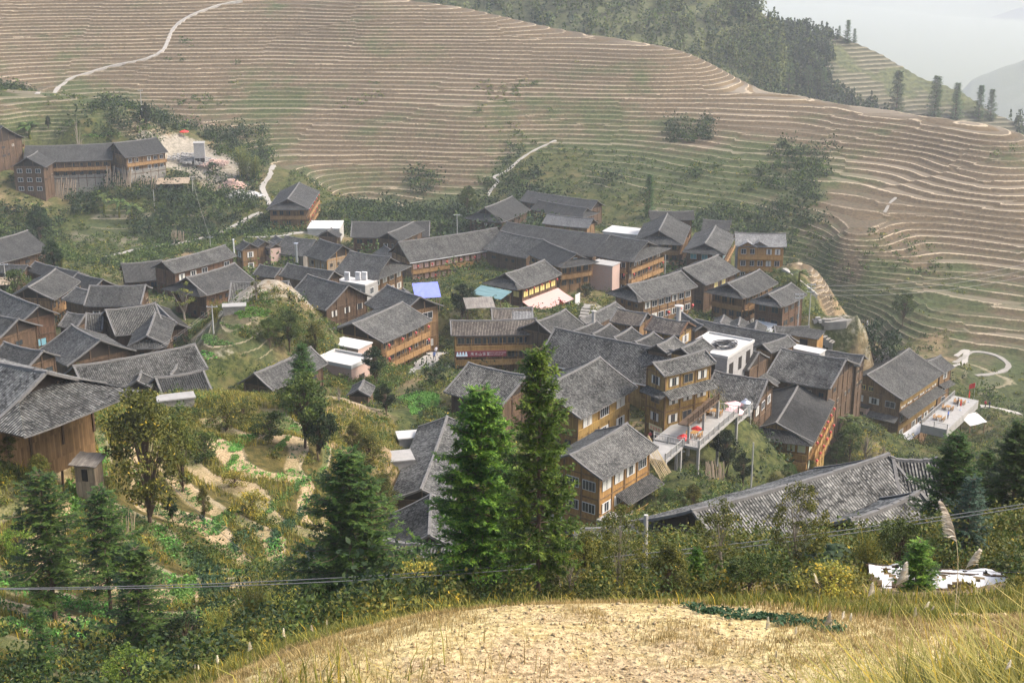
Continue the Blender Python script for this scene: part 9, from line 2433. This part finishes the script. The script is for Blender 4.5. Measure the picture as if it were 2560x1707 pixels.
for label, x, y, z, rz in TABLES:
    r = empty('table', (x, y, z+CAMZ), rz); tag(r, label[0], 'table'); link('tabletop', TBL[0], r)
    for sx, sy in ((-.5, -.3), (.5, -.3), (.5, .3), (-.5, .3)): link('leg', TBL[1], r, (sx, sy, 0))
    for k, (cx, cy, ca) in enumerate(((-.35, .75, 0), (.35, .75, 0), (-.35, -.75, math.pi), (.35, -.75, math.pi))):
        p = Vector((cx, cy, 0)); p.rotate(r.rotation_euler); c = empty('chair', p+r.location, rz+ca); tag(c, ('first', 'second', 'third', 'fourth')[k]+' '+label[1], 'chair', 'terrace chairs'); link('seat', CHR[0], c); link('backrest', CHR[1], c)
        for sx, sy in ((-.19, -.19), (.19, -.19), (.19, .19), (-.19, .19)): link('leg', CHR[2], c, (sx, sy, 0))
# utility poles and wires
def pole(label, x, y, z, H, arms=1, mat='pole', lean=0.0, rz=0.0, rad=.13):
    r = empty('utility_pole', (x, y, z), rz); r.rotation_euler = (0, lean, rz); tag(r, label, 'utility pole'); b = MB(); b.tube([(0, 0, -1.5), (0, 0, H)], [rad, rad*.62], 8); b.build('post', M[mat], r)
    for a in range(arms):
        b = MB(); z_ = H-.3-.7*a; b.box((-.8, -.05, z_), (.8, .05, z_+.1))
        cr = b.build('crossarm', M['metal'], r); b = MB()
        for sx in (-.7, 0, .7): b.lathe([(0, 0), (.05, .01), (.06, .1), (.03, .16), (0, .17)], (sx, 0, z_+.1), 6)
        b.build('insulators', M['white'], cr)
for a in POLES: pole(*a)
for label, mat, rad, pts in WIRES:
    b = MB()
    a, c, sag = pts; n = 24; P = []
    for i in range(n+1):
        t = i/n; P.append((a[0]+(c[0]-a[0])*t, a[1]+(c[1]-a[1])*t, a[2]+(c[2]-a[2])*t-sag*4*t*(1-t)+CAMZ))
    b.tube(P, rad, 3, caps=False); tag(b.build('overhead_wire', M[mat]), label, 'wire')
# generic boxes and sheets: sheds, canopies, tarps
def hut(name, cat, label, x, y, z, yaw, lx, ly, h, roofm, wallm, open_=False, slope=.35, over=.3):
    r = empty(name, (x, y, z), R(yaw)); tag(r, label, cat)
    if open_:
        for sx in (-1, 1):
            for sy in (-1, 1): b = MB(); b.box((sx*lx/2-.07, sy*ly/2-.07, -.8), (sx*lx/2+.07, sy*ly/2+.07, h+(slope*ly/2 if sy > 0 else -slope*ly/2)*.5)); b.build('post', M[wallm], r)
    else:
        b = MB(); b.box((-lx/2, -ly/2, -1.5), (lx/2, ly/2, h-slope*ly/4)); b.build('wall', M[wallm], r); b = MB(); b.box((-lx*.15, -ly/2-.03, .1), (lx*.15, -ly/2, min(1.8, h-.5))); b.build('door', M['dark'], r)  # flat near-black panel paints the shade of the doorway
    b = MB(); n = 8; rr = random.Random(int(x*7)); x0, x1, y0, y1 = -lx/2-over, lx/2+over, -ly/2-over, ly/2+over; hs = [[rr.uniform(-.04, .04) for _ in range(n+1)] for _ in range(n+1)]
    zz = lambda i, j: h+slope*(j/n-.5)*ly*.5+hs[i][j]+.02
    for i in range(n):
        for j in range(n):
            P = [(x0+(x1-x0)*i/n, y0+(y1-y0)*j/n, zz(i, j)), (x0+(x1-x0)*(i+1)/n, y0+(y1-y0)*j/n, zz(i+1, j)), (x0+(x1-x0)*(i+1)/n, y0+(y1-y0)*(j+1)/n, zz(i+1, j+1)), (x0+(x1-x0)*i/n, y0+(y1-y0)*(j+1)/n, zz(i, j+1))]
            b.face(P); b.face([(p_[0], p_[1], p_[2]-.06) for p_ in P[::-1]])
    b.build('roof', M[roofm], r)
for a in HUTS: hut(*a)
# air conditioners, tank, chimney, dish, boards
def ac(label, x, y, z, rz):
    r = empty('air_conditioner', (x, y, z), rz); tag(r, label, 'air conditioner'); b = MB(); b.box((-.55, -.25, .1), (.55, .25, 1.75)); b.build('casing', M['white'], r)
    for zz in (.55, 1.3): b = MB(); b.tube([(0, -.25, zz), (0, -.275, zz)], .3, 14); b.build('fan_grille', M['metal'], r)
    b = MB(); b.box((-.45, -.2, 0), (-.35, .2, .097)); b.box((.35, -.2, 0), (.45, .2, .097)); b.build('feet', M['metal'], r)
for a in ACS: ac(a[0], a[1], a[2], a[3]+CAMZ, a[4])
def tank(label, x, y, z, rad, h):
    r = empty('water_tank', (x, y, z)); tag(r, label, 'water tank'); b = MB(); prof = [(0, 0)]
    for k in range(9): prof += [(rad*(.96 if k % 2 else 1), h*.1+h*.75*k/8)]
    prof += [(rad*.5, h*.95), (.12, h), (0, h)]; b.lathe(prof, n=16); b.build('drum', M['metal'], r); b = MB(); b.tube([(0, 0, h), (0, 0, h+.12)], .2, 10); b.build('lid', M['metal'], r)
for a in TANKS: tank(a[0], a[1], a[2], a[3]+CAMZ, a[4], a[5])
def chimney(label, x, y, z, h, mat, rad=.16):
    r = empty('stovepipe', (x, y, z)); tag(r, label, 'chimney'); b = MB(); b.tube([(0, 0, 0), (0, 0, h)], rad, 8); b.build('pipe', M[mat], r); b = MB(); b.lathe([(0, h+.32), (rad*1.9, h+.14), (rad*1.9, h+.1), (0, h+.12)], n=8); b.tube([(0, 0, h), (0, 0, h+.12)], .03, 4); b.build('cowl', M[mat], r)
for a in CHIMNEYS: chimney(a[0], a[1], a[2], a[3]+CAMZ, *a[4:])
def person(label, x, y, z, rz, shirt, trousers, pose='stand'):
    r = empty('person', (x, y, z), rz); tag(r, label, 'person')
    J = {'pel': (0, 0, .92), 'che': (0, .0, 1.3), 'nek': (0, 0, 1.48), 'hd': (0, 0, 1.62), 'hdt': (0, 0, 1.72), 'shl': (-.18, 0, 1.42), 'ell': (-.24, .02, 1.14), 'hal': (-.25, .08, .90), 'shr': (.18, 0, 1.42), 'elr': (.24, .02, 1.14), 'har': (.25, .08, .90), 'hil': (-.10, 0, .88), 'knl': (-.11, .05, .48), 'anl': (-.11, -.06, .08), 'tol': (-.11, .10, .04), 'hir': (.10, 0, .88), 'knr': (.11, .02, .48), 'anr': (.11, .02, .08), 'tor': (.11, .18, .04)}
    if pose == 'walk': J.update(knl=(-.11, .22, .52), anl=(-.11, .25, .10), tol=(-.11, .40, .06), anr=(.11, -.22, .12), tor=(.11, -.10, .04), knr=(.11, -.04, .48), hal=(-.26, -.15, .95), har=(.26, .22, .98))
    if pose == 'bend':
        J.update(che=(0, .28, 1.12), nek=(0, .42, 1.14), hd=(0, .53, 1.12), hdt=(0, .62, 1.10), shl=(-.18, .38, 1.12), shr=(.18, .38, 1.12), ell=(-.2, .46, .84), elr=(.2, .46, .84), hal=(-.12, .6, .62), har=(.12, .6, .62))
    N_ = list(J); me = bpy.data.meshes.new('body'); ed = [('pel', 'che'), ('che', 'nek'), ('nek', 'hd'), ('hd', 'hdt'), ('che', 'shl'), ('shl', 'ell'), ('ell', 'hal'), ('che', 'shr'), ('shr', 'elr'), ('elr', 'har'), ('pel', 'hil'), ('hil', 'knl'), ('knl', 'anl'), ('anl', 'tol'), ('pel', 'hir'), ('hir', 'knr'), ('knr', 'anr'), ('anr', 'tor')]
    me.from_pydata([J[k] for k in N_], [(N_.index(a), N_.index(c)) for a, c in ed], []); o = bpy.data.objects.new('body', me); COL.objects.link(o); o.parent = r
    rad = {'pel': .15, 'che': .17, 'nek': .06, 'hd': .10, 'hdt': .085, 'shl': .07, 'shr': .07, 'ell': .05, 'elr': .05, 'hal': .035, 'har': .035, 'hil': .10, 'hir': .10, 'knl': .07, 'knr': .07, 'anl': .045, 'anr': .045, 'tol': .04, 'tor': .04}
    md = o.modifiers.new('skin', 'SKIN'); 
    for i, k in enumerate(N_): me.skin_vertices[0].data[i].radius = (rad[k], rad[k]*(.8 if k in ('pel', 'che') else 1))
    me.skin_vertices[0].data[N_.index('pel')].use_root = True; o.modifiers.new('sub', 'SUBSURF').levels = 1; o.modifiers['sub'].render_levels = 1
    t = NT('person_colours'); g = t.n('TexCoord').outputs['Object']; x_, y_, z_ = t.sep(g); hz = .60 if pose != 'bend' else .5
    c = t.mix(t.math('GREATER_THAN', z_, .90), trousers, shirt); top = 1.49 if pose != 'bend' else 9.0
    c = t.mix(t.math('GREATER_THAN', z_, top), c, (.40, .25, .17))
    if pose == 'bend': c = t.mix(t.math('GREATER_THAN', y_, .46), c, (.40, .25, .17))
    o.data.materials.append(t.out(c, .8)); b = MB(); hx, hy, hzz = J['hd']; tx_, ty_, tz_ = J['hdt']
    b.lathe([(.085, -.01), (.11, .04), (.10, .10), (.05, .145), (0, .155)], ((hx+tx_)/2, (hy+ty_)/2-.015, hzz+.0), 9); b.build('hair', M['black'], r)
for a in PEOPLE: person(a[0], a[1], a[2], a[3]+CAMZ, *a[4:])
def pile(name, cat, label, x, y, z, yaw, n, L, spread, mat, lean=.5, rad=.06, seed=1):
    """loose poles propped or stacked together, lifted as one heap"""
    rr = random.Random(seed); b = MB()
    for i in range(n):
        u = (i/(n-1)-.5)*spread; l = L*rr.uniform(.7, 1.1); t = rr.uniform(-.1, .1)
        b.tube([(u, 0, -.3), (u+t*l, l*lean, l*math.sqrt(max(.05, 1-lean*lean)))], rad*rr.uniform(.7, 1.2), 5)
    tag(b.build(name, M[mat], None, (x, y, z+CAMZ), R(yaw)), label, cat)
for a in PILES: pile(*a)
def heap(name, label, cat, x, y, z, r, h, n, mat, seed, sz=.35):
    rr = random.Random(seed); b = MB()
    for i in range(n):
        a = rr.uniform(0, 6.28); d = r*rr.random()**.7; s = sz*rr.uniform(.4, 1.2); hh = max(0, h*(1-d/r)); px, py, pz = d*math.cos(a), d*math.sin(a), hh*rr.uniform(.4, 1)
        v = [Vector((rr.uniform(.6, 1)*s*sx, rr.uniform(.6, 1)*s*sy, rr.uniform(.5, .9)*s*sz_)) for sx in (-1, 1) for sy in (-1, 1) for sz_ in (-1, 1)]
        o = Vector((px, py, pz)); v = [q+o for q in v]
        for f in ((0, 1, 3, 2), (4, 6, 7, 5), (0, 4, 5, 1), (2, 3, 7, 6), (0, 2, 6, 4), (1, 5, 7, 3)): b.face([v[k] for k in f])
    o = b.build(name, M[mat], None, (x, y, z+CAMZ)); tag(o, label, cat) if cat else tag(o, kind='stuff')
for a in HEAPS: heap(*a)
# transformer frame
def transformer(x, y, z):
    r = empty('transformer_station', (x, y, z), R(-35)); tag(r, 'transformer slung between tall pale poles beside the canopy house', 'transformer')
    for sx in (-1.2, 1.2): b = MB(); b.tube([(sx, 0, -1), (sx, 0, 8.5)], [.15, .1], 8); b.build('pole', M['pole'], r)
    b = MB(); b.box((-1.6, -.5, 2.6), (1.6, .5, 2.75)); b.build('platform', M['metal'], r); b = MB(); b.box((-.6, -.4, 2.753), (.6, .4, 3.9)); bb = b.build('transformer_tank', M['wood_grey'], r)
    b = MB()
    for k in range(3): b.lathe([(0, 0), (.08, 0), (.05, .25), (0, .27)], (-.35+.35*k, 0, 3.903), 6)
    b.build('bushings', M['white'], bb)
    for zz in (5.2, 6.6, 8.0): b = MB(); b.box((-1.7, -.06, zz), (1.7, .06, zz+.1)); b.build('crossarm', M['metal'], r)
transformer(TRANS[0], TRANS[1], TRANS[2]+CAMZ)
# dishes
for label, x, y, z, s in DISHES:
    r = empty('satellite_dish', (x, y, z+CAMZ), 2.4); r.scale = (s,)*3; tag(r, label, 'satellite dish'); b = MB(); b.lathe([(0, 0), (.3, .04), (.55, .14), (.6, .17)], n=18); o = b.build('dish', M['white'], r, (0, 0, .5)); o.rotation_euler = (R(55), 0, 0)
    b = MB(); b.tube([(0, 0, -.3), (0, 0, .5)], .04, 6); b.build('mast', M['metal'], r)
# torn white plastic on a timber frame
def tarp(x, y, z):
    r = empty('polytunnel', (x, y, z), R(-8)); r.scale = (.6, .6, .6); tag(r, 'torn white plastic sheet over a low frame among the firs at the lower right', 'plastic cover'); rng = np.random.default_rng(8); n, m = 60, 16
    u = np.linspace(-4.2, 4.2, n); v = np.linspace(-1.5, 1.5, m); U, Vv = np.meshgrid(u, v, indexing='ij'); Z = .9-.28*Vv**2+fbm(U, Vv, .8, 3)*.25; F = []
    i = np.arange(n*m).reshape(n, m); hole = fbm(U, Vv, .55, 6, 3)+.25*(np.abs(Vv) > 1.1) > .16
    for a in range(n-1):
        for c in range(m-1):
            if not hole[a, c]: F.append((i[a, c], i[a+1, c], i[a+1, c+1], i[a, c+1]))
    link('sheet', npmesh('sheet', np.stack([U, Vv, Z], -1).reshape(-1, 3), np.array(F), M['white']), r); b = MB()
    for xx in (-4, -2, 0, 2, 4): b.box((xx-.05, -1.4, -.6), (xx+.05, -1.3, .45)); b.box((xx-.05, 1.3, -.6), (xx+.05, 1.4, .45))
    for yy in (-1.35, 0, 1.35): b.box((-4.2, yy-.05, .3 if yy else .78), (4.2, yy+.05, .4 if yy else .86))
    b.build('frame', M['wood_dark'], r)
tarp(TARP[0], TARP[1], TARP[2]+CAMZ)
# extra details of single houses
p, rz = wpt('b44', 'A', .25, .3, 2.05); sign('hotel_sign', 'cream board with red characters over the hotel tower entrance', p, rz, 2.6, .85, M['creamboard'], M['inkred'], ('ge', 'xuan', 'fan', 'tang'), gs=.45)
lanterns('b44', 'A', 2, 1.5, .6, 'round red lantern flanking the entrance of the hotel tower', 'entrance lanterns of the hotel tower', -.1, .75, 1.2)
def part_box(hid, face, nm, mat, u0, u1, out, z0, z1):
    root, loc, hf, rz = HOUSE[(hid, face)]; o_, _ = wpt(hid, face, 0, 0, 0); p0 = Vector(loc(0, 0, 0)); b = MB(); b.box((u0*hf, -out, z0), (u1*hf, .05, z1)); return b.build(nm, M[mat], root, p0, rz)
def gable_part(hid, face, u, w, z, out, depth, rmat, wmat):
    """a small gabled roof standing on a house front"""
    root, loc, hf, rz = HOUSE[(hid, face)]; p0 = Vector(loc(0, 0, 0)); c = u*hf; b = MB(); dr = w*.55
    for s in (-1, 1):
        q = [(c, -out, z+dr), (c, depth, z+dr), (c+s*w, depth, z), (c+s*w, -out, z)]; b.face(q, 0, [(0, 0), (depth, 0), (depth, w), (0, w)]); b.face([(x_, y_, z_-.14) for x_, y_, z_ in q[::-1]], 1)
        b.face([q[0], q[3], (q[3][0], q[3][1], q[3][2]-.14), (q[0][0], q[0][1], q[0][2]-.14)], 1)
    b.face([(c-w*.85, -out+.5, z-.15), (c+w*.85, -out+.5, z-.15), (c, -out+.5, z+dr-.2)], 2); return b.build('dormer', [M[rmat], M['ridge'], M[wmat]], root, p0, rz)
H38 = 8.5
gable_part('b38', 'S', -.62, 2.3, H38-.1, 1.2, 3.6, 'roof_light', 'wood_orange'); gable_part('b38', 'S', -.08, 1.7, H38+.3, .9, 3.2, 'roof_light', 'wood_grey')
part_box('b38', 'A', 'scaffold_screen', 'wood_grey', -.95, .95, .25, -.5, H38-.4)
bb = part_box('b58', 'A', 'brick_bay', 'brick', -.42, .12, 1.5, -2, 8.3); gable = part_box('b58', 'A', 'bay_roof', 'black', -.48, .18, 1.8, 8.303, 8.5)
rt, lc, hf, rz = HOUSE[('b58', 'A')]
for u, z_ in ((-.28, 6.2), (-.02, 6.2), (-.28, 3.2), (-.02, 3.2)):
    x_, y_, _z = lc(u*hf, 1.53, 0); put_window(rt, 'wood_brown/pane_dark', x_, y_, z_, rz, .8, 1.2, False)
for z0 in (2.2, 5.1): part_box('b58', 'S', 'panel_band', 'wood_gold', -1, 1, .16, z0-.55, z0+.42)
part_box('b58', 'S', 'panel_band', 'wood_gold', -1, 1, .14, 9.3, 10.5)
for z0 in (2.4, 5.1): part_box('b45', 'S', 'panel_band', 'wood_gold', -1, 1, .14, z0-.5, z0+.4)
part_box('b57', 'A', 'panel_band', 'wood_orange', -1, 1, .95, 3.2, 4.3)
# block annexe and open gallery of the golden-brown guest house
part_box('b46', 'S', 'block_annexe', 'block', -1.08, -.55, 1.8, -3, 3.9)
root, loc, hf, rz = HOUSE[('b46', 'S')]; p0 = Vector(loc(0, 0, 0)); b = MB(); b.box((-.52*hf, -1.9, 2.1), (1.1*hf, -.1, 2.3)); b.box((-.52*hf, -1.9, -.5), (1.1*hf, -.1, -.3)); b.build('gallery_floor', M['concrete'], root, p0, rz)
b = MB(); b.box((-.52*hf, -1.95, 2.303), (1.1*hf, -1.85, 3.4)); b.build('gallery_panel', M['wood_gold'], root, p0, rz)
b = MB(); b.box((-.52*hf, -1.8, -.297), (1.1*hf, -1.75, 2.0)); b.build('gallery_shade_sheet', M['dark'], root, p0, rz); b = MB(); n = 26  # near-black sheet paints the shade inside the gallery
for i in range(n+1): xx = (-.52+1.62*i/n)*hf; b.box((xx-.04, -1.95, -.29), (xx+.04, -1.9, .75))
b.box((-.52*hf, -1.97, .753), (1.1*hf, -1.88, .83)); b.build('gallery_railing', M['wood_orange'], root, p0, rz)
for k, (u, lab) in enumerate(((.15, 'white shirt'), (.4, 'pale blue shirt'), (.75, 'yellow-green towel'))):
    p, rz_ = wpt('b46', 'S', u, 2.05, .1); b = MB()
    for i in range(5): b.face([(-.3+.12*i, .03*(i % 2), .0), (-.18+.12*i, .03*((i+1) % 2), 0), (-.18+.12*i, .03*((i+1) % 2), .7), (-.3+.12*i, .03*(i % 2), .7)])
    tag(b.build('laundry', [M['white'], M['signblue'], M['leaf_bright']][k], None, p, rz_), lab+' drying on the bottom gallery rail', 'laundry')
# posters by the restaurant
for u, o_, z_, w_, h_, lab, ink in ((1.22, 4.4, -1.6, 2.0, 4.4, 'tall pale blue-edged poster at the right end of the pink-awning restaurant', 'signblue'), (1.34, 3.0, -2.6, 2.4, 2.6, 'tilted pale poster behind the tall poster by the restaurant', 'signblue'), (1.18, 5.2, -3.4, 2.4, 1.6, 'low cream poster in front of the tall poster by the restaurant', 'creamboard')):
    p, rz = wpt('b25', 'S', u, o_, z_); b = MB(); b.box((-w_/2, 0, 0), (w_/2, .06, h_)); o = b.build('poster', M['white'], None, p, rz+.1); tag(o, lab, 'poster'); b = MB(); b.box((-w_/2+.02, -.012, .02), (w_/2-.02, -.003, h_*.2)); b.build('printed_edge', M[ink], o)
for k, (hid, u, z_, lab, m_) in enumerate((('b73', .9, 1.0, 'white bedding hung at the end of the level rectangular roof', 'white'), ('b69', .1, 3.3, 'bright pink cloth hung in the open gable of the sharp-ridged house', 'inkred'), ('b69', -.4, 3.0, 'white cloth hung beside the pink one in the open gable', 'white'))):
    p, rz = wpt(hid, 'A', u, .25, z_); b = MB(); 
    for i in range(5): b.face([(-.5+.2*i, .04*(i % 2), 0), (-.3+.2*i, .04*((i+1) % 2), 0), (-.3+.2*i, .04*((i+1) % 2), 1.1), (-.5+.2*i, .04*(i % 2), 1.1)])
    tag(b.build('laundry', M[m_], None, p, rz), lab, 'laundry')
# ---------------------------------------------------------------- haze
b = MB(); b.box((-9500, -1100, CAMZ-473.5), (9500, 11200, CAMZ+60)); hz = b.build('haze', NT('haze_air').m); tag(hz, kind='stuff')
t = hz.data.materials[0].node_tree; t.nodes.clear(); pv = t.nodes.new('ShaderNodeVolumePrincipled'); om = t.nodes.new('ShaderNodeOutputMaterial'); pv.inputs['Color'].default_value = (.93, .965, 1, 1); pv.inputs['Density'].default_value = HAZE; pv.inputs['Anisotropy'].default_value = .3
t.links.new(pv.outputs[0], om.inputs['Volume'])
